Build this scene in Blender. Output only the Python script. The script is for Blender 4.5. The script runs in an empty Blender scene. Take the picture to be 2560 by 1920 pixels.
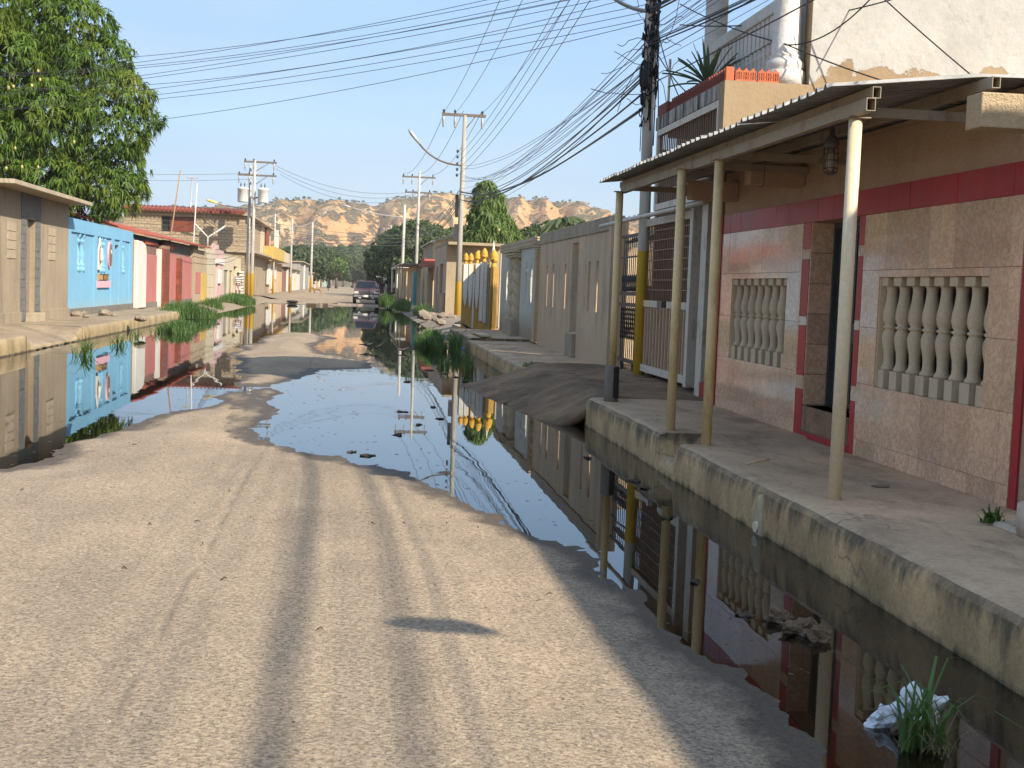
import bpy, math, random
import numpy as np
from mathutils import Vector, Matrix, noise
R = random.Random(11)
SC = bpy.context.scene
COL = SC.collection

# ------------------------------------------------------------------ camera
F, CX, CY = 3300.0, 1280.0, 960.0            # focal length and centre in photo pixels (2560 x 1920)
EYE = Vector((0.0, 0.0, 1.5))                # X right, Y along the street, Z up, water level z = 0
_d = Vector(((885 - CX) / F, (708 - CY) / F, 1.0)).normalized()
_h = Vector((1.0, 0.038, 0.0))
_u = _h.cross(_d).normalized()
_r = _d.cross(_u).normalized()
cam_data = bpy.data.cameras.new('camera')
cam = bpy.data.objects.new('camera', cam_data)
COL.objects.link(cam)
cam_data.sensor_width = 36.0
cam_data.lens = F / 2560 * 36
cam_data.clip_end = 6000
cam_data.clip_start = 0.05
cam.matrix_world = Matrix(((_r.x, -_r.y, -_r.z, EYE.x), (_d.x, -_d.y, -_d.z, EYE.y), (_u.x, -_u.y, -_u.z, EYE.z), (0, 0, 0, 1)))
SC.camera = cam

# ------------------------------------------------------------------ sky, sun, exposure
SUN = Vector((0.93, -1.03, 1.0)).normalized()  # towards the sun: behind the camera, over the right-hand houses
w = bpy.data.worlds.new('World'); SC.world = w; w.use_nodes = True
wn = w.node_tree
sky = wn.nodes.new('ShaderNodeTexSky'); sky.sky_type = 'NISHITA'; sky.sun_disc = False
sky.sun_elevation = math.asin(SUN.z); sky.sun_rotation = math.atan2(SUN.x, SUN.y)
sky.air_density = 1.0; sky.dust_density = 2.2; sky.ozone_density = 1.0
bgn = wn.nodes['Background']; bgn.inputs[1].default_value = 0.15
# thin veil of high cloud
tc = wn.nodes.new('ShaderNodeTexCoord'); mp = wn.nodes.new('ShaderNodeMapping'); mp.inputs['Scale'].default_value = (1.2, 1.2, 5.0)
cn = wn.nodes.new('ShaderNodeTexNoise'); cn.inputs['Scale'].default_value = 1.6; cn.inputs['Detail'].default_value = 7
cr = wn.nodes.new('ShaderNodeValToRGB'); cr.color_ramp.elements[0].position = 0.42; cr.color_ramp.elements[1].position = 0.8
cr.color_ramp.elements[0].color = (0.6, 0.6, 0.6, 1); cr.color_ramp.elements[1].color = (0.85, 0.85, 0.85, 1)
cm = wn.nodes.new('ShaderNodeMix'); cm.data_type = 'RGBA'; cm.inputs[7].default_value = (1.12, 1.84, 2.95, 1)
wn.links.new(tc.outputs['Generated'], mp.inputs[0]); wn.links.new(mp.outputs[0], cn.inputs[0]); wn.links.new(cn.outputs[0], cr.inputs[0])
wn.links.new(cr.outputs[0], cm.inputs[0]); wn.links.new(sky.outputs[0], cm.inputs[6]); 
c2r = wn.nodes.new('ShaderNodeValToRGB'); c2r.color_ramp.elements[0].position = 0.46; c2r.color_ramp.elements[1].position = 0.78
c2r.color_ramp.elements[0].color = (0, 0, 0, 1); c2r.color_ramp.elements[1].color = (0.42, 0.42, 0.42, 1)
cn2 = wn.nodes.new('ShaderNodeTexNoise'); cn2.inputs['Scale'].default_value = 3.1; cn2.inputs['Detail'].default_value = 8; cn2.inputs['Distortion'].default_value = 0.6
cm2 = wn.nodes.new('ShaderNodeMix'); cm2.data_type = 'RGBA'; cm2.inputs[7].default_value = (2.5, 2.9, 3.3, 1)
wn.links.new(mp.outputs[0], cn2.inputs[0]); wn.links.new(cn2.outputs[0], c2r.inputs[0]); wn.links.new(c2r.outputs[0], cm2.inputs[0]); wn.links.new(cm.outputs[2], cm2.inputs[6]); wn.links.new(cm2.outputs[2], bgn.inputs[0])
sl = bpy.data.lights.new('sun', 'SUN'); sl.energy = 4.1; sl.angle = math.radians(0.53); sl.color = (1.0, 0.91, 0.76)
so = bpy.data.objects.new('sun', sl); COL.objects.link(so); so.location = (20, -20, 30)
so.rotation_euler = SUN.to_track_quat('Z', 'Y').to_euler()
SC.view_settings.view_transform = 'Standard'; SC.view_settings.look = 'None'
SC.view_settings.exposure = 0.95; SC.view_settings.gamma = 1.0; SC.view_settings.use_curve_mapping = False
SC.render.engine = 'CYCLES'
SC.cycles.max_bounces = 8; SC.cycles.transparent_max_bounces = 16; SC.cycles.caustics_reflective = False; SC.cycles.caustics_refractive = False

# ------------------------------------------------------------------ where a photo pixel meets a real plane
def ray(px, py):
    v = Vector(((px - CX) / F, (py - CY) / F, 1.0))
    return Vector((v.dot(_r), v.dot(_d), v.dot(_u)))
def onZ(px, py, z=0.0):
    v = ray(px, py); return EYE + v * ((z - EYE.z) / v.z)
def onX(px, py, x):
    v = ray(px, py); return EYE + v * (x / v.x)
def onY(px, py, y):
    v = ray(px, py); return EYE + v * (y / v.y)
def YX(px, x, py=720):                       # depth at which the plane X = x crosses column px
    return onX(px, py, x).y
D = 2560 / 2212.0

# ------------------------------------------------------------------ mesh building
class MB:
    def __init__(s): s.v = []; s.f = []; s.m = []; s.sm = []
    def add(s, vs, fs, m=0, sm=False):
        o = len(s.v); s.v += [tuple(p) for p in vs]
        for f in fs: s.f.append([i + o for i in f]); s.m.append(m); s.sm.append(sm)
        return s
    def box(s, x0, x1, y0, y1, z0, z1, m=0):
        v = [(x, y, z) for z in (z0, z1) for y in (y0, y1) for x in (x0, x1)]
        return s.add(v, [(0, 2, 3, 1), (4, 5, 7, 6), (0, 1, 5, 4), (2, 6, 7, 3), (0, 4, 6, 2), (1, 3, 7, 5)], m)
    def mbox(s, mat, sx, sy, sz, m=0):
        v = [mat @ Vector((x, y, z)) for z in (-sz / 2, sz / 2) for y in (-sy / 2, sy / 2) for x in (-sx / 2, sx / 2)]
        return s.add(v, [(0, 2, 3, 1), (4, 5, 7, 6), (0, 1, 5, 4), (2, 6, 7, 3), (0, 4, 6, 2), (1, 3, 7, 5)], m)
    def tube(s, pts, r, n=6, m=0, caps=True, sm=True):
        pts = [Vector(p) for p in pts]; k = len(pts)
        rs = r if isinstance(r, (list, tuple)) else [r] * k
        vs = []; up = None
        for i, p in enumerate(pts):
            t = (pts[min(i + 1, k - 1)] - pts[max(i - 1, 0)])
            if t.length < 1e-9: t = Vector((0, 0, 1))
            t.normalize()
            if up is None: up = Vector((1, 0, 0)) if abs(t.x) < 0.8 else Vector((0, 1, 0))
            a = (up - t * up.dot(t)).normalized(); b = t.cross(a); up = a
            for j in range(n):
                q = 2 * math.pi * j / n
                vs.append(p + (a * math.cos(q) + b * math.sin(q)) * rs[i])
        fs = [(i * n + j, i * n + (j + 1) % n, (i + 1) * n + (j + 1) % n, (i + 1) * n + j) for i in range(k - 1) for j in range(n)]
        s.add(vs, fs, m, sm)
        if caps:
            s.f.append([len(s.v) - len(vs) + j for j in reversed(range(n))]); s.m.append(m); s.sm.append(False)
            s.f.append([len(s.v) - n + j for j in range(n)]); s.m.append(m); s.sm.append(False)
        return s
    def cyl(s, p0, p1, r0, r1=None, n=12, m=0):
        return s.tube([p0, p1], [r0, r0 if r1 is None else r1], n, m)
    def lathe(s, x, y, z, prof, n=16, m=0, sm=True):
        vs = [(x + r * math.cos(2 * math.pi * j / n), y + r * math.sin(2 * math.pi * j / n), z + h) for r, h in prof for j in range(n)]
        k = len(prof)
        fs = [(i * n + j, i * n + (j + 1) % n, (i + 1) * n + (j + 1) % n, (i + 1) * n + j) for i in range(k - 1) for j in range(n)]
        o = len(s.v); s.add(vs, fs, m, sm)
        s.f.append([o + j for j in reversed(range(n))]); s.m.append(m); s.sm.append(False)
        s.f.append([o + (k - 1) * n + j for j in range(n)]); s.m.append(m); s.sm.append(False)
        return s
    def prism(s, poly, ax, a, b, m=0):       # ax 'x': poly is (y, z); 'y': (x, z); 'z': (x, y)
        n = len(poly)
        def P(u, v, w): return {'x': (w, u, v), 'y': (u, w, v), 'z': (u, v, w)}[ax]
        vs = [P(u, v, a) for u, v in poly] + [P(u, v, b) for u, v in poly]
        return s.add(vs, [list(range(n))[::-1], list(range(n, 2 * n))] + [(i, (i + 1) % n, n + (i + 1) % n, n + i) for i in range(n)], m)
    def wall(s, ax, c0, c1, u0, u1, z0, z1, holes=(), m=0):
        """slab between c0 and c1 on axis ax, from u0..u1 and z0..z1, with rectangular openings (ua, ub, za, zb)"""
        us = sorted({u0, u1, *[min(max(h[i], u0), u1) for h in holes for i in (0, 1)]})
        zs = sorted({z0, z1, *[min(max(h[i], z0), z1) for h in holes for i in (2, 3)]})
        def solid(i, j):
            if i < 0 or j < 0 or i >= len(us) - 1 or j >= len(zs) - 1: return False
            u, z = (us[i] + us[i + 1]) / 2, (zs[j] + zs[j + 1]) / 2
            return not any(h[0] < u < h[1] and h[2] < z < h[3] for h in holes)
        def P(c, u, z): return (c, u, z) if ax == 'x' else (u, c, z)
        for i in range(len(us) - 1):
            for j in range(len(zs) - 1):
                if not solid(i, j): continue
                a, b, c, d = us[i], us[i + 1], zs[j], zs[j + 1]
                s.add([P(c0, a, c), P(c0, b, c), P(c0, b, d), P(c0, a, d)], [(0, 1, 2, 3)], m)
                s.add([P(c1, a, c), P(c1, b, c), P(c1, b, d), P(c1, a, d)], [(3, 2, 1, 0)], m)
                for di, dj, q in ((-1, 0, [(a, c), (a, d)]), (1, 0, [(b, c), (b, d)]), (0, -1, [(a, c), (b, c)]), (0, 1, [(a, d), (b, d)])):
                    if not solid(i + di, j + dj):
                        (p0, p1), (q0, q1) = q
                        s.add([P(c0, p0, p1), P(c1, p0, p1), P(c1, q0, q1), P(c0, q0, q1)], [(0, 1, 2, 3)], m)
        return s
    def mesh(s, name, mats):
        me = bpy.data.meshes.new(name); me.from_pydata(s.v, [], s.f)
        for k in (mats if isinstance(mats, (list, tuple)) else [mats]): me.materials.append(k)
        me.polygons.foreach_set('material_index', s.m); me.polygons.foreach_set('use_smooth', s.sm); me.update()
        return me
    def build(s, name, mats, parent=None, **kw):
        return put(s.mesh(name, mats), name, parent, **kw)

def put(me, name, parent=None, loc=None, rot=None, label=None, cat=None, group=None, kind=None, bevel=0):
    o = bpy.data.objects.new(name, me); COL.objects.link(o)
    if loc is not None: o.location = loc
    if rot is not None: o.rotation_euler = rot
    if parent is not None:
        o.parent = parent
        if parent.type == 'EMPTY': o.matrix_parent_inverse = Matrix.Translation(-parent.location)
    tag(o, label, cat, group, kind)
    if bevel:
        b = o.modifiers.new('bevel', 'BEVEL'); b.width = bevel; b.segments = 2; b.limit_method = 'ANGLE'; b.angle_limit = 0.9
    return o
def tag(o, label=None, cat=None, group=None, kind=None):
    for k, v in (('label', label), ('category', cat), ('group', group), ('kind', kind)):
        if v: o[k] = v
    return o
def thing(name, label, cat, loc=(0, 0, 0), group=None):
    o = bpy.data.objects.new(name, None); COL.objects.link(o); o.location = loc; o.empty_display_size = 0.2
    return tag(o, label, cat, group)
def copy_tree(o, parent=None, loc=None, rz=None, label=None, scale=None):
    c = o.copy(); COL.objects.link(c); c.parent = parent
    if loc is not None: c.location = loc
    if rz is not None: c.rotation_euler.z = rz
    if scale is not None: c.scale = (scale,) * 3 if isinstance(scale, float) else scale
    if label: c['label'] = label
    for ch in [k for k in COL.objects if k.parent == o]: copy_tree(ch, c)
    return c

# ------------------------------------------------------------------ procedural materials
def mk(name):
    m = bpy.data.materials.new(name); m.use_nodes = True
    return m, m.node_tree, m.node_tree.nodes['Principled BSDF']
def nd(nt, t, props=None, **ins):
    n = nt.nodes.new(t)
    for k, v in (props or {}).items(): setattr(n, k, v)
    for k, v in ins.items():
        key = int(k[1:]) if k[0] == 'i' and k[1:].isdigit() else k
        s = n.inputs[key]
        if hasattr(v, 'is_linked'): nt.links.new(v, s)
        else: s.default_value = v
    return n
def rgb(c): return (c[0], c[1], c[2], 1.0)
def nz(nt, vec, scale, detail=5, rough=0.6):
    return nd(nt, 'ShaderNodeTexNoise', Vector=vec, Scale=scale, Detail=detail, Roughness=rough).outputs[0]
def rampv(nt, v, a, b):
    return nd(nt, 'ShaderNodeMapRange', {'clamp': True}, i0=v, i1=a, i2=b).outputs[0]
def mth(nt, op, a, b=0.0, clamp=False):
    return nd(nt, 'ShaderNodeMath', {'operation': op, 'use_clamp': clamp}, i0=a, i1=b).outputs[0]
def mix(nt, f, a, b, mode='MIX'):
    n = nd(nt, 'ShaderNodeMix', {'data_type': 'RGBA', 'blend_type': mode, 'clamp_factor': True})
    for k, v in ((0, f), (6, a), (7, b)):
        if hasattr(v, 'is_linked'): nt.links.new(v, n.inputs[k])
        else: n.inputs[k].default_value = rgb(v) if isinstance(v, tuple) and len(v) == 3 else v
    return n.outputs[2]
def pos(nt, sc=None):
    p = nd(nt, 'ShaderNodeNewGeometry').outputs['Position']
    if sc: p = nd(nt, 'ShaderNodeMapping', Vector=p, Scale=sc).outputs[0]
    return p
def sepz(nt): 
    return nd(nt, 'ShaderNodeSeparateXYZ', Vector=pos(nt)).outputs
def bump(nt, b, h, st, dist=0.02):
    nt.links.new(nd(nt, 'ShaderNodeBump', Height=h, Strength=st, Distance=dist).outputs[0], b.inputs['Normal'])

def plaster(name, c, c2=None, dirt=(0.12, 0.10, 0.08), dirt_amt=0.35, streak=0.3, scale=0.9, rough=0.88, fine=25, bst=0.35, splash=None, rand=0.0, lo=0.45, hi=0.78):
    """painted or bare render: two-tone blotches, rain streaks, grain, optional splashed soil up to a height"""
    m, nt, b = mk(name)
    c2 = c2 or tuple(x * 0.78 for x in c)
    p = pos(nt)
    col = mix(nt, rampv(nt, nz(nt, p, scale, 7, 0.62), 0.36, 0.66), c, c2)
    if streak:
        s = nz(nt, pos(nt, (2.2, 2.2, 0.16)), 2.4, 5, 0.65)
        col = mix(nt, mth(nt, 'MULTIPLY', rampv(nt, s, lo, hi), streak), col, dirt)
    blot = nz(nt, p, scale * 3.1, 8, 0.7)
    col = mix(nt, mth(nt, 'MULTIPLY', rampv(nt, blot, 0.52, 0.76), dirt_amt), col, dirt)
    g = nz(nt, p, fine, 4, 0.7)
    col = mix(nt, 0.35, col, mix(nt, rampv(nt, g, 0.3, 0.7), (0.72, 0.72, 0.72), (1.25, 1.25, 1.25)), 'MULTIPLY')
    if splash:
        z0, z1, sc_ = splash
        z = mth(nt, 'ADD', sepz(nt)[2], mth(nt, 'MULTIPLY', mth(nt, 'SUBTRACT', blot, 0.5), 0.5))
        col = mix(nt, rampv(nt, z, z1, z0), col, sc_)
    if rand:
        r = nd(nt, 'ShaderNodeObjectInfo').outputs['Random']
        col = mix(nt, 1.0, col, mix(nt, r, (1 - rand,) * 3, (1 + rand,) * 3), 'MULTIPLY')
    nt.links.new(col, b.inputs['Base Color']); b.inputs['Roughness'].default_value = rough
    b.inputs['Specular IOR Level'].default_value = 0.3
    h = mth(nt, 'ADD', g, mth(nt, 'MULTIPLY', blot, 1.6))
    bump(nt, b, h, bst, 0.02)
    return m
def flat(name, c, rough=0.6, metal=0.0, var=0.18, scale=12, spec=0.4, bst=0.1):
    m, nt, b = mk(name)
    p = pos(nt); n = nz(nt, p, scale, 6, 0.65)
    nt.links.new(mix(nt, rampv(nt, n, 0.3, 0.7), tuple(x * (1 - var) for x in c), tuple(min(1, x * (1 + var)) for x in c)), b.inputs['Base Color'])
    b.inputs['Roughness'].default_value = rough; b.inputs['Metallic'].default_value = metal; b.inputs['Specular IOR Level'].default_value = spec
    if bst: bump(nt, b, n, bst, 0.01)
    return m
def rusty(name, c, rust=(0.11, 0.05, 0.025), amt=0.5, rough=0.6, scale=7, stretch=0.4):
    m, nt, b = mk(name)
    n = nz(nt, pos(nt, (1, 1, stretch)), scale, 8, 0.72)
    f = rampv(nt, n, 0.62 - 0.25 * amt, 0.78 - 0.2 * amt)
    n2 = nz(nt, pos(nt), 40, 3)
    col = mix(nt, f, mix(nt, n2, tuple(x * 0.8 for x in c), tuple(x * 1.12 for x in c)), rust)
    nt.links.new(col, b.inputs['Base Color']); b.inputs['Roughness'].default_value = rough; bump(nt, b, n, 0.12, 0.01)
    return m
def leafmat(name, c1, c2, c3=None, rough=0.5, tl=0.3, spec=0.3):
    m, nt, b = mk(name)
    r = nd(nt, 'ShaderNodeNewGeometry').outputs['Random Per Island']
    col = mix(nt, r, c1, c2)
    big = nz(nt, pos(nt), 0.55, 3)
    if c3: col = mix(nt, rampv(nt, big, 0.5, 0.72), col, c3)
    nt.links.new(col, b.inputs['Base Color']); b.inputs['Roughness'].default_value = rough; b.inputs['Specular IOR Level'].default_value = spec
    t = nd(nt, 'ShaderNodeBsdfTranslucent'); nt.links.new(mix(nt, 1.0, col, (1.5, 1.6, 0.7), 'MULTIPLY'), t.inputs[0])
    ms = nd(nt, 'ShaderNodeMixShader', i0=tl); nt.links.new(b.outputs[0], ms.inputs[1]); nt.links.new(t.outputs[0], ms.inputs[2])
    nt.links.new(ms.outputs[0], nt.nodes['Material Output'].inputs[0])
    return m

# ================================================================== THE SETTING
def nv(x, y, z=0.0): return noise.noise(Vector((x, y, z)))
def fbm(x, y, s, o=4, z=0.0):
    v = 0; a = 1; t = 0
    for i in range(o): v += a * nv(x * s, y * s, z + i * 7.3); t += a; a *= 0.5; s *= 2.03
    return v / t

# ---- road material: worn chip-seal, sandy dust, damp where it lies just above the water, mud below it
def road_material():
    m, nt, b = mk('worn_asphalt')
    p = pos(nt); zz = sepz(nt)
    base = mix(nt, rampv(nt, nz(nt, p, 0.55, 6), 0.35, 0.68), (0.305, 0.236, 0.165), (0.385, 0.296, 0.203))
    base = mix(nt, mth(nt, 'MULTIPLY', rampv(nt, nz(nt, pos(nt, (1, 0.45, 1)), 1.3, 7), 0.46, 0.72), 0.6), base, (0.21, 0.165, 0.122))
    base = mix(nt, mth(nt, 'MULTIPLY', rampv(nt, nz(nt, pos(nt, (1, 0.3, 1)), 0.7, 3), 0.56, 0.8), 0.5), base, (0.385, 0.275, 0.185))
    st = nd(nt, 'ShaderNodeTexVoronoi', {'feature': 'F1'}, Vector=p, Scale=85.0)
    stone = mix(nt, 0.75, base, mix(nt, nd(nt, 'ShaderNodeSeparateColor', i0=st.outputs['Color']).outputs[0], (0.62, 0.6, 0.57), (1.42, 1.42, 1.42)), 'MULTIPLY')
    pit = rampv(nt, nz(nt, p, 55, 4, 0.7), 0.52, 0.68)
    stone = mix(nt, mth(nt, 'MULTIPLY', pit, 0.62), stone, (0.075, 0.064, 0.053))
    # thin dark broken line running down the lane
    sx = mth(nt, 'ABSOLUTE', mth(nt, 'ADD', mth(nt, 'ADD', zz[0], 0.72), mth(nt, 'MULTIPLY', mth(nt, 'SUBTRACT', nz(nt, p, 1.1, 3), 0.5), 0.09)))
    lane_line = mth(nt, 'MULTIPLY', rampv(nt, sx, 0.03, 0.0), rampv(nt, nz(nt, p, 2.2, 4), 0.36, 0.62))
    stone = mix(nt, mth(nt, 'MULTIPLY', lane_line, 0.55), stone, (0.10, 0.08, 0.065))
    # damp margin and mud
    zn = mth(nt, 'ADD', zz[2], mth(nt, 'MULTIPLY', mth(nt, 'SUBTRACT', nz(nt, p, 4.5, 7, 0.7), 0.5), 0.022))
    wet = rampv(nt, zn, 0.020, 0.008)
    col = mix(nt, wet, stone, mix(nt, 0.5, mix(nt, 1.0, stone, (0.42, 0.40, 0.37), 'MULTIPLY'), (0.07, 0.055, 0.042)))
    mud = rampv(nt, zz[2], -0.003, -0.05)
    col = mix(nt, mud, col, mix(nt, nz(nt, p, 3, 5), (0.065, 0.044, 0.025), (0.12, 0.082, 0.048)))
    nt.links.new(col, b.inputs['Base Color'])
    nt.links.new(mth(nt, 'SUBTRACT', 0.9, mth(nt, 'MULTIPLY', wet, 0.3)), b.inputs['Roughness'])
    b.inputs['Specular IOR Level'].default_value = 0.25
    h = mth(nt, 'SUBTRACT', mth(nt, 'MULTIPLY', st.outputs['Distance'], -0.6), pit)
    bump(nt, b, h, 0.55, 0.006)
    return m
def water_material():
    m, nt, b = mk('standing_water'); nt.nodes.remove(b)
    p = pos(nt)
    rip = nz(nt, pos(nt, (1.0, 0.8, 1)), 7.0, 3, 0.5); swl = nz(nt, pos(nt, (0.5, 1.0, 1)), 1.1, 2)
    msk = rampv(nt, nz(nt, pos(nt, (0.35, 0.16, 1)), 1.5, 4), 0.5, 0.72)
    hh = mth(nt, 'ADD', mth(nt, 'MULTIPLY', swl, 0.4), mth(nt, 'MULTIPLY', rip, mth(nt, 'ADD', mth(nt, 'MULTIPLY', msk, 0.16), 0.012)))
    bn = nd(nt, 'ShaderNodeBump', Height=hh, Strength=0.35, Distance=0.006).outputs[0]
    fr = nd(nt, 'ShaderNodeFresnel', IOR=1.56, Normal=bn).outputs[0]
    gl = nd(nt, 'ShaderNodeBsdfGlossy', Color=(0.93, 0.95, 0.97, 1), Roughness=0.012, Normal=bn).outputs[0]
    tr = nd(nt, 'ShaderNodeBsdfTransparent', Color=(0.66, 0.56, 0.43, 1)).outputs[0]
    ms = nd(nt, 'ShaderNodeMixShader', i0=fr, i1=tr, i2=gl)
    nt.links.new(ms.outputs[0], nt.nodes['Material Output'].inputs[0])
    return m
M_ROAD = road_material(); M_WATER = water_material()

# dry ground inside this outline, read off the photograph where the waterline meets z = 0
SHORE = [(0, 1015), (60, 1005), (150, 965), (250, 930), (330, 905), (400, 885), (470, 868), (507, 842), (522, 815), (512, 795), (492, 772),
         (510, 755), (560, 737), (575, 724), (620, 719), (675, 720), (722, 731), (690, 742), (682, 754), (705, 765), (770, 775), (812, 786), (800, 796),
         (740, 800), (700, 800), (660, 812), (610, 822), (590, 830), (612, 848), (575, 862), (592, 882), (574, 912), (576, 945), (592, 962), (650, 974),
         (740, 985), (790, 1005), (850, 1015), (930, 1045), (1000, 1083), (1080, 1115), (1160, 1165), (1240, 1195), (1330, 1258), (1420, 1330),
         (1500, 1400), (1600, 1480), (1700, 1560), (1790, 1622), (1835, 1662), (1900, 1740)]
SH = [onZ(x * D, y * D) for x, y in SHORE]
SH = [(p.x, p.y) for p in SH] + [(1.9, 2.2), (1.9, 0.5), (-7, 0.5), (-7, 9.5)]
DAMP = [onZ(x * D, y * D) for x, y in ((527, 830), (590, 832), (640, 862), (600, 890), (585, 915), (583, 965), (560, 962), (535, 925), (545, 880))]
DAMP = [(p.x, p.y) for p in DAMP]
def sdf(P, poly):
    q = np.array(poly); n = len(q); d = np.full(len(P), 1e9); ins = np.zeros(len(P), bool)
    for i in range(n):
        a = q[i]; b = q[(i + 1) % n]; e = b - a; w_ = P - a
        t = np.clip((w_ @ e) / max(e @ e, 1e-9), 0, 1)
        d = np.minimum(d, np.hypot(*(w_ - t[:, None] * e).T))
        c = (a[1] > P[:, 1]) != (b[1] > P[:, 1])
        xi = a[0] + (P[:, 1] - a[1]) / ((b[1] - a[1]) if abs(b[1] - a[1]) > 1e-9 else 1e-9) * e[0]
        ins ^= c & (P[:, 0] < xi)
    return np.where(ins, d, -d)
def grid_mesh(xs, ys, zf):
    nx, ny = len(xs), len(ys)
    b = MB(); b.v = [(x, y, zf[j * nx + i]) for j, y in enumerate(ys) for i, x in enumerate(xs)]
    b.f = [(j * nx + i, j * nx + i + 1, (j + 1) * nx + i + 1, (j + 1) * nx + i) for j in range(ny - 1) for i in range(nx - 1)]
    b.m = [0] * len(b.f); b.sm = [True] * len(b.f)
    return b
ys = [0.6]
while ys[-1] < 430: ys.append(ys[-1] + min(0.05 + 0.00022 * ys[-1] ** 2, 9.0) if ys[-1] > 100 else ys[-1] + min(0.05 + 0.00022 * ys[-1] ** 2, 0.8))
xs = list(np.linspace(-6.35, 2.72, 152))
P = np.array([(x, y) for y in ys for x in xs])
sd = sdf(P, SH); dmp = sdf(P, DAMP)
zr = np.empty(len(P))
for i, (x, y) in enumerate(P):
    k = 1 + min(y, 40) * 0.02
    nn = 0.16 * nv(x * 1.7, y * 1.3 / k) + 0.09 * nv(x * 5, y * 4 / k, 3) + 0.05 * nv(x * 14, y * 11 / k, 5)
    s = sd[i] + nn * k
    far = (y - 86.5 - 2.2 * nv(x * 0.6, 7) - 0.6 * nv(x * 2, 9)) * 0.5
    s = max(s, far)
    z = min(0.075, 0.075 * s) if s > 0 else max(-0.14, 0.05 * s)
    if dmp[i] > -0.25 and y < 40: z = min(z, 0.004 + 0.022 * nv(x * 2.4, y * 0.9, 2) + 0.008 * nv(x * 9, y * 4, 4) + max(0, -dmp[i]) * 0.05)
    if z > 0: z += 0.006 * nv(x * 1.1, y * 0.5, 8)
    if y > 84: z += 0.10 * min(1, max(0, (y - 90) / 40))
    zr[i] = z
grid_mesh(xs, ys, zr).build('road', M_ROAD, label='worn sandy asphalt road with flooded hollows', kind='structure')
MB().add([(-6.4, 0.3, 0), (2.75, 0.3, 0), (2.75, 97, 0), (-6.4, 97, 0)], [(0, 1, 2, 3)]).build('water', M_WATER, label='still dark flood water lying across the street', kind='structure')

M_DIRT = plaster('dry_dirt', (0.30, 0.235, 0.165), (0.22, 0.17, 0.12), streak=0, dirt=(0.1, 0.075, 0.05), dirt_amt=0.4, fine=14, bst=0.7)
M_SOIL = plaster('dark_packed_soil', (0.105, 0.082, 0.062), (0.07, 0.056, 0.044), streak=0, dirt=(0.16, 0.125, 0.09), dirt_amt=0.4, scale=1.6, fine=18, bst=0.8)
MB().add([(-4000, -300, -0.3), (4000, -300, -0.3), (4000, 5000, -0.3), (-4000, 5000, -0.3)], [(0, 1, 2, 3)]).build('ground', M_DIRT, label='bare sandy ground reaching to the hills', kind='structure')
for nm, x0, x1, lb in (('ground', -160, -7.7, 'dusty yard ground behind the left-hand house fronts'), ('ground', 4.35, 160, 'dusty yard ground behind the right-hand house fronts')):
    MB().box(x0, x1, -12, 420, -0.28, 0.24).build(nm, M_DIRT, label=lb, kind='structure')
MB().box(2.72, 5.2, -12, 1.0, -0.28, 0.3).build('pavement', M_DIRT, label='pavement continuing behind the viewpoint', kind='structure')

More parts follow.
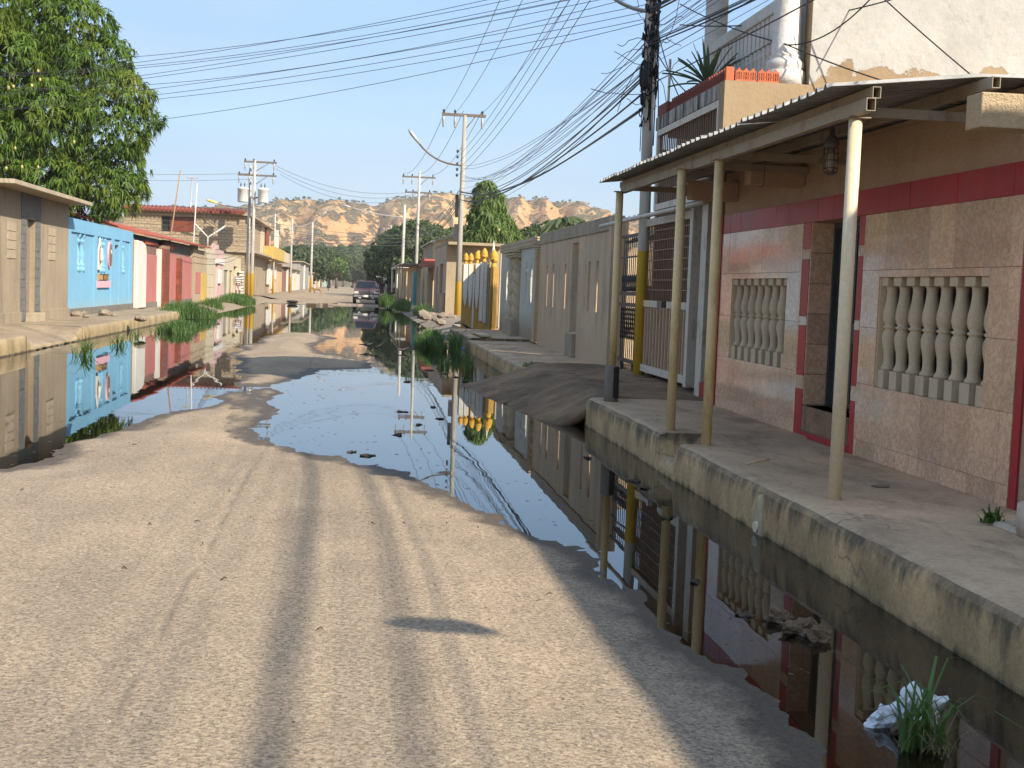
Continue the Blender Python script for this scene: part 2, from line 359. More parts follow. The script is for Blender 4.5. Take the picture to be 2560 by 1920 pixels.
# ---- concrete pavements with kerb faces
def kerb_material(name, top, face, algae=True):
    m, nt, b = mk(name)
    p = pos(nt); zz = sepz(nt); nrm = nd(nt, 'ShaderNodeSeparateXYZ', Vector=nd(nt, 'ShaderNodeNewGeometry').outputs['True Normal']).outputs
    t = mix(nt, rampv(nt, nz(nt, p, 1.2, 7, 0.65), 0.36, 0.68), top, tuple(x * 0.62 for x in top))
    t = mix(nt, mth(nt, 'MULTIPLY', rampv(nt, nz(nt, pos(nt, (1.0, 0.4, 1)), 2.7, 7, 0.7), 0.5, 0.72), 0.7), t, (0.13, 0.092, 0.062))
    f = mix(nt, rampv(nt, nz(nt, pos(nt, (1, 1, 0.5)), 2.0, 7), 0.38, 0.62), face, tuple(x * 0.6 for x in face))
    if algae:
        st = nz(nt, pos(nt, (3.0, 3.0, 0.7)), 2.6, 7, 0.68)
        up = mth(nt, 'ADD', rampv(nt, zz[2], 0.08, 0.30), mth(nt, 'MULTIPLY', mth(nt, 'SUBTRACT', st, 0.5), 2.6))
        f = mix(nt, mth(nt, 'MULTIPLY', rampv(nt, up, 0.4, 1.0), 0.82), f, (0.06, 0.046, 0.032))
        lo = mth(nt, 'ADD', rampv(nt, zz[2], 0.10, 0.0), mth(nt, 'MULTIPLY', mth(nt, 'SUBTRACT', nz(nt, pos(nt, (2, 2, 0.6)), 3.3, 6), 0.5), 1.6))
        f = mix(nt, mth(nt, 'MULTIPLY', rampv(nt, lo, 0.7, 1.2), 0.85), f, (0.035, 0.03, 0.02))
        ye = rampv(nt, nz(nt, pos(nt, (3.5, 3.5, 1.4)), 5.5, 8, 0.75), 0.6, 0.68)
        f = mix(nt, mth(nt, 'MULTIPLY', ye, 0.6), f, (0.6, 0.43, 0.2))
    else:
        lo = rampv(nt, mth(nt, 'ADD', zz[2], mth(nt, 'MULTIPLY', nz(nt, p, 5, 5), 0.08)), 0.085, 0.04)
        f = mix(nt, lo, f, (0.05, 0.042, 0.03))
    col = mix(nt, rampv(nt, nrm[2], 0.45, 0.8), f, t)
    g = nz(nt, p, 32, 4, 0.7)
    col = mix(nt, 0.5, col, mix(nt, rampv(nt, g, 0.3, 0.7), (0.68, 0.68, 0.68), (1.3, 1.3, 1.3)), 'MULTIPLY')
    cr_ = nd(nt, 'ShaderNodeTexVoronoi', {'feature': 'DISTANCE_TO_EDGE'}, Vector=nd(nt, 'ShaderNodeVectorMath', {'operation': 'ADD'}, i0=p, i1=nd(nt, 'ShaderNodeTexNoise', Vector=p, Scale=1.8, Detail=5.0).outputs[1]).outputs[0], Scale=0.55)
    crack = mth(nt, 'MULTIPLY', rampv(nt, cr_.outputs[0], 0.007, 0.002), rampv(nt, nz(nt, p, 0.8, 2), 0.5, 0.56))
    col = mix(nt, mth(nt, 'MULTIPLY', crack, 0.4), col, (0.03, 0.025, 0.02))
    nt.links.new(col, b.inputs['Base Color']); b.inputs['Roughness'].default_value = 0.85; b.inputs['Specular IOR Level'].default_value = 0.3
    bump(nt, b, mth(nt, 'ADD', g, mth(nt, 'MULTIPLY', nz(nt, p, 6, 6), 1.6)), 0.5, 0.015)
    return m
M_KERB_R = kerb_material('mouldy_concrete_kerb', (0.66, 0.45, 0.278), (0.60, 0.385, 0.19))
M_KERB_L = kerb_material('sunlit_concrete_kerb', (0.34, 0.265, 0.18), (0.40, 0.30, 0.165), algae=False)
def strip(name, mat, label, xe, xi, y0, y1, dy, zt, seed=0, ragged=0.02, lip=0.05):
    """pavement slab: outer edge at X = xe, inner edge at xi, top given by zt(x, y); edges worn round and uneven"""
    sg = 1 if xi > xe else -1
    n = max(2, int((y1 - y0) / dy)); W = abs(xi - xe)
    off = [0, 0, 0, 0.012, 0.035, 0.08, 0.16, 0.3, 0.45, 0.65, 0.85, 1.0]
    zl = [-0.25, 0.04, 0.14, None, None, None, None, None, None, None, None, None]
    b = MB(); k = len(off)
    for j in range(n + 1):
        y = y0 + (y1 - y0) * j / n
        e = xe + ragged * fbm(y, seed, 0.9, 4) * 2
        for i in range(k):
            x = e + sg * off[i] * W if i > 5 else e + sg * (off[i])
            z = zt(x, y)
            ch = lip * max(0, fbm(y * 1.3, seed + 3, 1.0, 3) + 0.15)
            if i == 3: z -= 0.045 + ch
            elif i == 4: z -= 0.012 + ch * 0.4
            elif i < 3: z = min(zl[i], z - 0.05)
            if i >= 4: z += 0.006 * fbm(x, y, 1.5, 3, seed)
            if i < 3: x += 0.012 * nv(y * 4, i * 3 + seed) - sg * 0.0
            b.v.append((x, y, z))
    for j in range(n):
        for i in range(k - 1):
            a = j * k + i; q = (a, a + k, a + k + 1, a + 1)
            b.f.append(q if sg > 0 else q[::-1]); b.m.append(0); b.sm.append(True)
    for j, rev in ((0, sg > 0), (n, sg < 0)):       # close the ends
        q = [j * k + i for i in range(k)]; bb = len(b.v)
        b.v.append((xi, b.v[q[0]][1], -0.25)); q.append(bb)
        b.f.append(q if rev else q[::-1]); b.m.append(0); b.sm.append(False)
    return b.build(name, mat, label=label, kind='structure')
def z_house(x, y):
    if 10.42 < y < 11.05 and x < 2.93: return 0.13 + 0.02 * nv(y * 3, 1)
    return 0.30 + (0.02 if y > 11.0 else 0)
strip('pavement', M_KERB_R, 'raised mouldy concrete pavement in front of the tiled house', 2.63, 3.97, 0.9, 14.6, 0.06, z_house, 1)
strip('pavement', M_KERB_R, 'raised concrete pavement in front of the slotted grey wall', 2.66, 4.35, 20.6, 31.0, 0.15, lambda x, y: 0.27, 4)
strip('pavement', M_KERB_R, 'shaded concrete pavement slab below the pale ogive-window wall', 2.72, 4.4, 30.9, 37.4, 0.2, lambda x, y: 0.33, 6)
strip('pavement', M_KERB_L, 'sunlit yellowish kerb slab at the left edge, near end', -5.98, -7.8, 6, 25.4, 0.15, lambda x, y: 0.31, 8)
def z_drop(x, y):
    s = min(1, max(0, (-x - 5.7) / 1.6)); k = min(1, max(0, (y - 25.4) / 0.4), max(0, (30.4 - y) / 0.9))
    return 0.31 * (1 - k) + (0.02 + 0.3 * s) * k
strip('pavement', M_KERB_L, 'dropped driveway crossing in the left kerb', -5.98, -7.8, 25.38, 30.4, 0.1, z_drop, 9)
strip('pavement', M_KERB_L, 'sunlit yellowish kerb in front of the blue wall', -5.98, -7.8, 30.38, 48.5, 0.15, lambda x, y: 0.30, 10)
# earth banks further down the street
def bank(label, x0, x1, y0, y1, z1, seed, mat=M_DIRT):
    xs_ = np.linspace(x0, x1, 14); ys_ = np.linspace(y0, y1, 90)
    zz = [(-0.16 + (z1 + 0.16) * min(1, max(0, i / 7.5)) ** 0.8 + 0.05 * fbm(x, y, 0.8, 4, seed) + 0.02 * nv(x * 4, y * 3, seed)) for y in ys_ for i, x in enumerate(xs_)]
    return grid_mesh(list(xs_), list(ys_), zz).build('bank', mat, label=label, kind='structure')
bank('dusty earth bank below the pink and cream house fronts', -5.35, -7.9, 48.3, 100, 0.27, 3)
bank('dusty verge along the far left house fronts', -4.6, -7.9, 99.5, 420, 0.30, 5)
bank('rubble-strewn earth bank below the far right house fronts', 2.2, 4.6, 37.2, 100, 0.27, 7)
bank('dusty verge along the far right house fronts', 2.4, 4.6, 99.5, 420, 0.3, 9)
# ---- soil ramp up to the gateway
M_RAMP = plaster('dark_ramp_soil', (0.34, 0.205, 0.11), (0.13, 0.08, 0.045), streak=0, dirt=(0.085, 0.053, 0.03), dirt_amt=0.95, scale=1.1, fine=20, bst=0.8)
def ramp_left(y): return float(np.interp(y, [14.4, 14.8, 16, 17.5, 19, 20.3, 21], [2.25, 2.08, 1.9, 1.7, 1.52, 1.42, 1.9]))
rxs = np.linspace(0, 1, 40); rys = np.linspace(14.55, 21.0, 110); b = MB()
for y in rys:
    for s in rxs:
        xl = ramp_left(y) + 0.08 * nv(y * 2.2, 3); x = xl + (4.3 - xl) * s
        t = min(1, max(0, (x - xl) / (2.95 - xl))); t = t * t * (3 - 2 * t) * 0.55 + t * 0.45
        z = -0.05 + 0.385 * t + 0.05 * fbm(x * 1.6, y * 3.4, 1, 5) + 0.012 * nv(x * 9, y * 12, 2) * (1 if t < 1 else 0.25)
        groove = abs(((y - 0.33 * x + 0.25 * nv(x * 1.5, y, 4)) * 1.1) % 1.0 - 0.5)
        z -= 0.03 * max(0, 1 - groove / 0.05) * min(1, t * 2)
        if y > 20.4 and x < 2.75: z -= (y - 20.4) * 0.55
        b.v.append((x, y, z))
nx = len(rxs)
b.f = [(j * nx + i, j * nx + i + 1, (j + 1) * nx + i + 1, (j + 1) * nx + i) for j in range(len(rys) - 1) for i in range(nx - 1)]
b.m = [0] * len(b.f); b.sm = [True] * len(b.f)
o = b.build('driveway_ramp', M_RAMP, label='dark soil ramp from the water up to the gateway', kind='structure')
sm_ = o.modifiers.new('thick', 'SOLIDIFY'); sm_.thickness = 0.075; sm_.offset = -1

# ================================================================== RIGHT SIDE, NEAR: the tiled house and its porch
XW = 3.94
def tile_material(name, c1, c2, vein, rough, rand=0.14, spec=0.38):
    m, nt, b = mk(name); p = pos(nt)
    r = nd(nt, 'ShaderNodeObjectInfo').outputs['Random']
    wob = nd(nt, 'ShaderNodeVectorMath', {'operation': 'ADD'}, i0=p, i1=nd(nt, 'ShaderNodeVectorMath', {'operation': 'SCALE'}, i0=nd(nt, 'ShaderNodeTexNoise', Vector=p, Scale=9.0, Detail=4.0).outputs[1], Scale=0.12).outputs[0]).outputs[0]
    v = nz(nt, wob, 15, 5, 0.7)
    col = mix(nt, rampv(nt, nz(nt, p, 2.4, 5), 0.35, 0.65), c1, c2)
    if vein:
        col = mix(nt, mth(nt, 'MULTIPLY', rampv(nt, mth(nt, 'ABSOLUTE', mth(nt, 'SUBTRACT', v, 0.5)), 0.06, 0.0), 0.8), col, vein)
    col = mix(nt, 1.0, col, mix(nt, r, (1 - rand,) * 3, (1 + rand, 1 + rand * 0.9, 1 + rand * 0.7)), 'MULTIPLY')
    dust = rampv(nt, nz(nt, p, 3.2, 7, 0.7), 0.5, 0.72)
    nt.links.new(mix(nt, mth(nt, 'MULTIPLY', dust, 0.22), col, (0.30, 0.24, 0.19)), b.inputs['Base Color'])
    nt.links.new(mth(nt, 'ADD', rough, mth(nt, 'MULTIPLY', dust, 0.18)), b.inputs['Roughness'])
    b.inputs['Specular IOR Level'].default_value = spec
    bump(nt, b, nz(nt, p, 2.2, 2), 0.05, 0.02)
    return m
M_TILE = tile_material('pink_beige_wall_tile', (0.80, 0.53, 0.345), (0.72, 0.455, 0.295), (0.50, 0.255, 0.155), 0.09, 0.14, 0.5)
M_RED = tile_material('wine_red_tile', (0.44, 0.03, 0.036), (0.36, 0.024, 0.03), None, 0.32, 0.1, 0.16)
M_GROUT = plaster('tile_bed', (0.30, 0.2, 0.145), streak=0)
M_STUCCO = plaster('rough_tan_stucco', (0.58, 0.40, 0.265), (0.5, 0.335, 0.22), streak=0.1, fine=42, bst=1.0, dirt_amt=0.3)
M_CREAMC = plaster('cream_corbel_stucco', (0.58, 0.44, 0.27), (0.52, 0.39, 0.24), streak=0.1, fine=42, bst=1.0, dirt_amt=0.25)
M_BALU = plaster('grey_cast_concrete', (0.68, 0.53, 0.35), (0.58, 0.45, 0.29), streak=0.12, dirt_amt=0.25, fine=55, bst=0.25)
M_DOOR = rusty('dark_green_sheet_metal', (0.058, 0.068, 0.064), rust=(0.06, 0.035, 0.022), amt=0.35, rough=0.5)
M_DARKBOARD = flat('dark_recess_board', (0.05, 0.04, 0.033), 0.8)

H = thing('tiled_house', 'single-storey house with pink beige wall tiles and a wine red tile band', 'house', (4.0, 11, 0.3))
wins = [(7.865, 9.615, 0.865, 1.695), (11.755, 13.535, 0.865, 1.695)]
door = (10.07, 11.18, 0.58, 2.18)
MB().wall('x', XW + 0.016, XW + 0.24, 7.36, 13.99, 0.0, 2.79, wins + [door]).build('wall', M_STUCCO, H)
# side, back and roof so that the rooms inside are dark
shell = MB()
shell.box(XW + 0.016, 8.2, 7.16, 7.359, 0, 2.79); shell.box(XW + 0.25, 8.2, 13.75, 13.99, 0, 2.79); shell.box(8.0, 8.2, 7.37, 13.74, 0, 2.79)
shell.build('shell_wall', M_STUCCO, H)
MB().box(XW + 0.02, 8.25, 7.2, 14.0, 2.795, 2.83).build('roof_slab', M_STUCCO, H)
MB().box(XW + 0.25, 7.99, 7.37, 13.74, 0.2, 0.55).build('room_floor', M_GROUT, H)
# tiles, one by one
tile_cache = {}
def rect_minus(r, hs):
    out = [r]
    for h in hs:
        nxt = []
        for a, b_, c, d in out:
            if h[1] <= a or h[0] >= b_ or h[3] <= c or h[2] >= d: nxt.append((a, b_, c, d)); continue
            if a < h[0]: nxt.append((a, h[0], c, d))
            if h[1] < b_: nxt.append((h[1], b_, c, d))
            a2, b2 = max(a, h[0]), min(b_, h[1])
            if c < h[2]: nxt.append((a2, b2, c, h[2]))
            if h[3] < d: nxt.append((a2, b2, h[3], d))
        out = nxt
    return [q for q in out if q[1] - q[0] > 0.03 and q[3] - q[2] > 0.02]
def tile(y0, y1, z0, z1, mat, parent, x=XW, th=0.014, gap=0.0011):
    w_, h_ = round(y1 - y0 - 2 * gap, 3), round(z1 - z0 - 2 * gap, 3)
    key = (w_, h_, mat.name)
    if key not in tile_cache:
        t = 0.0015; m_ = MB(); q = [(-w_ / 2, -h_ / 2), (w_ / 2, -h_ / 2), (w_ / 2, h_ / 2), (-w_ / 2, h_ / 2)]
        s = [(-w_ / 2 + t, -h_ / 2 + t), (w_ / 2 - t, -h_ / 2 + t), (w_ / 2 - t, h_ / 2 - t), (-w_ / 2 + t, h_ / 2 - t)]
        vs = [(th, *a) for a in q] + [(t, *a) for a in q] + [(0, *a) for a in s]
        m_.add(vs, [(0, 4, 7, 3), (1, 2, 6, 5), (0, 1, 5, 4), (3, 7, 6, 2)] + [(4 + i, 4 + (i + 1) % 4, 8 + (i + 1) % 4, 8 + i) for i in range(4)] + [(8, 9, 10, 11)])
        me = m_.mesh('tile', mat); tile_cache[key] = me
        bm_fix(me)
    return put(tile_cache[key], 'tile', parent, loc=(x + R.uniform(-0.0012, 0.0012), (y0 + y1) / 2, (z0 + z1) / 2), rot=(0, R.uniform(-0.003, 0.003), R.uniform(-0.003, 0.003)))
def bm_fix(me):
    import bmesh
    bm = bmesh.new(); bm.from_mesh(me); bmesh.ops.recalc_face_normals(bm, faces=bm.faces); bm.to_mesh(me); bm.free()
rows = [0.30, 0.43, 0.87, 1.31, 1.75, 2.18]
trim = [(11.18, 11.38, 0.3, 2.18), (9.95, 10.07, 0.3, 2.18), (9.95, 11.38, 0.3, 0.58)]
k = 0
while 14.07 - 0.379 * k > 7.5:
    yb = min(13.97, 14.07 - 0.379 * k); ya = max(7.47, 14.07 - 0.379 * (k + 1))
    for j in range(5):
        for q in rect_minus((ya, yb, rows[j], rows[j + 1]), wins + [door] + trim): tile(*q, M_TILE, H)
    tile(ya, yb, 2.18, 2.38, M_RED, H)
    k += 1
# red uprights beside the door, with beige inserts, and red end strips
zc = [0.30, 0.72, 0.84, 1.28, 1.36, 1.86, 1.95, 2.18]
for j in range(7):
    tile(11.185, 11.375, zc[j], zc[j + 1], M_TILE if j in (1, 3, 5) else M_RED, H)
    tile(9.955, 10.065, zc[j], zc[j + 1], M_TILE if j in (1, 3, 5) else M_RED, H)
for a in (7.37, ): tile(a, a + 0.09, 0.3, 2.38, M_RED, H)
MB().box(XW - 0.012, XW + 0.02, 13.975, 14.05, 0.3, 2.38).build('end_trim', M_RED, H)
tile(10.07, 11.18, 0.305, 0.355, M_RED, H)
# door: tiled jamb, sheet metal leaf with pressed ribs, step
for j in range(6):
    za, zb = 0.59 + j * 0.265, 0.59 + (j + 1) * 0.265
    MB().box(XW + 0.004, XW + 0.215, 11.165, 11.178, za + 0.003, zb - 0.003).build('jamb_tile', M_TILE, H)
MB().box(XW - 0.002, XW + 0.23, 10.072, 11.178, 0.36, 0.58).build('door_step', M_RAMP, H, bevel=0.012)
dr = MB().box(XW + 0.245, XW + 0.28, 10.11, 11.13, 0.6, 2.16).build('door', M_DOOR, H)
fr_ = MB().box(XW + 0.20, XW + 0.29, 10.072, 10.11, 0.585, 2.178).box(XW + 0.20, XW + 0.29, 11.13, 11.164, 0.585, 2.178).box(XW + 0.20, XW + 0.29, 10.11, 11.13, 2.13, 2.178)
fr_.build('door_frame', M_DOOR, H)
for z0, z1 in ((0.64, 1.15), (1.32, 2.1)):
    for i in range(9):
        y = 10.17 + i * 0.105
        MB().box(XW + 0.234, XW + 0.246, y, y + 0.045, z0, z1).build('door_rib', M_DOOR, dr)
# balusters in the two window openings: square feet and heads, two bellies and a ring
BP = [(0.050, 0.0), (0.050, 0.055), (0.034, 0.062), (0.047, 0.085), (0.049, 0.10), (0.036, 0.125), (0.033, 0.16), (0.036, 0.22), (0.048, 0.29), (0.051, 0.335),
      (0.044, 0.37), (0.034, 0.392), (0.046, 0.40), (0.047, 0.412), (0.034, 0.42), (0.044, 0.44), (0.052, 0.48), (0.049, 0.53), (0.038, 0.60), (0.033, 0.66), (0.035, 0.70),
      (0.044, 0.715), (0.044, 0.73), (0.036, 0.74), (0.05, 0.755), (0.052, 0.80)]
bal = MB().lathe(0, 0, 0.05, [(r * 1.22, h) for r, h in BP[3:22]], 20)
bal.box(-0.062, 0.062, -0.062, 0.062, 0.0, 0.134).box(-0.066, 0.066, -0.066, 0.066, 0.765, 0.828)
bal_me = bal.mesh('baluster', M_BALU)
for (ya, yb, za, zb) in wins:
    n = 8
    for i in range(n):
        put(bal_me, 'baluster', H, loc=(XW + 0.085, ya + 0.07 + (yb - ya - 0.14) * i / (n - 1), za + 0.001), rot=(0, 0, R.uniform(-0.06, 0.06)))
    MB().box(XW + 0.01, XW + 0.235, yb - 0.018, yb - 0.001, za + 0.004, zb - 0.004).build('window_reveal', M_BALU, H)
    # dark panels added in place of the unlit room behind the balusters
    MB().box(XW + 0.5, XW + 0.53, ya - 0.1, yb + 0.1, za - 0.2, zb + 0.2).build('dark_backing', M_DARKBOARD, H)
# corbel stubs
for i, (y, mt) in enumerate(((7.11, M_CREAMC), (11.43, M_STUCCO), (13.5, M_STUCCO))):
    MB().box(3.45, XW + 0.012, y, y + 0.19, 2.505, 2.70).build('corbel', mt, H, bevel=0.008)

# ---- porch: corrugated sheet roof on hollow steel sections and pipe columns
M_TIN = flat('dull_galvanised_sheet', (0.30, 0.295, 0.28), 0.55, 0.55, 0.3, 5, 0.4)
M_STEEL = rusty('grey_painted_steel_section', (0.33, 0.27, 0.185), rust=(0.17, 0.075, 0.05), amt=0.35)
M_PIPE = rusty('cream_painted_pipe', (0.80, 0.60, 0.29), rust=(0.52, 0.35, 0.14), amt=0.5, rough=0.55, scale=5)
M_PIPEW = rusty('pale_cream_pipe', (0.78, 0.64, 0.42), rust=(0.72, 0.5, 0.19), amt=0.45, rough=0.5, scale=4)
M_PEDC = plaster('pedestal_cement', (0.26, 0.215, 0.165))
M_BLACKP = flat('flaking_black_paint', (0.02, 0.02, 0.022), 0.45, 0, 0.4)
PR = thing('porch_roof', 'rusting corrugated sheet porch roof on steel sections along the tiled house', 'roof', (3.3, 11, 2.6))
def zroof(x): return 2.73 + 0.117 * (min(x, 3.6) - 2.7) + 0.03 * max(0, x - 3.6)
y_near, y_far = 7.45, 14.76
ns = 8; L_ = (y_far - y_near) / ns
for s in range(ns):
    b = MB(); ya, yb = y_near + s * L_ - 0.03, y_near + (s + 1) * L_ + 0.03
    n = int((yb - ya) / 0.012); bx0 = 2.69 + R.uniform(-0.02, 0.015); lift = 0.004 * (s % 2)
    prof = []
    for i in range(n + 1):
        y = ya + (yb - ya) * i / n; ph = (y / 0.152) % 1.0
        t = max(0.0, min(1.0, (0.5 - abs(ph - 0.5) * 2 + 0.02) / 0.16)) if False else 0
        d = abs(ph - 0.5); t = 1.0 if d < 0.07 else max(0.0, 1 - (d - 0.07) / 0.09)
        prof.append((y, t * 0.03 + 0.004 * nv(y * 3, s)))
    for y, h in prof:
        for x in (bx0, 3.6, 4.6): b.v.append((x, y, zroof(x) + h + lift + 0.012 * nv(x * 2 + s, y * 1.3)))
    for i in range(n):
        for j in range(2):
            a = i * 3 + j; b.f.append((a, a + 3, a + 4, a + 1)); b.m.append(0); b.sm.append(False)
    o = b.build('roof_sheet', M_TIN, PR); q = o.modifiers.new('t', 'SOLIDIFY'); q.thickness = 0.003
def hollow(name, x0, x1, y0, y1, z0, z1, t=0.004):
    b = MB().box(x0, x0 + t, y0, y1, z0, z1).box(x1 - t, x1, y0, y1, z0, z1).box(x0 + t, x1 - t, y0, y1, z0, z0 + t).box(x0 + t, x1 - t, y0, y1, z1 - t, z1)
    b.box(x0 + t, x1 - t, y1 - 0.4, y1 - 0.39, z0 + t, z1 - t)
    return b.build(name, M_STEEL, PR)
hollow('girder', 2.885, 2.94, 7.37, 14.42, 2.598, 2.672)
hollow('purlin', 2.93, 2.98, 7.40, 14.7, 2.676, 2.742)
hollow('purlin', 3.58, 3.63, 7.26, 14.7, 2.75, 2.815)
for y in (7.67, 10.39, 11.31, 14.13):
    MB().box(2.94, XW + 0.01, y + 0.05, y + 0.09, 2.615, 2.672).build('rafter', M_STEEL, PR)
for i, (x, y, mt, lb) in enumerate(((2.94, 7.67, M_PIPEW, 'pale cream pipe column nearest the camera, half in sunlight'), (2.875, 10.39, M_PIPE, 'cream pipe column standing right of the kerb notch'),
                                    (2.80, 11.31, M_PIPE, 'cream pipe column standing left of the kerb notch'), (2.82, 14.13, M_PIPE, 'cream pipe column on a black-patched cement foot at the porch end'))):
    c = thing('porch_column', lb, 'column', (x, y, 0.3), 'porch pipe columns')
    z0 = 0.70 if i == 3 else 0.302 + (0.02 if y > 11.0 else 0)
    MB().tube([(x, y, z0 - 0.01), (x, y, 1.4), (x, y, 2.592)], 0.0405, 18).build('pipe', mt, c)
    MB().box(x - 0.06, x + 0.075, y - 0.055, y + 0.055, 2.59, 2.597).build('head_plate', M_STEEL, c)
    if i == 3:
        MB().lathe(x, y, 0.29, [(0.082, 0), (0.078, 0.2), (0.075, 0.405), (0.06, 0.42), (0.04, 0.425)], 18).build('foot', M_PEDC, c)
        b = MB(); n = 12                              # peeling black paint on the right half of the foot
        for j in range(9):
            for q in range(n + 1):
                a = math.radians(-88 + 118 * q / n + 6 * nv(j, 1) * (q in (0, n)))
                rr = 0.0835 - 0.0065 * j / 8 + 0.001; b.v.append((x + rr * math.cos(a), y + rr * math.sin(a), 0.36 + 0.34 * j / 8 + 0.03 * nv(q * 0.7, j * 5) * (j in (0, 8))))
        for j in range(8):
            for q in range(n): a = j * (n + 1) + q; b.f.append((a, a + 1, a + n + 2, a + n + 1)); b.m.append(0); b.sm.append(True)
        b.build('black_paint', M_BLACKP, c)
# caged bulkhead lamp and hook under the roof
cl = thing('cage_lamp', 'caged bulkhead lamp hanging under the corrugated porch roof', 'lamp', (3.45, 9.45, 2.6))
M_CAGE = rusty('cage_metal', (0.13, 0.12, 0.11), amt=0.4)
MB().lathe(3.45, 9.45, 2.62, [(0.05, 0.0), (0.058, 0.03), (0.045, 0.07), (0.02, 0.1), (0.02, 0.15)], 14).build('lamp_base', M_CAGE, cl)
b = MB()
for j in range(8):
    a = j * math.pi / 4; pth = [(3.45 + r * math.cos(a), 9.45 + r * math.sin(a), z) for r, z in ((0.055, 2.62), (0.057, 2.54), (0.055, 2.47), (0.042, 2.435), (0.0, 2.425))]
    b.tube(pth, 0.0035, 4)
for z, r in ((2.58, 0.057), (2.53, 0.058), (2.475, 0.056), (2.445, 0.048)): b.tube([(3.45 + r * math.cos(t * math.pi / 8), 9.45 + r * math.sin(t * math.pi / 8), z) for t in range(17)], 0.0035, 4)
b.build('cage', M_CAGE, cl)
M_GLASS = flat('dusty_lamp_glass', (0.4, 0.38, 0.33), 0.25, 0, 0.2)
MB().lathe(3.45, 9.45, 2.46, [(0.012, 0.0), (0.03, 0.02), (0.034, 0.06), (0.022, 0.11), (0.018, 0.16)], 12).build('bulb', M_GLASS, cl)
hk = thing('wire_hook', 'thin bent wire hook hanging from the porch rafters', 'hook', (3.5, 11.2, 2.5))
MB().tube([(3.5, 11.2, 2.72), (3.5, 11.2, 2.50), (3.49, 11.19, 2.475), (3.47, 11.2, 2.465), (3.45, 11.2, 2.47)], 0.004, 5).build('hook_wire', M_CAGE, hk)
# neighbour's cast concrete fence post at the right edge of the picture
nb = thing('fence_post', 'bulging pale grey concrete post at the right edge of the picture', 'post', (3.76, 6.5, 0.3))
M_PALEC = plaster('pale_grey_concrete', (0.62, 0.50, 0.37), (0.53, 0.42, 0.31), streak=0.1)
MB().lathe(3.76, 6.5, 0.30, [(0.24, 0), (0.24, 0.16), (0.2, 0.18), (0.175, 0.24), (0.15, 0.33), (0.155, 0.42), (0.185, 0.52), (0.205, 0.62), (0.20, 0.7), (0.17, 0.79), (0.125, 0.86), (0.11, 0.93), (0.14, 0.96), (0.14, 1.02), (0.02, 1.05)], 28).build('post_body', M_PALEC, nb)
MB().box(3.53, 4.1, 6.2, 6.85, 0.28, 0.33).build('post_base', M_PALEC, nb, bevel=0.03)
# neighbour's two-storey house, outside the frame: it throws the shade on the road
nh = thing('neighbour_house', 'plain two-storey house beside the viewpoint, right of the picture', 'house', (8, -2, 0.24))
MB().wall('x', 6.08, 6.3, -9, 4.22, 0.2, 5.42, [(-6, -4.6, 1, 2.2), (0, 1.4, 1, 2.2), (-3, -2, 0.3, 2.3)]).build('wall', M_STUCCO, nh)
MB().box(6.301, 11, 4.0, 4.21, 0.2, 5.42).box(6.301, 11, -9, -8.8, 0.2, 5.42).box(10.8, 11, -8.79, 3.99, 0.2, 5.42).build('shell_wall', M_STUCCO, nh)
MB().box(6.301, 10.79, -8.79, 3.99, 5.2, 5.41).build('roof_slab', M_STUCCO, nh)

# ================================================================== RIGHT SIDE: two-storey house with gate and balcony
T = thing('two_storey_house', 'two-storey house with peeling white upper wall and white balcony balustrade', 'house', (4.1, 16, 0.3))
def peel_material():
    m, nt, b = mk('peeling_white_paint'); p = pos(nt); s = sepz(nt)
    tan_ = mix(nt, rampv(nt, nz(nt, p, 1.1, 7), 0.35, 0.65), (0.36, 0.265, 0.16), (0.28, 0.2, 0.12))
    tan_ = mix(nt, mth(nt, 'MULTIPLY', rampv(nt, nz(nt, pos(nt, (1, 1, 0.3)), 2.4, 6), 0.55, 0.75), 0.35), tan_, (0.2, 0.155, 0.105))
    wht = mix(nt, rampv(nt, nz(nt, p, 1.6, 8, 0.7), 0.4, 0.7), (0.47, 0.455, 0.415), (0.355, 0.342, 0.31))
    wht = mix(nt, mth(nt, 'MULTIPLY', rampv(nt, nz(nt, p, 5, 8, 0.8), 0.54, 0.68), 0.5), wht, (0.24, 0.23, 0.215))
    e = mth(nt, 'ADD', mth(nt, 'ADD', s[2], mth(nt, 'MULTIPLY', mth(nt, 'SUBTRACT', nz(nt, pos(nt, (1, 1, 1)), 1.35, 3), 0.5), -1.15)), mth(nt, 'MULTIPLY', mth(nt, 'SUBTRACT', nz(nt, p, 9, 6, 0.75), 0.5), 0.22))
    f = mth(nt, 'MULTIPLY', rampv(nt, e, 4.02, 4.035), mth(nt, 'GREATER_THAN', s[0], 4.897))
    nt.links.new(mix(nt, f, tan_, wht), b.inputs['Base Color']); b.inputs['Roughness'].default_value = 0.85; b.inputs['Specular IOR Level'].default_value = 0.25
    bump(nt, b, mth(nt, 'ADD', mth(nt, 'MULTIPLY', f, 1.0), mth(nt, 'MULTIPLY', nz(nt, p, 14, 6), 1.2)), 0.5, 0.012)
    return m
M_PEEL = peel_material()
M_WPAINT = plaster('weathered_white_paint', (0.72, 0.70, 0.64), (0.62, 0.6, 0.55), dirt=(0.3, 0.28, 0.25), dirt_amt=0.3, streak=0.2)
M_MOULD = plaster('black_moulded_parapet', (0.46, 0.42, 0.35), (0.36, 0.33, 0.28), dirt=(0.035, 0.033, 0.03), dirt_amt=0.85, streak=1.0, lo=0.43, hi=0.6, scale=1.4)
MB().box(3.95, 4.895, 14.22, 14.44, 0.25, 3.862).build('side_wall', M_PEEL, T)
MB().box(4.8952, 9.2, 14.22, 14.44, 0.25, 7.28).build('side_wall', M_PEEL, T)
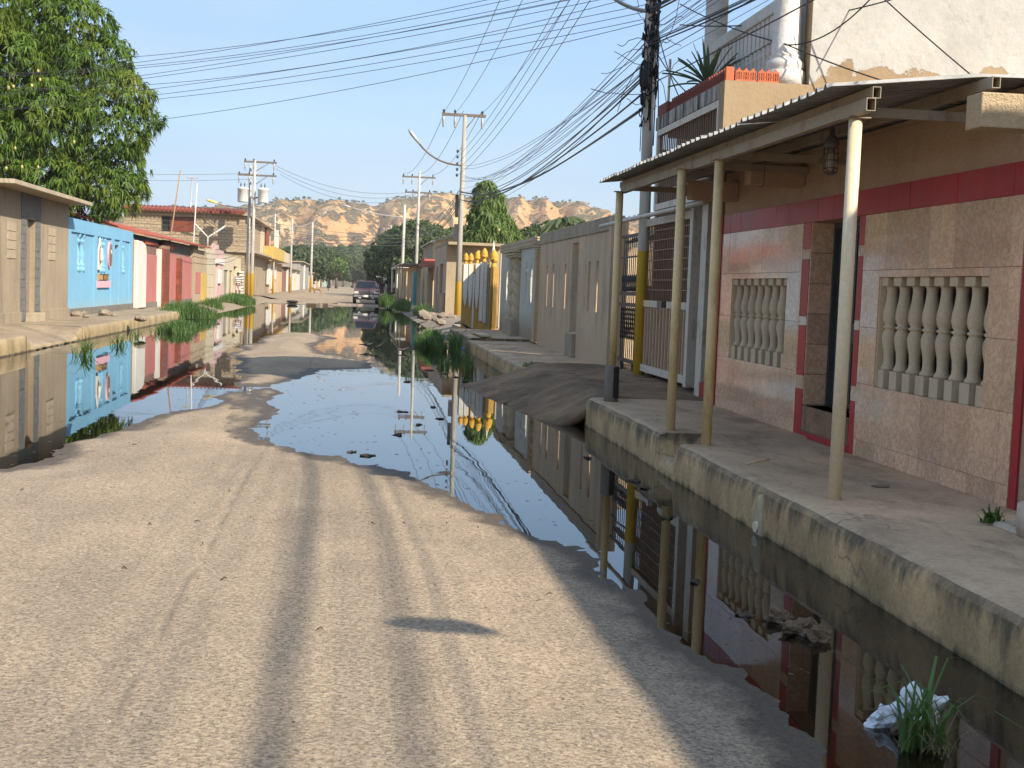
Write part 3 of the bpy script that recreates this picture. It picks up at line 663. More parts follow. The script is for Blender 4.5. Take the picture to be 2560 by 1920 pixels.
MB().box(4.8952, 5.05, 14.441, 14.6, 3.87, 7.0).build('wall_return', M_WPAINT, T)
MB().box(3.95, 4.12, 14.441, 17.55, 3.685, 3.86).build('parapet', M_MOULD, T, bevel=0.01)
MB().box(4.121, 9.2, 14.441, 17.55, 3.60, 3.858).build('balcony_slab', M_STUCCO, T)
MB().box(4.55, 9.2, 14.441, 17.9, 7.05, 7.28).build('roof_slab', M_WPAINT, T)
MB().wall('x', 6.2, 6.4, 14.45, 17.6, 3.862, 7.04, [(15, 16.1, 3.86, 6), (16.8, 18, 4.8, 6)]).build('upper_wall', M_WPAINT, T)
MB().box(4.6, 9.2, 17.551, 19.0, 3.60, 3.80).build('rear_slab', M_STUCCO, T)
MB().box(4.32, 9.2, 18.85, 19.0, 0.25, 3.59).build('far_wall', M_STUCCO, T)
MB().box(9.0, 9.2, 14.45, 18.84, 0.25, 3.59).build('back_wall', M_STUCCO, T)
# grey frame and bars of the opening above the gate
M_GREYP = rusty('grey_white_gate_paint', (0.62, 0.54, 0.43), rust=(0.25, 0.175, 0.11), amt=0.35, scale=9)
M_BROWNBAR = rusty('brown_gate_bars', (0.19, 0.10, 0.058), rust=(0.28, 0.165, 0.1), amt=0.55, rough=0.45)
b = MB().box(3.958, 4.03, 14.45, 17.5, 3.605, 3.683).box(3.958, 4.03, 14.45, 14.53, 2.62, 3.604).box(3.958, 4.03, 17.42, 17.5, 2.62, 3.604).box(3.958, 4.03, 14.531, 17.419, 2.62, 2.70)
b.build('grille_frame', M_GREYP, T)
b = MB()
y = 14.58
while y < 17.4: b.box(3.985, 4.0, y, y + 0.016, 2.70, 3.605); y += 0.1
for z in (2.85, 3.3): b.box(3.978, 3.984, 14.53, 17.42, z, z + 0.02)
b.build('grille_bars', M_BROWNBAR, T, kind='stuff')
MB().tube([(3.9, 14.6, 2.56), (3.9, 21.0, 2.56)], 0.03, 10).build('pipe_rail', M_GREYP, T)
MB().box(4.05, 4.17, 15.04, 15.29, 0.25, 2.60).build('gate_post', M_GREYP, T, bevel=0.006)
MB().box(4.04, 4.2, 14.5, 15.03, 0.25, 0.5).build('red_plinth', M_RED, T)
# balcony columns and balustrade
CP = [(0.23, 0), (0.23, 0.16), (0.20, 0.18), (0.215, 0.2), (0.21, 0.26), (0.17, 0.3), (0.165, 0.315), (0.175, 0.33), (0.155, 0.36), (0.15, 0.9), (0.148, 1.5), (0.142, 2.6), (0.16, 2.65), (0.2, 2.75), (0.2, 3.19)]
for y in (14.46, 17.45):
    MB().lathe(4.69, y, 3.86, CP, 28).build('balcony_column', M_WPAINT, T)
ra = MB().box(4.58, 4.75, 14.62, 17.3, 4.70, 4.84).build('hand_rail', M_WPAINT, T, bevel=0.012)
cb = MB().lathe(0, 0, 0, [(0.06, 0), (0.06, 0.05), (0.045, 0.07), (0.052, 0.2), (0.05, 0.3), (0.042, 0.42), (0.055, 0.44), (0.055, 0.46), (0.044, 0.48), (0.055, 0.5), (0.055, 0.52), (0.04, 0.54)], 12).box(-0.06, 0.06, -0.06, 0.06, 0.545, 0.835).mesh('baluster', M_WPAINT)
for i in range(15): put(cb, 'baluster', T, loc=(4.665, 14.76 + i * 0.165, 3.862))
# gable-topped terracotta border tiles along the parapet
M_TERRA = plaster('terracotta', (0.55, 0.16, 0.075), (0.48, 0.13, 0.06), streak=0.1, dirt_amt=0.2, fine=60, bst=0.2)
M_TERRAD = plaster('weathered_terracotta', (0.235, 0.062, 0.042), (0.19, 0.05, 0.035), streak=0.3, dirt_amt=0.4)
def border(L, ax):
    b = MB(); t = 0.03; wv = L / 3
    def bx(u0, u1, z0, z1): b.box(u0, u1, 0, t, z0, z1) if ax == 'y' else b.box(0, t, u0, u1, z0, z1)
    bx(0, L, 0, 0.018); bx(0, L, 0.055, 0.064); bx(0, L, 0.098, 0.108)
    for i in range(10):
        u = L * i / 9; bx(max(0, u - 0.0065), min(L, u + 0.0065), 0.018, 0.098) if i % 3 else bx(max(0, u - 0.011), min(L, u + 0.011), 0.018, 0.098)
    for i in range(3):
        P_ = [(i * wv, 0.108), ((i + 1) * wv, 0.108), ((i + 0.72) * wv, 0.123), ((i + 0.5) * wv, 0.148), ((i + 0.28) * wv, 0.123)]
        b.prism(P_, 'y' if ax == 'y' else 'x', 0, t)
    return b
me_b = border(0.235, 'y').mesh('border_tile', M_TERRA)
for i, x in enumerate((4.07, 4.325)):
    put(me_b, 'terracotta_border', None, loc=(x, 14.24, 3.864), label='bright terracotta lattice border tile on the parapet end, ' + ('left one beside the corner block' if i == 0 else 'right one beside the white column'), cat='border tile', group='terracotta border tiles facing the street end')
MB().box(3.96, 4.05, 14.23, 14.29, 3.864, 4.01).build('terracotta_block', M_TERRA, label='small terracotta corner block on the parapet', cat='block', bevel=0.004)
me_c = border(0.30, 'x').mesh('border_tile', M_TERRAD)
for i in range(8):
    put(me_c, 'terracotta_border', None, loc=(3.965, 14.31 + i * 0.31, 3.862), label='dull red gabled border tile in the row along the moulded parapet', cat='border tile', group='terracotta border tiles along the parapet')
MB().box(3.96, 4.02, 17.0, 17.52, 3.862, 4.01).build('terracotta_block', M_TERRAD, label='dark red brick block at the far end of the parapet', cat='block', bevel=0.01)
MB().tube([(4.05, 17.3, 3.85), (4.05, 17.3, 4.6)], 0.018, 8).build('metal_rod', M_GREYP, label='short grey metal rod standing on the far parapet end', cat='rod')
# agave in a clay pot
ag = thing('agave_plant', 'spiky agave in a red clay pot on the parapet', 'plant', (4.2, 15.9, 3.86))
MB().lathe(4.2, 15.9, 3.853, [(0.09, 0), (0.13, 0.17), (0.145, 0.17), (0.145, 0.21), (0.12, 0.21), (0.11, 0.19)], 16).build('pot', M_TERRAD, ag)
M_AGAVE = leafmat('agave_leaf', (0.085, 0.12, 0.075), (0.12, 0.155, 0.10), None, 0.5)
for i in range(34):
    a = i * 2.4; el = math.radians(12 + 66 * (i / 34.0)); ln = 0.62 * R.uniform(0.75, 1.1); b = MB(); n = 6
    for j in range(n + 1):
        t = j / n; wd = 0.034 * (math.sin(min(1, t * 1.25 + 0.25) * math.pi * 0.5) if t < 0.6 else 1) * (1 - t) ** 0.55 + 0.001
        rr = ln * t * math.cos(el); zz = 4.06 + ln * t * math.sin(el) - 0.13 * t * t * math.cos(el)
        cx_, cy_ = 4.2 + rr * math.cos(a), 15.9 + rr * math.sin(a); sx, sy = -math.sin(a) * wd, math.cos(a) * wd
        b.v += [(cx_ - sx, cy_ - sy, zz + 0.012), (cx_, cy_, zz - 0.006), (cx_ + sx, cy_ + sy, zz + 0.012)]
    for j in range(n):
        for q in range(2): a0 = j * 3 + q; b.f.append((a0, a0 + 1, a0 + 4, a0 + 3)); b.m.append(0); b.sm.append(True)
    b.build('leaf', M_AGAVE, ag)

# ---- sliding gate
G = thing('sliding_gate', 'tall brown barred sliding gate in a pale frame behind the porch columns', 'gate', (4.15, 17.6, 0.38))
gy0, gy1 = 15.72, 18.8
fb = MB().box(4.12, 4.19, gy0 + 0.14, gy1, 0.40, 0.50).box(4.12, 4.19, gy0 + 0.14, gy1, 2.46, 2.56).box(4.12, 4.19, gy1 - 0.09, gy1, 0.501, 2.459)
fb.build('frame', M_GREYP, G, bevel=0.004)
MB().box(4.05, 4.23, gy0, gy0 + 0.135, 0.38, 2.58).build('end_stile', M_GREYP, G, bevel=0.006)
b = MB(); y = gy0 + 0.18
while y < gy1 - 0.1: b.box(4.15, 4.165, y, y + 0.016, 1.42, 2.458); y += 0.098
for z in np.linspace(1.56, 2.38, 7): b.box(4.143, 4.149, gy0 + 0.145, gy1 - 0.09, z, z + 0.011)
b.build('upper_bars', M_BROWNBAR, G, kind='stuff')
y = gy0 + 0.16; i = 0
while y < gy1 - 0.24:
    if i not in (5, 6): MB().box(4.125, 4.185, y, y + 0.26, 1.325, 1.415).build('lock_rail', M_GREYP if i % 3 else M_PIPE, G)
    y += 0.265; i += 1
M_SLAT = rusty('brown_pressed_slat', (0.30, 0.165, 0.09), rust=(0.2, 0.14, 0.095), amt=0.4, rough=0.4)
M_SLATE = rusty('bare_slat_edge', (0.62, 0.45, 0.29), rust=(0.2, 0.12, 0.07), amt=0.4, rough=0.4)
y = gy0 + 0.15
while y < gy1 - 0.2:
    sl_ = MB().box(4.15, 4.16, y, y + 0.18, 0.501, 1.324).build('slat', M_SLAT, G)
    MB().box(4.125, 4.149, y + 0.005, y + 0.026, 0.502, 1.322).build('slat_edge', M_SLATE, sl_)
    y += 0.185
# yard behind the black iron gate
M_IRON = rusty('black_iron', (0.022, 0.021, 0.02), rust=(0.05, 0.03, 0.02), amt=0.4, rough=0.5)
I = thing('iron_gate', 'black wrought iron gate with twisted bars and small wheels beside the yellow pole', 'gate', (4.15, 20.2, 0.4))
b = MB(); y = 19.2
while y < 20.6: b.tube([(4.2, y, 0.5), (4.2, y, 2.36)], 0.0075, 6); y += 0.14
b.build('bars', M_IRON, I, kind='stuff')
for z, h in ((0.44, 0.06), (1.30, 0.06), (1.47, 0.06), (2.05, 0.025), (2.36, 0.05)): MB().box(4.185, 4.215, 19.14, 20.62, z, z + h).build('cross_bar', M_IRON, I)
b = MB(); y = 19.25
while y < 20.6:
    b.lathe(4.2, y, 1.535, [(0.01, 0), (0.016, 0.03), (0.008, 0.09), (0.012, 0.16), (0.02, 0.2), (0.003, 0.26)], 6)
    for s in range(7): b.lathe(4.2, y, 0.8 + s * 0.07, [(0.006, 0), (0.013, 0.035), (0.006, 0.07)], 6)
    y += 0.14
b.build('spears_and_twists', M_IRON, I, kind='stuff')
for y in (19.45, 20.3):
    MB().tube([(4.2, y + 0.07 * math.cos(t * math.pi / 8), 0.40 + 0.07 * math.sin(t * math.pi / 8)) for t in range(17)], 0.018, 6).build('wheel', M_IRON, I)
M_CLOTH = flat('wine_red_cloth', (0.24, 0.02, 0.05), 0.9)
b = MB()
for j in range(12):
    for i in range(14):
        b.v.append((4.42 + 0.03 * math.sin(i * 1.7 + j * 0.2), 19.35 + 0.62 * i / 13, 1.62 - 0.85 * j / 11 * (1 - 0.12 * abs(i - 6) / 6)))
for j in range(11):
    for i in range(13): a = j * 14 + i; b.f.append((a, a + 1, a + 15, a + 14)); b.m.append(0); b.sm.append(True)
o = b.build('hanging_cloth', M_CLOTH, label='wine red cloth hanging behind the black iron gate', cat='cloth'); o.modifiers.new('t', 'SOLIDIFY').thickness = 0.006
MB().tube([(4.42, 19.0, 1.625), (4.42, 21.0, 1.63)], 0.005, 5).build('clothes_line', M_IRON, label='thin line carrying the wine red cloth', cat='line')
M_YARD = plaster('sunlit_yard_wall', (0.55, 0.43, 0.29), (0.48, 0.36, 0.24))
MB().box(4.6, 10, 22.6, 22.85, 0.2, 2.3).build('yard_wall', M_YARD, label='sunlit cream yard wall seen through the black iron gate', cat='wall')
lt = thing('lean_to_roof', 'small corrugated lean-to roof above the black iron gate', 'roof', (4.8, 20.5, 2.4))
b = MB()
for i in range(60):
    y = 18.95 + i * 0.03
    for x, z in ((4.35, 2.36), (6.6, 2.78)): b.v.append((x, y, z + 0.02 * math.sin(i * math.pi / 2.5)))
b.f = [(i * 2, i * 2 + 2, i * 2 + 3, i * 2 + 1) for i in range(59)]; b.m = [0] * 59; b.sm = [True] * 59
b.build('sheet', M_TIN, lt).modifiers.new('t', 'SOLIDIFY').thickness = 0.004
MB().box(4.3, 4.38, 18.95, 20.9, 2.30, 2.34).build('eave_beam', M_IRON, lt)

# ================================================================== RIGHT SIDE, MIDDLE DISTANCE
M_GREYR = plaster('bare_grey_render', (0.64, 0.47, 0.30), (0.52, 0.375, 0.24), dirt=(0.2, 0.165, 0.125), streak=0.6, dirt_amt=0.4, splash=(0.45, 1.1, (0.50, 0.37, 0.235)))
M_BLOCK = plaster('grey_block_course', (0.42, 0.335, 0.235), (0.34, 0.27, 0.19), streak=0.4)
M_PALEB = plaster('pale_blue_wash', (0.58, 0.57, 0.48), (0.5, 0.485, 0.41), dirt=(0.2, 0.18, 0.14), streak=0.45, splash=(0.5, 1.0, (0.33, 0.27, 0.19)))
M_CREAMS = plaster('stained_cream_stone', (0.55, 0.43, 0.275), (0.46, 0.355, 0.225), streak=0.3)
M_OCHRE = plaster('ochre_paint', (0.52, 0.32, 0.085), (0.46, 0.27, 0.07), streak=0.2, dirt_amt=0.25)
M_GOLD = plaster('gold_ochre_finial', (0.60, 0.34, 0.05), (0.52, 0.29, 0.05), streak=0.1, dirt_amt=0.25)
M_WHITE = plaster('white_limewash', (0.62, 0.6, 0.54), (0.55, 0.53, 0.475), dirt=(0.35, 0.3, 0.24), streak=0.2, dirt_amt=0.2)
M_BLUEDOOR = flat('pale_blue_grey_door', (0.36, 0.42, 0.46), 0.5)
XG = 4.14
gw = thing('slotted_grey_wall', 'grey rendered wall with tall narrow slots and a door gap', 'wall', (XG, 26, 0.27))
slots = [(y - 0.1, y + 0.1, 1.16, 2.04) for y in (28.35, 27.45, 25.88, 23.2, 22.42)] + [(24.4, 25.12, 0.72, 2.42)]
MB().wall('x', XG, XG + 0.2, 21.2, 29.55, 0.2, 2.52, slots).build('wall', M_GREYR, gw)
MB().box(XG - 0.025, XG + 0.2, 21.2, 29.55, 2.521, 2.76).build('block_course', M_BLOCK, gw, bevel=0.01)
MB().box(XG + 0.12, XG + 0.16, 24.6, 25.11, 0.73, 2.35).build('door', M_BLUEDOOR, gw)
MB().box(XG - 0.08, XG + 0.1, 24.35, 25.15, 0.26, 0.715).build('step', M_BLOCK, gw, bevel=0.02)
MB().box(XG - 0.06, XG + 0.22, 20.98, 21.199, 0.2, 2.72).build('end_pier', M_GREYR, gw, bevel=0.01)
MB().box(4.33, 10, 31.2, 31.4, 0.2, 2.5).build('yard_wall', M_YARD, label='sunlit cream cross wall glimpsed through the grey wall slots', cat='wall')
MB().box(4.5, 10, 41.0, 41.2, 0.2, 2.6).build('yard_wall', M_YARD, label='sunlit cream cross wall glimpsed through the ogive windows', cat='wall')
# pale wall with ogive openings and twisted columns
ow = thing('ogive_wall', 'pale blue garden wall with pointed ogive openings and twisted columns', 'wall', (XG, 33.5, 0.33))
og = [30.87, 31.85, 35.85]
hl = [(y - 0.15, y + 0.15, 1.14, 2.22) for y in og]
for y0, y1 in ((30.1, 32.95), (35.1, 37.4)):
    MB().wall('x', XG, XG + 0.16, y0, y1, 0.3, 2.5, [h for h in hl if y0 < h[0] < y1]).build('panel', M_PALEB, ow)
for y in og:
    b = MB()
    for s in (-1, 1):
        for za, zb in ((2.22, 1.8), (1.14, 1.42)):
            e = y + s * 0.15
            b.prism([(e, za), (e, zb), (y + s * 0.09, za + (zb - za) * 0.45), (y, za)], 'x', XG + 0.005, XG + 0.155)
    b.build('ogive_arch', M_PALEB, ow)
M_RIB = M_CREAMS
b = MB(); z = 2.5
for i in range(5): b.box(XG - 0.05 - 0.012 * (i % 2), XG + 0.17, 30.1, 37.4, z + i * 0.045 + 0.001, z + (i + 1) * 0.045)
b.build('cornice', M_RIB, ow)
b = MB(); 
for i in range(48): b.box(XG - 0.06, XG + 0.16, 29.7, 30.09, 0.32 + i * 0.05, 0.32 + i * 0.05 + 0.038)
b.build('ribbed_pier', M_RIB, ow)
for y in (33.3, 34.2):
    b = MB(); n = 20; k = 60
    for j in range(k + 1):
        for q in range(n):
            a = 2 * math.pi * q / n; rr = 0.17 + 0.035 * math.sin(3 * a + j * 0.55)
            b.v.append((XG + 0.02 + rr * math.cos(a), y + rr * math.sin(a), 0.75 + 1.55 * j / k))
    for j in range(k):
        for q in range(n): b.f.append((j * n + q, j * n + (q + 1) % n, (j + 1) * n + (q + 1) % n, (j + 1) * n + q)); b.m.append(0); b.sm.append(True)
    b.build('twisted_column', M_CREAMS, ow)
MB().box(XG + 0.05, XG + 0.15, 32.96, 35.09, 0.3, 2.5).build('recess_wall', M_PALEB, ow)
for i, z in enumerate((2.3, 2.36, 2.43)): MB().box(XG - 0.2 + 0.03 * (2 - i) - 0.05, XG + 0.049, 32.95, 34.6, z, z + 0.055).build('capital_slab', M_CREAMS, ow)
MB().box(XG - 0.22, XG + 0.049, 32.95, 34.7, 0.3, 0.749).build('plinth', M_BLOCK, ow, bevel=0.02)
# gateway with white drop-shaped pickets and gilded onion finials, facing the camera
og_ = thing('onion_gateway', 'ochre gateway front with white pointed pickets and golden onion finials', 'gateway', (3.6, 37.3, 0.3))
YG = 37.9
MB().box(3.09, 3.845, YG, YG + 0.22, 0.2, 2.16).build('ochre_front', M_OCHRE, og_, bevel=0.01)
def drop(x0, x1, ztop, zbot, th=0.05, pointed=True):
    c = (x0 + x1) / 2; w2 = (x1 - x0) / 2
    P_ = [(x0, ztop)] + ([(x0, zbot + 0.55), (x0 + w2 * 0.2, zbot + 0.3), (x0 + w2 * 0.6, zbot + 0.1), (c, zbot), (x1 - w2 * 0.6, zbot + 0.1), (x1 - w2 * 0.2, zbot + 0.3), (x1, zbot + 0.55)] if pointed else [(x0, zbot), (x1, zbot)]) + [(x1, ztop)]
    return MB().prism(P_, 'y', YG - th, YG - 0.002).build('picket', M_WHITE, og_)
drop(3.105, 3.235, 2.17, 0.95); drop(3.255, 3.375, 2.17, 0.9); drop(3.385, 3.435, 1.9, 0.3, 0.07, False); drop(3.45, 3.565, 2.2, 0.86)
drop(3.585, 3.69, 2.24, 0.55, 0.04, False); drop(3.70, 3.79, 2.24, 0.5, 0.04, False)
ON = [(0.03, 0.0), (0.075, 0.005), (0.062, 0.03), (0.05, 0.09), (0.045, 0.11), (0.07, 0.125), (0.09, 0.15), (0.098, 0.19), (0.09, 0.195), (0.093, 0.215), (0.088, 0.27), (0.07, 0.325), (0.045, 0.365), (0.018, 0.395), (0.003, 0.41)]
def finial(x, y, z, s):
    MB().lathe(x, y, z, [(r * s, h * s) for r, h in ON], 18).build('onion_finial', M_GOLD, og_)
finial(3.17, YG + 0.05, 2.16, 0.82); finial(3.315, YG + 0.05, 2.16, 0.82); finial(3.50, YG + 0.06, 2.2, 0.9); finial(3.545, YG + 0.2, 2.2, 0.95); finial(3.70, YG + 0.05, 2.24, 1.02)
for i in range(24): MB().box(3.80, 3.85, YG - 0.06, YG - 0.002, 0.5 + i * 0.075, 0.5 + i * 0.075 + 0.06).build('lattice_block', M_BLOCK, og_)
MB().box(3.862, 4.105, YG - 0.12, YG + 0.15, 0.3, 2.1).build('ochre_pillar', M_OCHRE, og_, bevel=0.01)
finial(3.975, YG, 2.1, 1.28)
MB().lathe(4.0, YG + 0.5, 2.3, [(0.09, 0), (0.07, 0.2), (0.03, 0.42), (0.004, 0.6)], 12).build('white_spike', M_WHITE, og_)
b = MB()
for i in range(7): b.tube([(3.90 + i * 0.032, YG - 0.16, 0.35), (3.90 + i * 0.032, YG - 0.16, 1.55 + (i % 2) * 0.1)], 0.006, 5)
b.build('iron_bars', M_IRON, og_, kind='stuff')
MB().box(3.1, 3.845, YG + 0.221, YG + 3.4, 0.2, 0.34).build('landing', M_BLOCK, og_)

# ---- plain beige house further on, its end wall in the sun
M_BEIGE = plaster('sunlit_beige_render', (0.38, 0.30, 0.195), (0.32, 0.245, 0.155), streak=0.35, dirt=(0.18, 0.14, 0.1))
bh = thing('beige_house', 'plain beige rendered house with a sunlit blank end wall behind the yellow-footed pole', 'house', (5.5, 64, 0.2))
MB().box(4.2, 6.75, 60.9, 61.15, 0.1, 3.42).build('end_wall', M_BEIGE, bh)
MB().wall('x', 4.2, 4.4, 61.151, 70, 0.1, 3.42, [(63.2, 65.6, 0.3, 2.6), (67, 68, 0.3, 2.5)]).build('front_wall', M_GREYR, bh)
MB().box(4.2, 6.75, 60.1, 70.1, 3.421, 3.55).build('roof_slab', M_BEIGE, bh)
MB().box(4.6, 4.65, 63.2, 65.6, 0.3, 2.6).build('door', M_BLOCK, bh); MB().box(4.6, 4.65, 67, 68, 0.3, 2.5).build('door', M_DARKBOARD, bh)
MB().box(3.95, 4.19, 61.2, 62.6, 0.1, 1.2).build('low_pier', M_BLOCK, bh, bevel=0.03)
M_REDT = plaster('red_roof_sheet', (0.40, 0.10, 0.06), (0.32, 0.075, 0.05), streak=0.15)
M_TEAL = flat('teal_paint', (0.06, 0.28, 0.28), 0.6); M_MAROON = flat('maroon_paint', (0.14, 0.03, 0.03), 0.6)
rh = thing('red_roofed_house', 'small house with red canopy, maroon bars and a cream pillar', 'house', (5, 78, 0.2))
MB().wall('x', 4.4, 4.6, 70.5, 88, 0.1, 2.6, [(73, 75.5, 0.3, 2.3), (78, 81, 0.9, 2.2)]).build('front_wall', M_CREAMS, rh)
MB().prism([(70.3, 2.55), (71, 2.95), (74, 3.0), (76, 2.6)], 'x', 3.7, 5.2).build('canopy', M_REDT, rh)
MB().box(3.95, 4.2, 71.5, 72.0, 0.2, 2.5).build('pillar', M_CREAMS, rh)
MB().box(3.75, 3.95, 84, 85.2, 0.2, 2.4).build('teal_pillar', M_TEAL, rh)
for i in range(9): MB().box(4.25, 4.3, 72.8 + i * 0.5, 72.9 + i * 0.5, 0.3, 2.2).build('maroon_bar', M_MAROON, rh)
bb = thing('block_house', 'unrendered block house with stepped gable behind the red canopy', 'house', (6, 84, 0.2))
MB().prism([(4.7, 0.1), (8.5, 0.1), (8.5, 4.4), (6.5, 4.7), (4.7, 4.1)], 'y', 80, 80.3).build('gable_wall', M_CREAMS, bb)
MB().box(4.7, 4.9, 80.31, 92, 0.1, 4.1).build('front_wall', M_BLOCK, bb)
MB().prism([(4.5, 4.12), (6.5, 4.75), (8.7, 4.42), (8.7, 4.52), (6.5, 4.85), (4.5, 4.22)], 'y', 79.8, 92).build('roof', M_TIN, bb)
sk = thing('plank_shack', 'grey shack with flat sheet roof and pale doorway', 'shack', (5, 100, 0.2))
MB().wall('x', 4.3, 4.5, 93, 108, 0.1, 2.9, [(96, 97.2, 0.2, 2.2), (101, 102.4, 0.2, 2.2)]).build('front_wall', M_GREYR, sk)
MB().box(4.3, 6.5, 92.7, 92.95, 0.1, 2.9).build('end_wall', M_BEIGE, sk)
MB().box(3.2, 6.6, 92, 108.4, 2.95, 3.03).build('roof', M_TIN, sk)
for y in (93, 99, 105): MB().cyl((3.3, y, 0.1), (3.3, y, 2.95), 0.05, n=8).build('post', M_PIPE, sk)
cs = [(0.55, 0.47, 0.30), (0.62, 0.58, 0.5), (0.45, 0.30, 0.2), (0.5, 0.38, 0.25), (0.38, 0.42, 0.38), (0.6, 0.5, 0.38)]
lbR = ['cream house with pale flat canopy far down the right side', 'whitish house beyond the cream canopy house on the right', 'brown house far along the right side', 'tan house next to last on the right', 'greenish house at the far right end', 'last sandy house on the right before the trees']
y = 110
for i in range(6):
    L = 14 + 7 * i; c = thing('far_house', lbR[i], 'house', (5, y, 0.2), 'houses far along the right side')
    mt = plaster('far_wall_paint', cs[i])
    hz = [(y + L * 0.2, y + L * 0.2 + 1.2, 0.3, 2.3), (y + L * 0.55, y + L * 0.55 + 1.6, 1, 2.2)]
    MB().wall('x', 4.3, 4.6, y, y + L - 0.6, 0.1, 2.9 + 0.3 * (i % 3), hz).build('front_wall', mt, c)
    MB().box(4.62, 9, y, y + 0.3, 0.1, 2.9 + 0.3 * (i % 3)).build('end_wall', mt, c)
    MB().box(3.4 if i % 2 == 0 else 4.1, 9.2, y - 0.3, y + L - 0.4, 2.92 + 0.3 * (i % 3), 3.05 + 0.3 * (i % 3)).build('roof', M_WHITE if i == 0 else M_BLOCK, c)
    for h in hz: MB().box(4.5, 4.55, h[0], h[1], h[2], h[3]).build('door' if h[2] < 0.5 else 'window', M_DARKBOARD, c)
    if i % 2 == 0:
        for q in (0.3, L - 1): MB().cyl((3.5, y + q, 0), (3.5, y + q, 2.93 + 0.3 * (i % 3)), 0.09, n=8).build('post', M_WHITE, c)
    y += L

# ================================================================== LEFT SIDE
XL = -7.7
M_LBEIGE = plaster('streaked_beige_cement', (0.35, 0.28, 0.195), (0.285, 0.228, 0.158), dirt=(0.17, 0.135, 0.095), streak=0.6, dirt_amt=0.3)
M_SLATE = plaster('dark_stone_tile', (0.125, 0.125, 0.118), (0.17, 0.168, 0.155), streak=0.1, scale=5, dirt=(0.06, 0.06, 0.058))
M_CEMENT = plaster('pale_cement_slab', (0.42, 0.345, 0.245), (0.35, 0.285, 0.2), streak=0)
M_BROWND = flat('brown_door_board', (0.24, 0.18, 0.13), 0.6)
B1 = thing('beige_cement_house', 'streaked beige cement house with flat eave and dark stone door surround', 'house', (-8.5, 31, 0.3))
MB().wall('x', XL - 0.25, XL, 20.0, 37.08, 0.1, 3.31, [(32.52, 33.3, 0.52, 2.73)]).build('wall', M_LBEIGE, B1)
MB().box(-14, XL - 0.251, 36.8, 37.08, 0.1, 3.31).build('end_wall', M_LBEIGE, B1)
MB().box(-14, -7.1, 28.9, 37.2, 3.312, 3.41).build('eave_slab', M_CEMENT, B1, bevel=0.012)
MB().box(XL - 0.16, XL - 0.12, 32.66, 33.299, 0.53, 2.74).build('door', M_BROWND, B1)
MB().box(XL + 0.001, XL + 0.05, 20.0, 31.88, 0.1, 0.55).box(XL + 0.001, XL + 0.05, 33.93, 37.08, 0.1, 0.55).build('plinth', M_LBEIGE, B1, bevel=0.01)
MB().box(XL + 0.001, XL + 0.012, 31.91, 33.9, 2.76, 3.31).build('surround_head', M_SLATE, B1)
for ya in (31.92, 33.32):
    z = 0.32
    while z < 2.75:
        h = R.uniform(0.12, 0.3); h = min(h, 2.76 - z); yy = ya
        while yy < ya + 0.49:
            w_ = min(R.uniform(0.15, 0.3), ya + 0.5 - yy); MB().box(XL + 0.001, XL + R.uniform(0.014, 0.026), yy + 0.004, yy + w_ - 0.004, z + 0.004, z + h - 0.004).build('stone_tile', M_SLATE, B1); yy += w_
        z += h
MB().box(XL + 0.001, XL + 0.25, 32.4, 33.35, 0.1, 0.5).build('door_step', M_CEMENT, B1, bevel=0.01)
for ya, za in ((30.7, 1.77), (34.72, 1.8)):
    for r_ in range(4):
        for c_ in range(2 if r_ % 2 == 0 else 1):
            w_ = 0.36 if r_ % 2 == 0 else 0.74
            MB().box(XL + 0.001, XL + 0.018, ya + c_ * 0.38, ya + c_ * 0.38 + w_, za + r_ * 0.205, za + r_ * 0.205 + 0.19).build('block', M_BLOCK, B1)
# ---- light blue wall
M_BLUE = plaster('sky_blue_paint', (0.185, 0.40, 0.56), (0.16, 0.355, 0.515), dirt=(0.22, 0.3, 0.33), streak=0.2, dirt_amt=0.25, bst=0.2, splash=(0.42, 0.8, (0.25, 0.37, 0.42)))
M_PLINTH = plaster('grey_plinth', (0.19, 0.175, 0.15), (0.15, 0.135, 0.115), streak=0.4)
B2 = thing('blue_wall', 'sky blue painted garden wall with panels, baluster windows and plaques', 'wall', (XL, 41, 0.3))
def yb(px): return YX(px / 3.95, XL, 640)
y0_, y1_ = 37.1, yb(1312)
wn_ = [(yb(780), yb(866), 1.53, 2.56), (yb(1004), yb(1062), 1.53, 2.56), (yb(1206), yb(1250), 1.53, 2.56)]
MB().wall('x', XL - 0.22, XL - 0.05, y0_, y1_, 0.3, 2.98, wn_).build('wall', M_BLUE, B2)
MB().box(XL - 0.049, XL, y0_, y1_, 2.62, 2.99).build('top_band', M_BLUE, B2)
for a, c in ((y0_, y0_ + 0.35), (yb(935), yb(965)), (yb(1105), yb(1130)), (yb(1185), yb(1206)), (yb(1285), y1_)):
    MB().box(XL - 0.049, XL, a, c, 0.5, 2.619).build('pilaster', M_BLUE, B2)
MB().box(XL - 0.24, XL + 0.012, y0_, y1_ + 0.2, 0.1, 0.499).build('plinth', M_PLINTH, B2)
bme = MB().lathe(0, 0, 0, [(0.13, 0), (0.13, 0.1), (0.09, 0.13), (0.12, 0.17), (0.12, 0.22), (0.07, 0.26), (0.1, 0.4), (0.1, 0.5), (0.06, 0.72), (0.06, 0.8), (0.11, 0.84), (0.11, 0.9), (0.08, 0.94), (0.13, 0.98), (0.13, 1.13)], 14).mesh('baluster', M_BLUE)
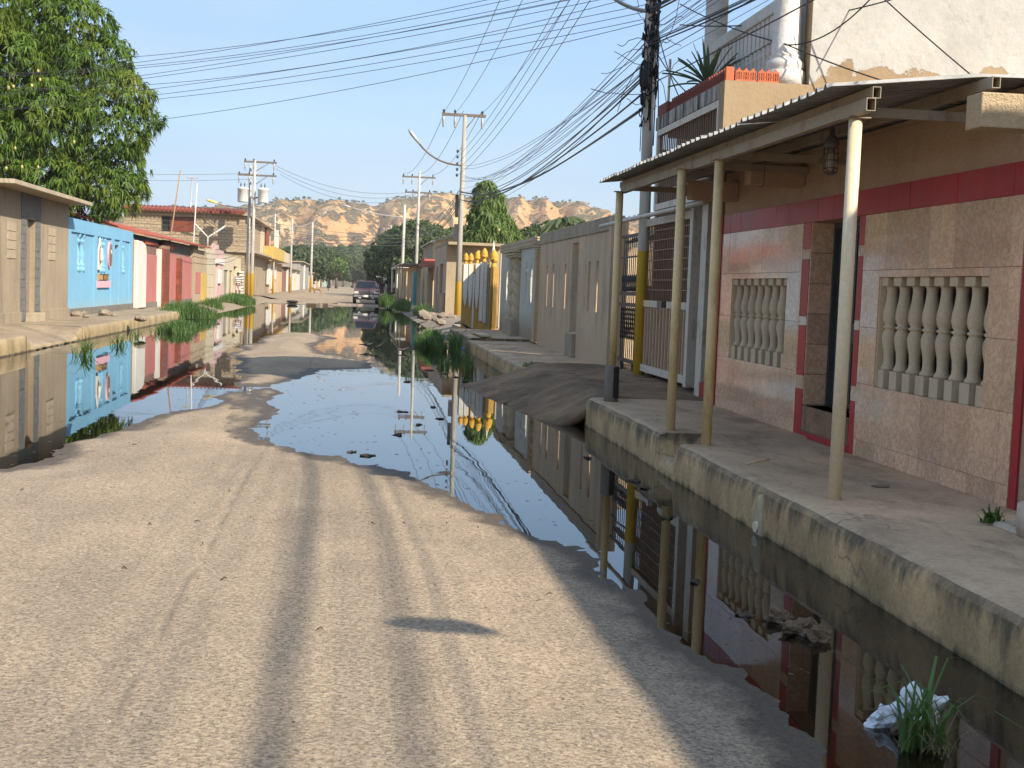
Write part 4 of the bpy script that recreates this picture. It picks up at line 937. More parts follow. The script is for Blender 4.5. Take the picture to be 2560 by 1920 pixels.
for h in wn_:
    n = 3 if h[1] - h[0] > 1.3 else 2
    for i in range(n): put(bme, 'baluster', B2, loc=(XL - 0.14, h[0] + (h[1] - h[0]) * (i + 0.5) / n, h[2] + 0.003), rot=(0, 0, 0))
    MB().box(XL - 0.45, XL - 0.42, h[0] - 0.1, h[1] + 0.1, h[2] - 0.1, h[3] + 0.1).build('window_back', M_BLUE, B2)
M_PLAQ = flat('carved_wood_plaque', (0.42, 0.24, 0.10), 0.6); M_BRZ = flat('brown_oval_medallion', (0.20, 0.12, 0.09), 0.5); M_PINKS = flat('pink_painted_board', (0.62, 0.36, 0.40), 0.7)
def oval(name, yc, zc_, ry, rz, x0, x1, mt, par):
    return MB().prism([(yc + ry * math.cos(t * math.pi / 12), zc_ + rz * math.sin(t * math.pi / 12)) for t in range(24)], 'x', x0, x1).build(name, mt, par)
pl = thing('oval_medallion', 'brown oval medallion with pale pink rim on the blue wall', 'medallion', (XL, yb(1090), 2))
oval('rim', yb(1090), 2.1, 0.27, 0.43, XL - 0.048, XL + 0.0, M_PINKS, pl); oval('face', yb(1090), 2.1, 0.19, 0.35, XL + 0.001, XL + 0.025, M_BRZ, pl)
oval('emblem', yb(1090), 2.19, 0.06, 0.07, XL + 0.026, XL + 0.04, M_WHITE, pl)
rl = thing('shrine_relief', 'white and brown pointed relief plaque left of the middle blue baluster window', 'relief', (XL, yb(980), 2))
yc = yb(980)
MB().prism([(yc - 0.26, 1.61), (yc + 0.26, 1.61), (yc + 0.26, 2.2), (yc, 2.6), (yc - 0.26, 2.2)], 'x', XL + 0.001, XL + 0.03).build('back_plate', M_WHITE, rl)
oval('niche', yc, 2.07, 0.15, 0.26, XL + 0.031, XL + 0.045, M_BRZ, rl)
MB().lathe(XL + 0.05, yc, 1.85, [(0.05, 0), (0.08, 0.1), (0.05, 0.25), (0.04, 0.32), (0.055, 0.36), (0.03, 0.43)], 10).build('figure', M_WHITE, rl)
sg = thing('house_plaque', 'small framed wooden lettered plaque above the pink board on the blue wall', 'plaque', (XL, yb(1025), 1.1))
ya, yb2 = yb(980), yb(1070)
MB().box(XL - 0.048, XL + 0.02, ya, yb2, 1.30, 1.49).build('board', M_PLAQ, sg)
b = MB().box(XL + 0.021, XL + 0.035, ya, yb2, 1.30, 1.312).box(XL + 0.021, XL + 0.035, ya, yb2, 1.478, 1.49).box(XL + 0.021, XL + 0.035, ya + 0.55, ya + 0.6, 1.313, 1.477); b.build('frame', M_DARKBOARD, sg)
b = MB()
for r_ in range(2):
    for i in range(6):
        yy = ya + 0.68 + i * 0.13; zz = 1.325 + r_ * 0.078
        b.box(XL + 0.021, XL + 0.028, yy, yy + 0.025, zz, zz + 0.06)
        if (i + r_) % 2: b.box(XL + 0.021, XL + 0.028, yy + 0.026, yy + 0.075, zz + 0.045, zz + 0.06)
        else: b.box(XL + 0.021, XL + 0.028, yy + 0.026, yy + 0.08, zz, zz + 0.014)
b.build('letters', M_DARKBOARD, sg, kind='stuff')
MB().box(XL - 0.048, XL + 0.015, yb(958), yb(1093), 1.07, 1.285).build('pink_board', M_PINKS, label='faded pink painted board under the wooden plaque on the blue wall', cat='sign')
MB().prism([(yb(1148), 2.45), (yb(1180), 2.45), (yb(1150), 2.33)], 'x', XL - 0.049, XL - 0.02).build('dark_triangle', M_DARKBOARD, B2)  # plain dark triangle at the top of the narrow recess

# ---- brown plank door, white pillar, pink fence with red tile piers
M_PINK = plaster('salmon_pink_paint', (0.43, 0.155, 0.135), (0.375, 0.13, 0.115), dirt=(0.3, 0.2, 0.17), streak=0.3, dirt_amt=0.25)
M_REDTILE = tile_material('red_brown_pier_tile', (0.22, 0.055, 0.025), (0.17, 0.04, 0.02), None, 0.35)
M_LATT = plaster('brown_lattice', (0.21, 0.125, 0.10)); M_PLANK = plaster('weathered_plank', (0.36, 0.23, 0.14), streak=0.5)
def yc3(px): return YX(250 + px / 4.608, XL, 650)
y1_ = yb(1312)
MB().box(XL - 0.3, XL - 0.1, y1_ + 0.02, yc3(424), 0.3, 2.8).build('plank_door', M_PLANK, label='tall weathered plank door right of the blue wall', cat='door')
b = MB(); ya, yb_ = yc3(424) + 0.05, yc3(533)
prof = [(ya, 0.3), (yb_, 0.3), (yb_, 2.3), (yb_ - 0.2, 2.62), (yb_ - 0.9, 2.72), (ya, 2.74)]
b.prism(prof, 'x', XL - 0.2, XL + 0.02).build('white_pillar', M_WHITE, label='whitewashed rounded wall pier between plank door and pink fence', cat='wall pier', bevel=0.03)
PF = thing('pink_fence', 'salmon pink fence panels with brown lattice heads and red tiled piers', 'fence', (XL, 56, 0.2))
def panel(pa, pb, zt, lat, cap):
    a, c = yc3(pa), yc3(pb)
    p = MB().box(XL - 0.14, XL - 0.04, a, c, 0.48, zt).build('panel', M_PINK, PF)
    MB().box(XL - 0.18, XL - 0.0, a, c, 0.1, 0.479).build('plinth', M_PLINTH, PF)
    if lat:
        for i in range(6):
            y_ = a + (c - a) * (i + 0.2) / 6; MB().box(XL - 0.12, XL - 0.06, y_, y_ + (c - a) / 9, zt + 0.001, zt + 0.3).build('lattice_bar', M_LATT, PF)
    if cap: MB().tube([(XL - 0.09, a - 0.1, zt + 0.42), (XL - 0.09, c + 0.1, zt + 0.42)], 0.09, 8).build('tile_cap', M_REDT, PF)
panel(530, 668, 2.3, True, True); panel(784, 890, 2.45, False, False); panel(922, 996, 2.45, False, False); panel(998, 1070, 2.42, False, False)
MB().box(XL - 0.2, XL + 0.03, yc3(670), yc3(704), 0.2, 2.56).build('white_pier', M_WHITE, PF)
def pier(pa, pb, zt):
    a, c = yc3(pa), yc3(pb); p = MB().box(XL - 0.3, XL + 0.1, a, c, 0.1, zt).build('pier', M_GROUT, PF)
    n = int((zt - 0.2) / 0.3)
    for i in range(n):
        MB().box(XL + 0.101, XL + 0.116, a, c, 0.2 + i * 0.3 + 0.006, 0.2 + (i + 1) * 0.3 - 0.006).build('pier_tile', M_REDTILE, p)
        MB().box(XL - 0.29, XL + 0.1, a - 0.014, a - 0.001, 0.2 + i * 0.3 + 0.006, 0.2 + (i + 1) * 0.3 - 0.006).build('pier_tile', M_REDTILE, p)
pier(704, 772, 2.72); pier(890, 920, 2.4)
MB().box(XL - 0.3, XL - 0.16, yc3(784), yc3(1075), 2.1, 3.0).build('dark_gable_wall', plaster('dim_grey_wall', (0.15, 0.135, 0.115)), PF)
MB().tube([(XL - 0.09, yc3(770), 2.75), (XL - 0.09, yc3(850), 2.7)], 0.1, 8).build('tile_cap', M_REDT, PF)
# red sheet roof behind
rr = thing('red_sheet_roof', 'sloping red sheet roof behind the blue wall and pink fence', 'roof', (-9, 55, 3))
b = MB()
A = [onX(235 + 20, 555, -11.0), onX(345, 595, -7.9)]
b.add([(-12.5, 46.5, 4.2), (-7.5, 48.8, 3.0), (-7.35, 69.5, 3.06), (-12.5, 73, 4.2)], [(0, 1, 2, 3)])
b.build('sheet', M_REDT, rr).modifiers.new('t', 'SOLIDIFY').thickness = 0.06
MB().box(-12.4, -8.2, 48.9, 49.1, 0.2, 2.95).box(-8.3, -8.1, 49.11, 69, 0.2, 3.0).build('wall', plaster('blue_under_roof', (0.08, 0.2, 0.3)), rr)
for px, yy, zt, ln in ((417, 55.0, 6.0, 0.5), (482, 62, 6.1, 0.15)):
    p0 = onX(px - 3, 700, -7.95); MB().tube([(-7.95, p0.y, 0.3), (-7.95 + ln * 0.3, p0.y, 3), (-7.95 + ln, p0.y + 0.2, zt)], [0.035, 0.032, 0.025], 7).build('antenna_mast', M_PLANK if ln > 0.3 else M_WHITE, label='leaning brown wooden mast above the red tiled pier' if ln > 0.3 else 'thin pale mast above the pink fence end', cat='mast')
# ---- block wall with pink patch and yellow shutter, white gate, pink wall, grey shutters, orange doorway
M_BLOCKW = plaster('tan_block_wall', (0.42, 0.325, 0.215), (0.36, 0.275, 0.18), streak=0.3)
M_YEL = plaster('yellow_paint', (0.52, 0.36, 0.10), (0.46, 0.31, 0.09), streak=0.25)
M_ORANGE = plaster('orange_paint', (0.62, 0.36, 0.10), streak=0.15); M_PALEPINK = plaster('pale_pink_paint', (0.60, 0.40, 0.38), streak=0.25)
M_SHUT = plaster('grey_ribbed_shutter', (0.30, 0.28, 0.23), streak=0.4); M_CREAMW = plaster('cream_white_paint', (0.56, 0.48, 0.34), (0.49, 0.415, 0.295), streak=0.3)
K = thing('tan_block_fence', 'tan block wall with a pink patch and a yellow shutter', 'wall', (XL, 66, 0.2))
MB().box(XL - 0.2, XL, yc3(1077), yc3(1232), 0.1, 2.85).build('wall', M_BLOCKW, K)
MB().box(XL + 0.001, XL + 0.02, yc3(1102), yc3(1160), 0.7, 1.75).build('pink_patch', M_PINK, K)
MB().box(XL + 0.001, XL + 0.06, yc3(1168), yc3(1226), 0.25, 1.7).build('yellow_shutter', M_YEL, K)
MB().box(XL - 0.2, XL - 0.05, yc3(1077), yc3(1140), 2.851, 3.06).build('coping', M_BLOCKW, K)
W = thing('white_gate', 'white sheet gate with horizontal seams between tan and pink walls', 'gate', (XL, 71, 0.2))
a, c = yc3(1236), yc3(1328)
for i in range(4): MB().box(XL - 0.1, XL + 0.0, a, c, 0.28 + i * 0.7, 0.28 + i * 0.7 + 0.685).build('sheet', M_CREAMW, W)
PW = thing('pink_wall', 'pale pink house front with white lintel and stepped pink pediment', 'house', (XL, 75, 0.2))
MB().wall('x', XL - 0.25, XL - 0.02, c + 0.05, yc3(1428), 0.1, 3.1, [(yc3(1340), yc3(1362), 0.3, 2.3)]).build('wall', M_PALEPINK, PW)
MB().box(XL - 0.25, XL + 0.05, c + 0.05, yc3(1428), 2.3, 2.6).build('lintel', M_WHITE, PW)
MB().box(XL - 0.25, XL - 0.02, yc3(1336), yc3(1372), 3.101, 3.4).build('pediment', M_PALEPINK, PW)
MB().box(XL - 0.2, XL - 0.15, yc3(1340), yc3(1362), 0.3, 2.3).build('door', M_WHITE, PW)
MB().box(XL - 0.02, XL + 0.1, yc3(1366), yc3(1392), 1.2, 2.0).build('meter_box', M_WHITE, PW)
OR_ = thing('orange_house', 'cream house front with grey shutters and an orange doorway', 'house', (XL, 82, 0.2))
a, c = yc3(1432), yc3(1640)
MB().wall('x', XL - 0.25, XL - 0.02, a, c, 0.1, 2.88, [(yc3(1436), yc3(1484), 0.25, 2.0), (yc3(1500), yc3(1532), 0.25, 2.0), (yc3(1545), yc3(1588), 0.25, 2.3)]).build('wall', M_CREAMW, OR_)
for p0, p1 in ((1436, 1484), (1500, 1532)): MB().box(XL - 0.2, XL - 0.1, yc3(p0), yc3(p1), 0.25, 2.0).build('shutter', M_SHUT, OR_)
MB().box(XL - 0.6, XL - 0.5, yc3(1540), yc3(1592), 0.2, 2.3).build('doorway_back', M_ORANGE, OR_)
MB().box(XL - 1.5, XL - 0.02, a, c, 2.881, 3.0).build('coping', M_BLOCKW, OR_)
for i in range(9): MB().box(XL - 0.019, XL + 0.2, yc3(1600) + 0.2, yc3(1630), 0.3 + i * 0.2, 0.3 + i * 0.2 + 0.13).build('louvre', M_WHITE, OR_)
# ---- two-storey block building, terracotta eave, barred window, yellow balcony
def block_material(name, c1, c2, mort):
    m, nt, b = mk(name)
    s = sepz(nt); v = nd(nt, 'ShaderNodeCombineXYZ', X=mth(nt, 'ADD', s[0], s[1]), Y=s[2], Z=0.0).outputs[0]
    br = nd(nt, 'ShaderNodeTexBrick', Vector=v, Color1=rgb(c1), Color2=rgb(c2), Mortar=rgb(mort), Scale=1.0); br.inputs['Mortar Size'].default_value = 0.022; br.inputs['Brick Width'].default_value = 0.42; br.inputs['Row Height'].default_value = 0.21
    st = nz(nt, pos(nt, (1.5, 1.5, 0.2)), 1.3, 5)
    col = mix(nt, mth(nt, 'MULTIPLY', rampv(nt, st, 0.45, 0.75), 0.45), br.outputs[0], (0.25, 0.19, 0.125))
    nt.links.new(col, b.inputs['Base Color']); b.inputs['Roughness'].default_value = 0.9
    bump(nt, b, mth(nt, 'SUBTRACT', 1.0, br.outputs['Fac']), 0.6, 0.02)
    return m
M_BRICK = block_material('tan_hollow_block', (0.39, 0.295, 0.185), (0.33, 0.245, 0.15), (0.21, 0.16, 0.105))
U = thing('block_building', 'two-storey tan block building with terracotta eave and bricked-up red window', 'house', (-10, 92, 0.2))
MB().wall('y', 94.8, 95.1, -16.0, -7.7, 0.2, 6.0, [(-13.45, -11.1, 4.6, 5.65)]).build('side_wall', M_BRICK, U)
MB().box(-12.85, -11.11, 94.95, 95.05, 4.61, 5.64).build('red_brick_infill', M_REDTILE, U)
for i in range(5): MB().box(-13.4 + i * 0.12, -13.36 + i * 0.12, 94.88, 94.92, 4.61, 5.64).build('window_bar', M_IRON, U)
MB().box(-13.44, -12.86, 95.2, 95.25, 4.5, 5.8).build('window_back', M_DARKBOARD, U)
MB().wall('x', -7.95, -7.7, 95.101, 122, 0.2, 3.35, [(104, 105.2, 0.3, 2.4)]).build('ground_floor_front', M_LBEIGE, U)
MB().wall('x', -7.95, -7.7, 95.101, 110, 3.5, 5.9, [(100, 101.5, 4.2, 5.4)]).build('upper_front', M_BRICK, U)
MB().box(-15.6, -6.9, 94.6, 122.2, 3.351, 3.499).build('floor_slab', M_BLOCK, U)
for i in range(30): MB().tube([(-16 + i * 0.28, 94.3, 6.08), (-16 + i * 0.28, 96.5, 6.38)], 0.125, 8).build('roof_tile', M_TERRAD, U)
MB().prism([(-15.7, 6.0), (-7.2, 5.92), (-7.2, 6.03), (-15.7, 6.11)], 'y', 94.5, 122).build('roof', M_BLOCK, U)
MB().box(-15.6, -7.7, 89.79, 89.0 + 0.799, 3.2, 3.2001).build('shade_line', M_BLOCK, U) if False else None
for a, c, z0, z1, mt, nm in ((110.2, 122, 3.5, 6.0, M_CREAMW, 'corner_wall'), (114, 117, 4.2, 5.9, M_REDTILE, 'red_curtain')): MB().box(-7.9 if nm[0] == 'c' else -7.55, -7.62 if nm[0] == 'c' else -7.4, a, c, z0, z1).build(nm, mt, U)
MB().box(-7.6, -6.75, 113, 130, 3.3, 4.35).build('yellow_balcony', M_YEL, U)
MB().box(-7.6, -6.8, 130.01, 142, 3.3, 4.3).build('cream_balcony', M_CREAMW, U)
MB().box(-7.3, -7.05, 124, 125, 4.36, 6.1).build('white_balcony_post', M_WHITE, U)
for i, (a, c, z0, z1) in enumerate(((118, 122, 1.1, 2.9), (124.5, 127.5, 0.7, 2.7), (128.5, 130.5, 1.6, 2.8))): MB().box(-7.64, -7.5, a, c, z0, z1).build('white_sheet', M_WHITE, U)
MB().box(-8.2, -7.65, 122.2, 143, 0.2, 3.2).build('porch_wall', M_GREYR, U)
cl_ = [((0.26, 0.14, 0.11), 'brown arched house beyond the yellow balcony'), ((0.62, 0.6, 0.55), 'white arched house front down the left side'), ((0.32, 0.3, 0.27), 'grey flat-roofed house down the left side'),
       ((0.6, 0.55, 0.45), 'whitewashed house front far down the left side'), ((0.5, 0.36, 0.22), 'tan tile-roofed house far down the left side'), ((0.30, 0.45, 0.42), 'small turquoise shopfront at the far left end'), ((0.58, 0.45, 0.3), 'sandy wall at the very end of the left side')]
y = 145
for i, (c_, lb) in enumerate(cl_):
    L = 18 + 9 * i; c = thing('far_house', lb, 'house', (-8, y, 0.2), 'houses far along the left side'); mt = plaster('far_wall_paint', c_); zt = (3.0, 2.9, 4.2, 3.0, 3.6, 3.2, 2.8)[i]
    hz = [(y + L * 0.15, y + L * 0.15 + 1.4, 0.3, 2.4), (y + L * 0.5, y + L * 0.5 + 2, 1, 2.3)]
    MB().wall('x', -8, -7.62, y, y + L - 0.8, 0.1, zt, hz).build('front_wall', mt, c); MB().box(-14, -8.01, y, y + 0.3, 0.1, zt).build('end_wall', mt, c)
    MB().box(-14.2, -7.2, y - 0.3, y + L - 0.6, zt + 0.001, zt + 0.14).build('roof', M_BLOCK if i != 4 else M_REDT, c)
    for h in hz: MB().box(-7.8, -7.75, h[0], h[1], h[2], h[3]).build('door' if h[2] < 0.5 else 'window', M_WHITE if i % 2 else M_DARKBOARD, c)
    MB().box(-7.61, -7.4, y + L * 0.35, y + L * 0.35 + 0.8, 0.2, zt - 0.2).build('pilaster', M_WHITE if i % 2 == 0 else M_CREAMW, c)
    y += L

# ================================================================== POLES AND WIRES
def pole_material(name, base, band=None):
    m, nt, b = mk(name); p = pos(nt); s = sepz(nt)
    col = mix(nt, rampv(nt, nz(nt, pos(nt, (2, 2, 0.4)), 3, 7), 0.35, 0.68), base, tuple(x * 0.66 for x in base))
    if band:
        z0, z1, c = band
        e = mth(nt, 'ADD', s[2], mth(nt, 'MULTIPLY', mth(nt, 'SUBTRACT', nz(nt, p, 8, 3), 0.5), 0.05))
        f = rampv(nt, e, z1 + 0.01, z1 - 0.01)
        wear = rampv(nt, nz(nt, p, 7, 8, 0.75), 0.66, 0.56)
        col = mix(nt, mth(nt, 'MULTIPLY', f, mth(nt, 'MAXIMUM', wear, rampv(nt, s[2], z0, z0 + 0.5))), col, c)
    nt.links.new(col, b.inputs['Base Color']); b.inputs['Roughness'].default_value = 0.75; bump(nt, b, nz(nt, p, 20, 5), 0.2, 0.01)
    return m
M_ARM = rusty('weathered_crossarm_steel', (0.15, 0.125, 0.10), rust=(0.10, 0.06, 0.04), amt=0.5)
YELP = (0.60, 0.36, 0.025)
M_POLE1 = pole_material('white_pole_yellow_foot', (0.62, 0.55, 0.45), (0.35, 2.12, YELP))
M_POLE2 = pole_material('grey_pole_yellow_foot', (0.40, 0.37, 0.31), (0.3, 1.75, YELP))
M_POLE3 = pole_material('pale_pole_yellow_foot', (0.50, 0.47, 0.41), (0.2, 1.9, YELP))
M_BLKC = flat('black_cable_sheath', (0.013, 0.013, 0.014), 0.5, 0, 0.2)
M_GREYC = flat('weathered_wire', (0.075, 0.075, 0.08), 0.5, 0, 0.2)
M_CERAM = flat('dark_insulator', (0.05, 0.05, 0.055), 0.3); M_LAMP = flat('grey_lamp_metal', (0.42, 0.41, 0.39), 0.4, 0.3)
def arc(p0, c, p1, n=14):
    p0, c, p1 = map(Vector, (p0, c, p1)); return [p0 * (1 - t) ** 2 + c * 2 * t * (1 - t) + p1 * t * t for t in [i / n for i in range(n + 1)]]
N1 = Vector((4.115, 18.7, 0.3)); P2 = Vector((4.62, 59.1, 0.3)); P3 = Vector((4.6, 100.0, 0.25)); P4 = Vector((4.5, 126, 0.25)); L1 = Vector((-6.95, 92.0, 0.25)); L2 = Vector((-7.3, 92.6, 0.25))
np_ = thing('utility_pole', 'near utility pole with yellow painted foot, wrapped in black cables above the gate', 'utility pole', N1)
MB().tube([(4.125, 18.7, 0.25), (4.11, 18.7, 2.5), (4.07, 18.7, 6), (4.03, 18.7, 9.6)], [0.088, 0.082, 0.075, 0.065], 18).build('shaft', M_POLE1, np_)
MB().box(3.1, 5.1, 18.63, 18.75, 8.9, 9.02).build('crossarm', M_ARM, np_)
MB().tube(arc((4.05, 18.7, 5.5), (3.6, 18.7, 5.5), (3.25, 18.6, 5.85)) + [Vector((2.4, 18.5, 6.5))], 0.028, 8).build('lamp_arm', M_LAMP, np_)
b = MB()
for i in range(46):                                   # tangle of wrapped cable ends
    z = R.uniform(3.9, 5.75); r = R.uniform(0.085, 0.13); a0 = R.uniform(0, 6.28); tw = R.uniform(1.2, 3.0)
    b.tube([(4.085 + r * math.cos(a0 + tw * t / 10), 18.7 + r * math.sin(a0 + tw * t / 10), z + R.uniform(-0.2, 0.2) * t / 10) for t in range(11)], R.uniform(0.006, 0.014), 4)
for i in range(10):
    a0 = R.uniform(0, 6.28); b.tube([(4.09 + 0.1 * math.cos(a0), 18.7 + 0.1 * math.sin(a0), z) for z in (3.3 + R.uniform(0, 1), 4.4, 5.8)], R.uniform(0.006, 0.013), 4)
for i in range(16):
    z = R.uniform(4.3, 5.7); pts = [Vector((4.09, 18.7, z))]; v = Vector((R.uniform(-1, 1), R.uniform(-0.4, 0.4), R.uniform(-0.6, 0.6))) * 0.12
    for t in range(7): v += Vector((R.uniform(-1, 1), R.uniform(-0.4, 0.4), R.uniform(-1, 1))) * 0.06; v *= 0.9; pts.append(pts[-1] + v)
    b.tube(pts, 0.005, 4)
b.build('cable_tangle', M_BLKC, np_, kind='stuff')
co = thing('cable_coil', 'black cable coil hanging on the near pole', 'cable coil', (3.96, 18.6, 4.5))
b = MB()
for i in range(5):
    r = 0.2 + R.uniform(-0.012, 0.012); b.tube([(3.965 + 0.055 * math.cos(t * math.pi / 14) + R.uniform(-1, 1) * 0.004 + i * 0.004, 18.56 + 0.05 * math.cos(t * math.pi / 14), 4.58 + r * math.sin(t * math.pi / 14)) for t in range(29)], 0.012, 6)
b.build('loops', M_BLKC, co); MB().tube([(3.96, 18.57, 4.38), (3.95, 18.57, 4.2), (3.98, 18.57, 4.12), (4.01, 18.58, 4.25), (4.02, 18.6, 4.5)], 0.008, 5).build('loose_end', M_BLKC, co)
MB().lathe(4.01, 18.58, 4.4, [(0.03, 0), (0.045, 0.02), (0.045, 0.36), (0.03, 0.38)], 10).build('closure', M_BLKC, co)

def pole(p, h, mat, label, arms=(), lamp=None, r=(0.14, 0.085), name='utility_pole', stack=False):
    t = thing(name, label, 'utility pole', p); la = M_ARM if stack else M_LAMP
    MB().tube([(p.x, p.y, p.z - 0.3), (p.x + 0.02, p.y, p.z + h * 0.5), (p.x + 0.05, p.y, p.z + h)], [r[0], (r[0] + r[1]) / 2, r[1]], 14).build('shaft', mat, t)
    for z, w_, dx in arms:
        a = MB().box(p.x - w_ / 2 + dx, p.x + w_ / 2 + dx, p.y - 0.06, p.y + 0.06, z, z + 0.12).build('crossarm', M_ARM, t)
        for s in (-0.46, -0.2, 0.42):
            MB().lathe(p.x + dx + s * w_, p.y, z - 0.5, [(0.03, 0), (0.06, 0.05), (0.03, 0.1), (0.055, 0.13), (0.055, 0.4), (0.03, 0.49)], 10).build('insulator', M_LAMP, a)
            MB().lathe(p.x + dx + s * w_, p.y, z + 0.121, [(0.07, 0), (0.03, 0.05), (0.07, 0.08), (0.03, 0.16)], 10).build('pin_insulator', M_CERAM, a)
        MB().tube([(p.x + 0.05, p.y, z - 0.6), (p.x + dx + w_ * 0.25, p.y, z)], 0.025, 5).build('brace', M_ARM, t)
    if stack:
        for z in (6.4, 6.65, 6.9, 7.2, 7.45): MB().lathe(p.x - 0.22, p.y, z, [(0.03, 0), (0.06, 0.03), (0.04, 0.07), (0.06, 0.1), (0.03, 0.13)], 10).build('spool_insulator', M_CERAM, t)
        MB().box(p.x - 0.26, p.x - 0.1, p.y - 0.05, p.y + 0.05, 3.6, 4.3).build('junction_box', M_CERAM, t)
        MB().box(p.x - 0.25, p.x - 0.1, p.y - 0.03, p.y + 0.03, 4.6, 5.6).build('cable_bunch', M_BLKC, t)
    if lamp:
        (c, e) = lamp; MB().tube(arc((p.x, p.y, c[2]), c, e), 0.042, 7).build('lamp_arm', la, t)
        d = (Vector(e) - Vector(c)).normalized(); m_ = Vector(e)
        MB().tube([m_, m_ + d * 0.25, m_ + d * 0.6, m_ + d * 0.8], [0.04, 0.07, 0.09, 0.03], 8).build('lamp_head', lampmat(p), t)
    return t
M_LAMPY = flat('amber_lamp_lens', (0.72, 0.48, 0.10), 0.3)
def lampmat(p): return M_LAMPY if p is L2 else M_LAMP
pole(P2, 8.8, M_POLE2, 'grey utility pole with yellow foot and crossarm behind the golden finials', [(9.05, 1.95, 0.0)], ((3.4, 59.1, 6.9), (2.7, 59.1, 7.75)), stack=True)
b = None
pole(P3, 9.8, M_POLE3, 'slim far pole with two crossarms against the hill, right side', [(9.55, 2.5, 0), (8.4, 2.0, 0)])
pole(P4, 8.8, M_POLE3, 'pale far pole carrying a long lamp arm, right side', [], ((2.4, 126, 7.9), (-0.5, 126, 8.6)), r=(0.16, 0.12))
pole(Vector((4.2, 160, 0.3)), 8.3, M_POLE3, 'distant right pole with small transformers', [(8.3, 1.8, 0)])
t_ = pole(L1, 9.3, M_POLE3, 'right pole of the twin transformer poles on the left side', [(8.5, 2.6, 0.2), (9.4, 2.2, 0.4)])
pole(L2, 9.0, M_POLE3, 'left pole of the twin transformer poles, with amber street lamp', [], ((-8.2, 92.6, 6.3), (-9.4, 92.6, 6.6)))
M_TRANS = plaster('transformer_white_enamel', (0.72, 0.71, 0.68), streak=0.1, dirt_amt=0.15)
for x, lb in ((-7.65, 'white transformer tank, left of the pair'), (-6.3, 'white transformer tank, right of the pair')):
    q = thing('transformer', lb + ' on the twin poles', 'transformer', (x, 92, 6.6), 'pole transformers')
    MB().lathe(x, 91.8, 6.7, [(0.33, 0), (0.36, 0.05), (0.36, 0.85), (0.38, 0.86), (0.38, 0.95), (0.2, 1.02), (0.05, 1.03)], 18).build('tank', M_TRANS, q)
    for s in (-0.15, 0.1): MB().lathe(x + s, 91.8, 7.72, [(0.05, 0), (0.03, 0.08), (0.05, 0.12), (0.02, 0.3)], 8).build('bushing', M_CERAM, q)
    MB().box(min(x, -6.95) + 0.05, max(x, -6.95) - 0.05, 91.8, 92.0, 7.0, 7.1).build('bracket', M_ARM, q)
pole(Vector((-7.0, 117, 0.25)), 7.0, M_POLE3, 'thin street pole in front of the yellow balcony', [], None, r=(0.09, 0.06))
pole(Vector((-6.5, 138, 0.25)), 7.6, M_POLE3, 'left street pole with a long curved lamp arm', [], ((-5, 138, 7.0), (-3.6, 138, 8.2)), r=(0.13, 0.09))
pole(Vector((-5.3, 165, 0.25)), 8.5, M_POLE3, 'pale pole with yellow foot far down the left side', [], None, r=(0.16, 0.1))
tv = thing('roof_antenna', 'white bent antenna pipe above the pale pink house', 'antenna', (-8, 74, 2.8))
MB().tube([(-8, 74, 2.7), (-8, 74, 3.7), (-7.7, 74, 3.9), (-7.1, 74.2, 4.35)], 0.05, 6).build('pipe', M_WHITE, tv); MB().tube([(-8, 74, 3.7), (-8.7, 74, 4.4)], 0.04, 6).build('branch', M_WHITE, tv)
lp = thing('street_lamp', 'tall thin double lamp post behind the roofs at left', 'street lamp', (-15.6, 130, 0.2))
q_ = onY(472, 446, 130); MB().tube([(q_.x, 130, 0.2), (q_.x + 0.3, 130, q_.z)], [0.1, 0.06], 8).build('post', M_LAMP, lp); MB().box(q_.x - 0.2, q_.x + 0.9, 129.9, 130.1, q_.z, q_.z + 0.12).build('lamp_arm', M_LAMP, lp)

def wire(p0, p1, sag, r=0.008, mat=None, label='', group=None, n=26, wob=0.0):
    p0, p1 = Vector(p0), Vector(p1); ph = R.uniform(0, 9)
    pts = [p0.lerp(p1, t) - Vector((0, 0, 4 * sag * t * (1 - t) + wob * math.sin(t * 17 + ph))) for t in [i / n for i in range(n + 1)]]
    return MB().tube(pts, r, 5, caps=True).build('overhead_wire', mat or M_GREYC, label=label, cat='wire', group=group)
def wire_thru(p0, p1, px, py, **k):
    p0, p1 = Vector(p0), Vector(p1); best = min((i / 400 for i in range(1, 400)), key=lambda t: abs(pix(p0.lerp(p1, t))[0] - px))
    q = p0.lerp(p1, best); z = onY(px, py, q.y).z
    return wire(p0, p1, (q.z - z) / (4 * best * (1 - best)), **k)
def pix(p):
    v = Vector(p) - EYE; a = v.x * _r.x + v.y * _d.x + v.z * _u.x; b_ = v.x * _r.y + v.y * _d.y + v.z * _u.y; c = v.x * _r.z + v.y * _d.z + v.z * _u.z
    return CX + F * a / c, CY + F * b_ / c
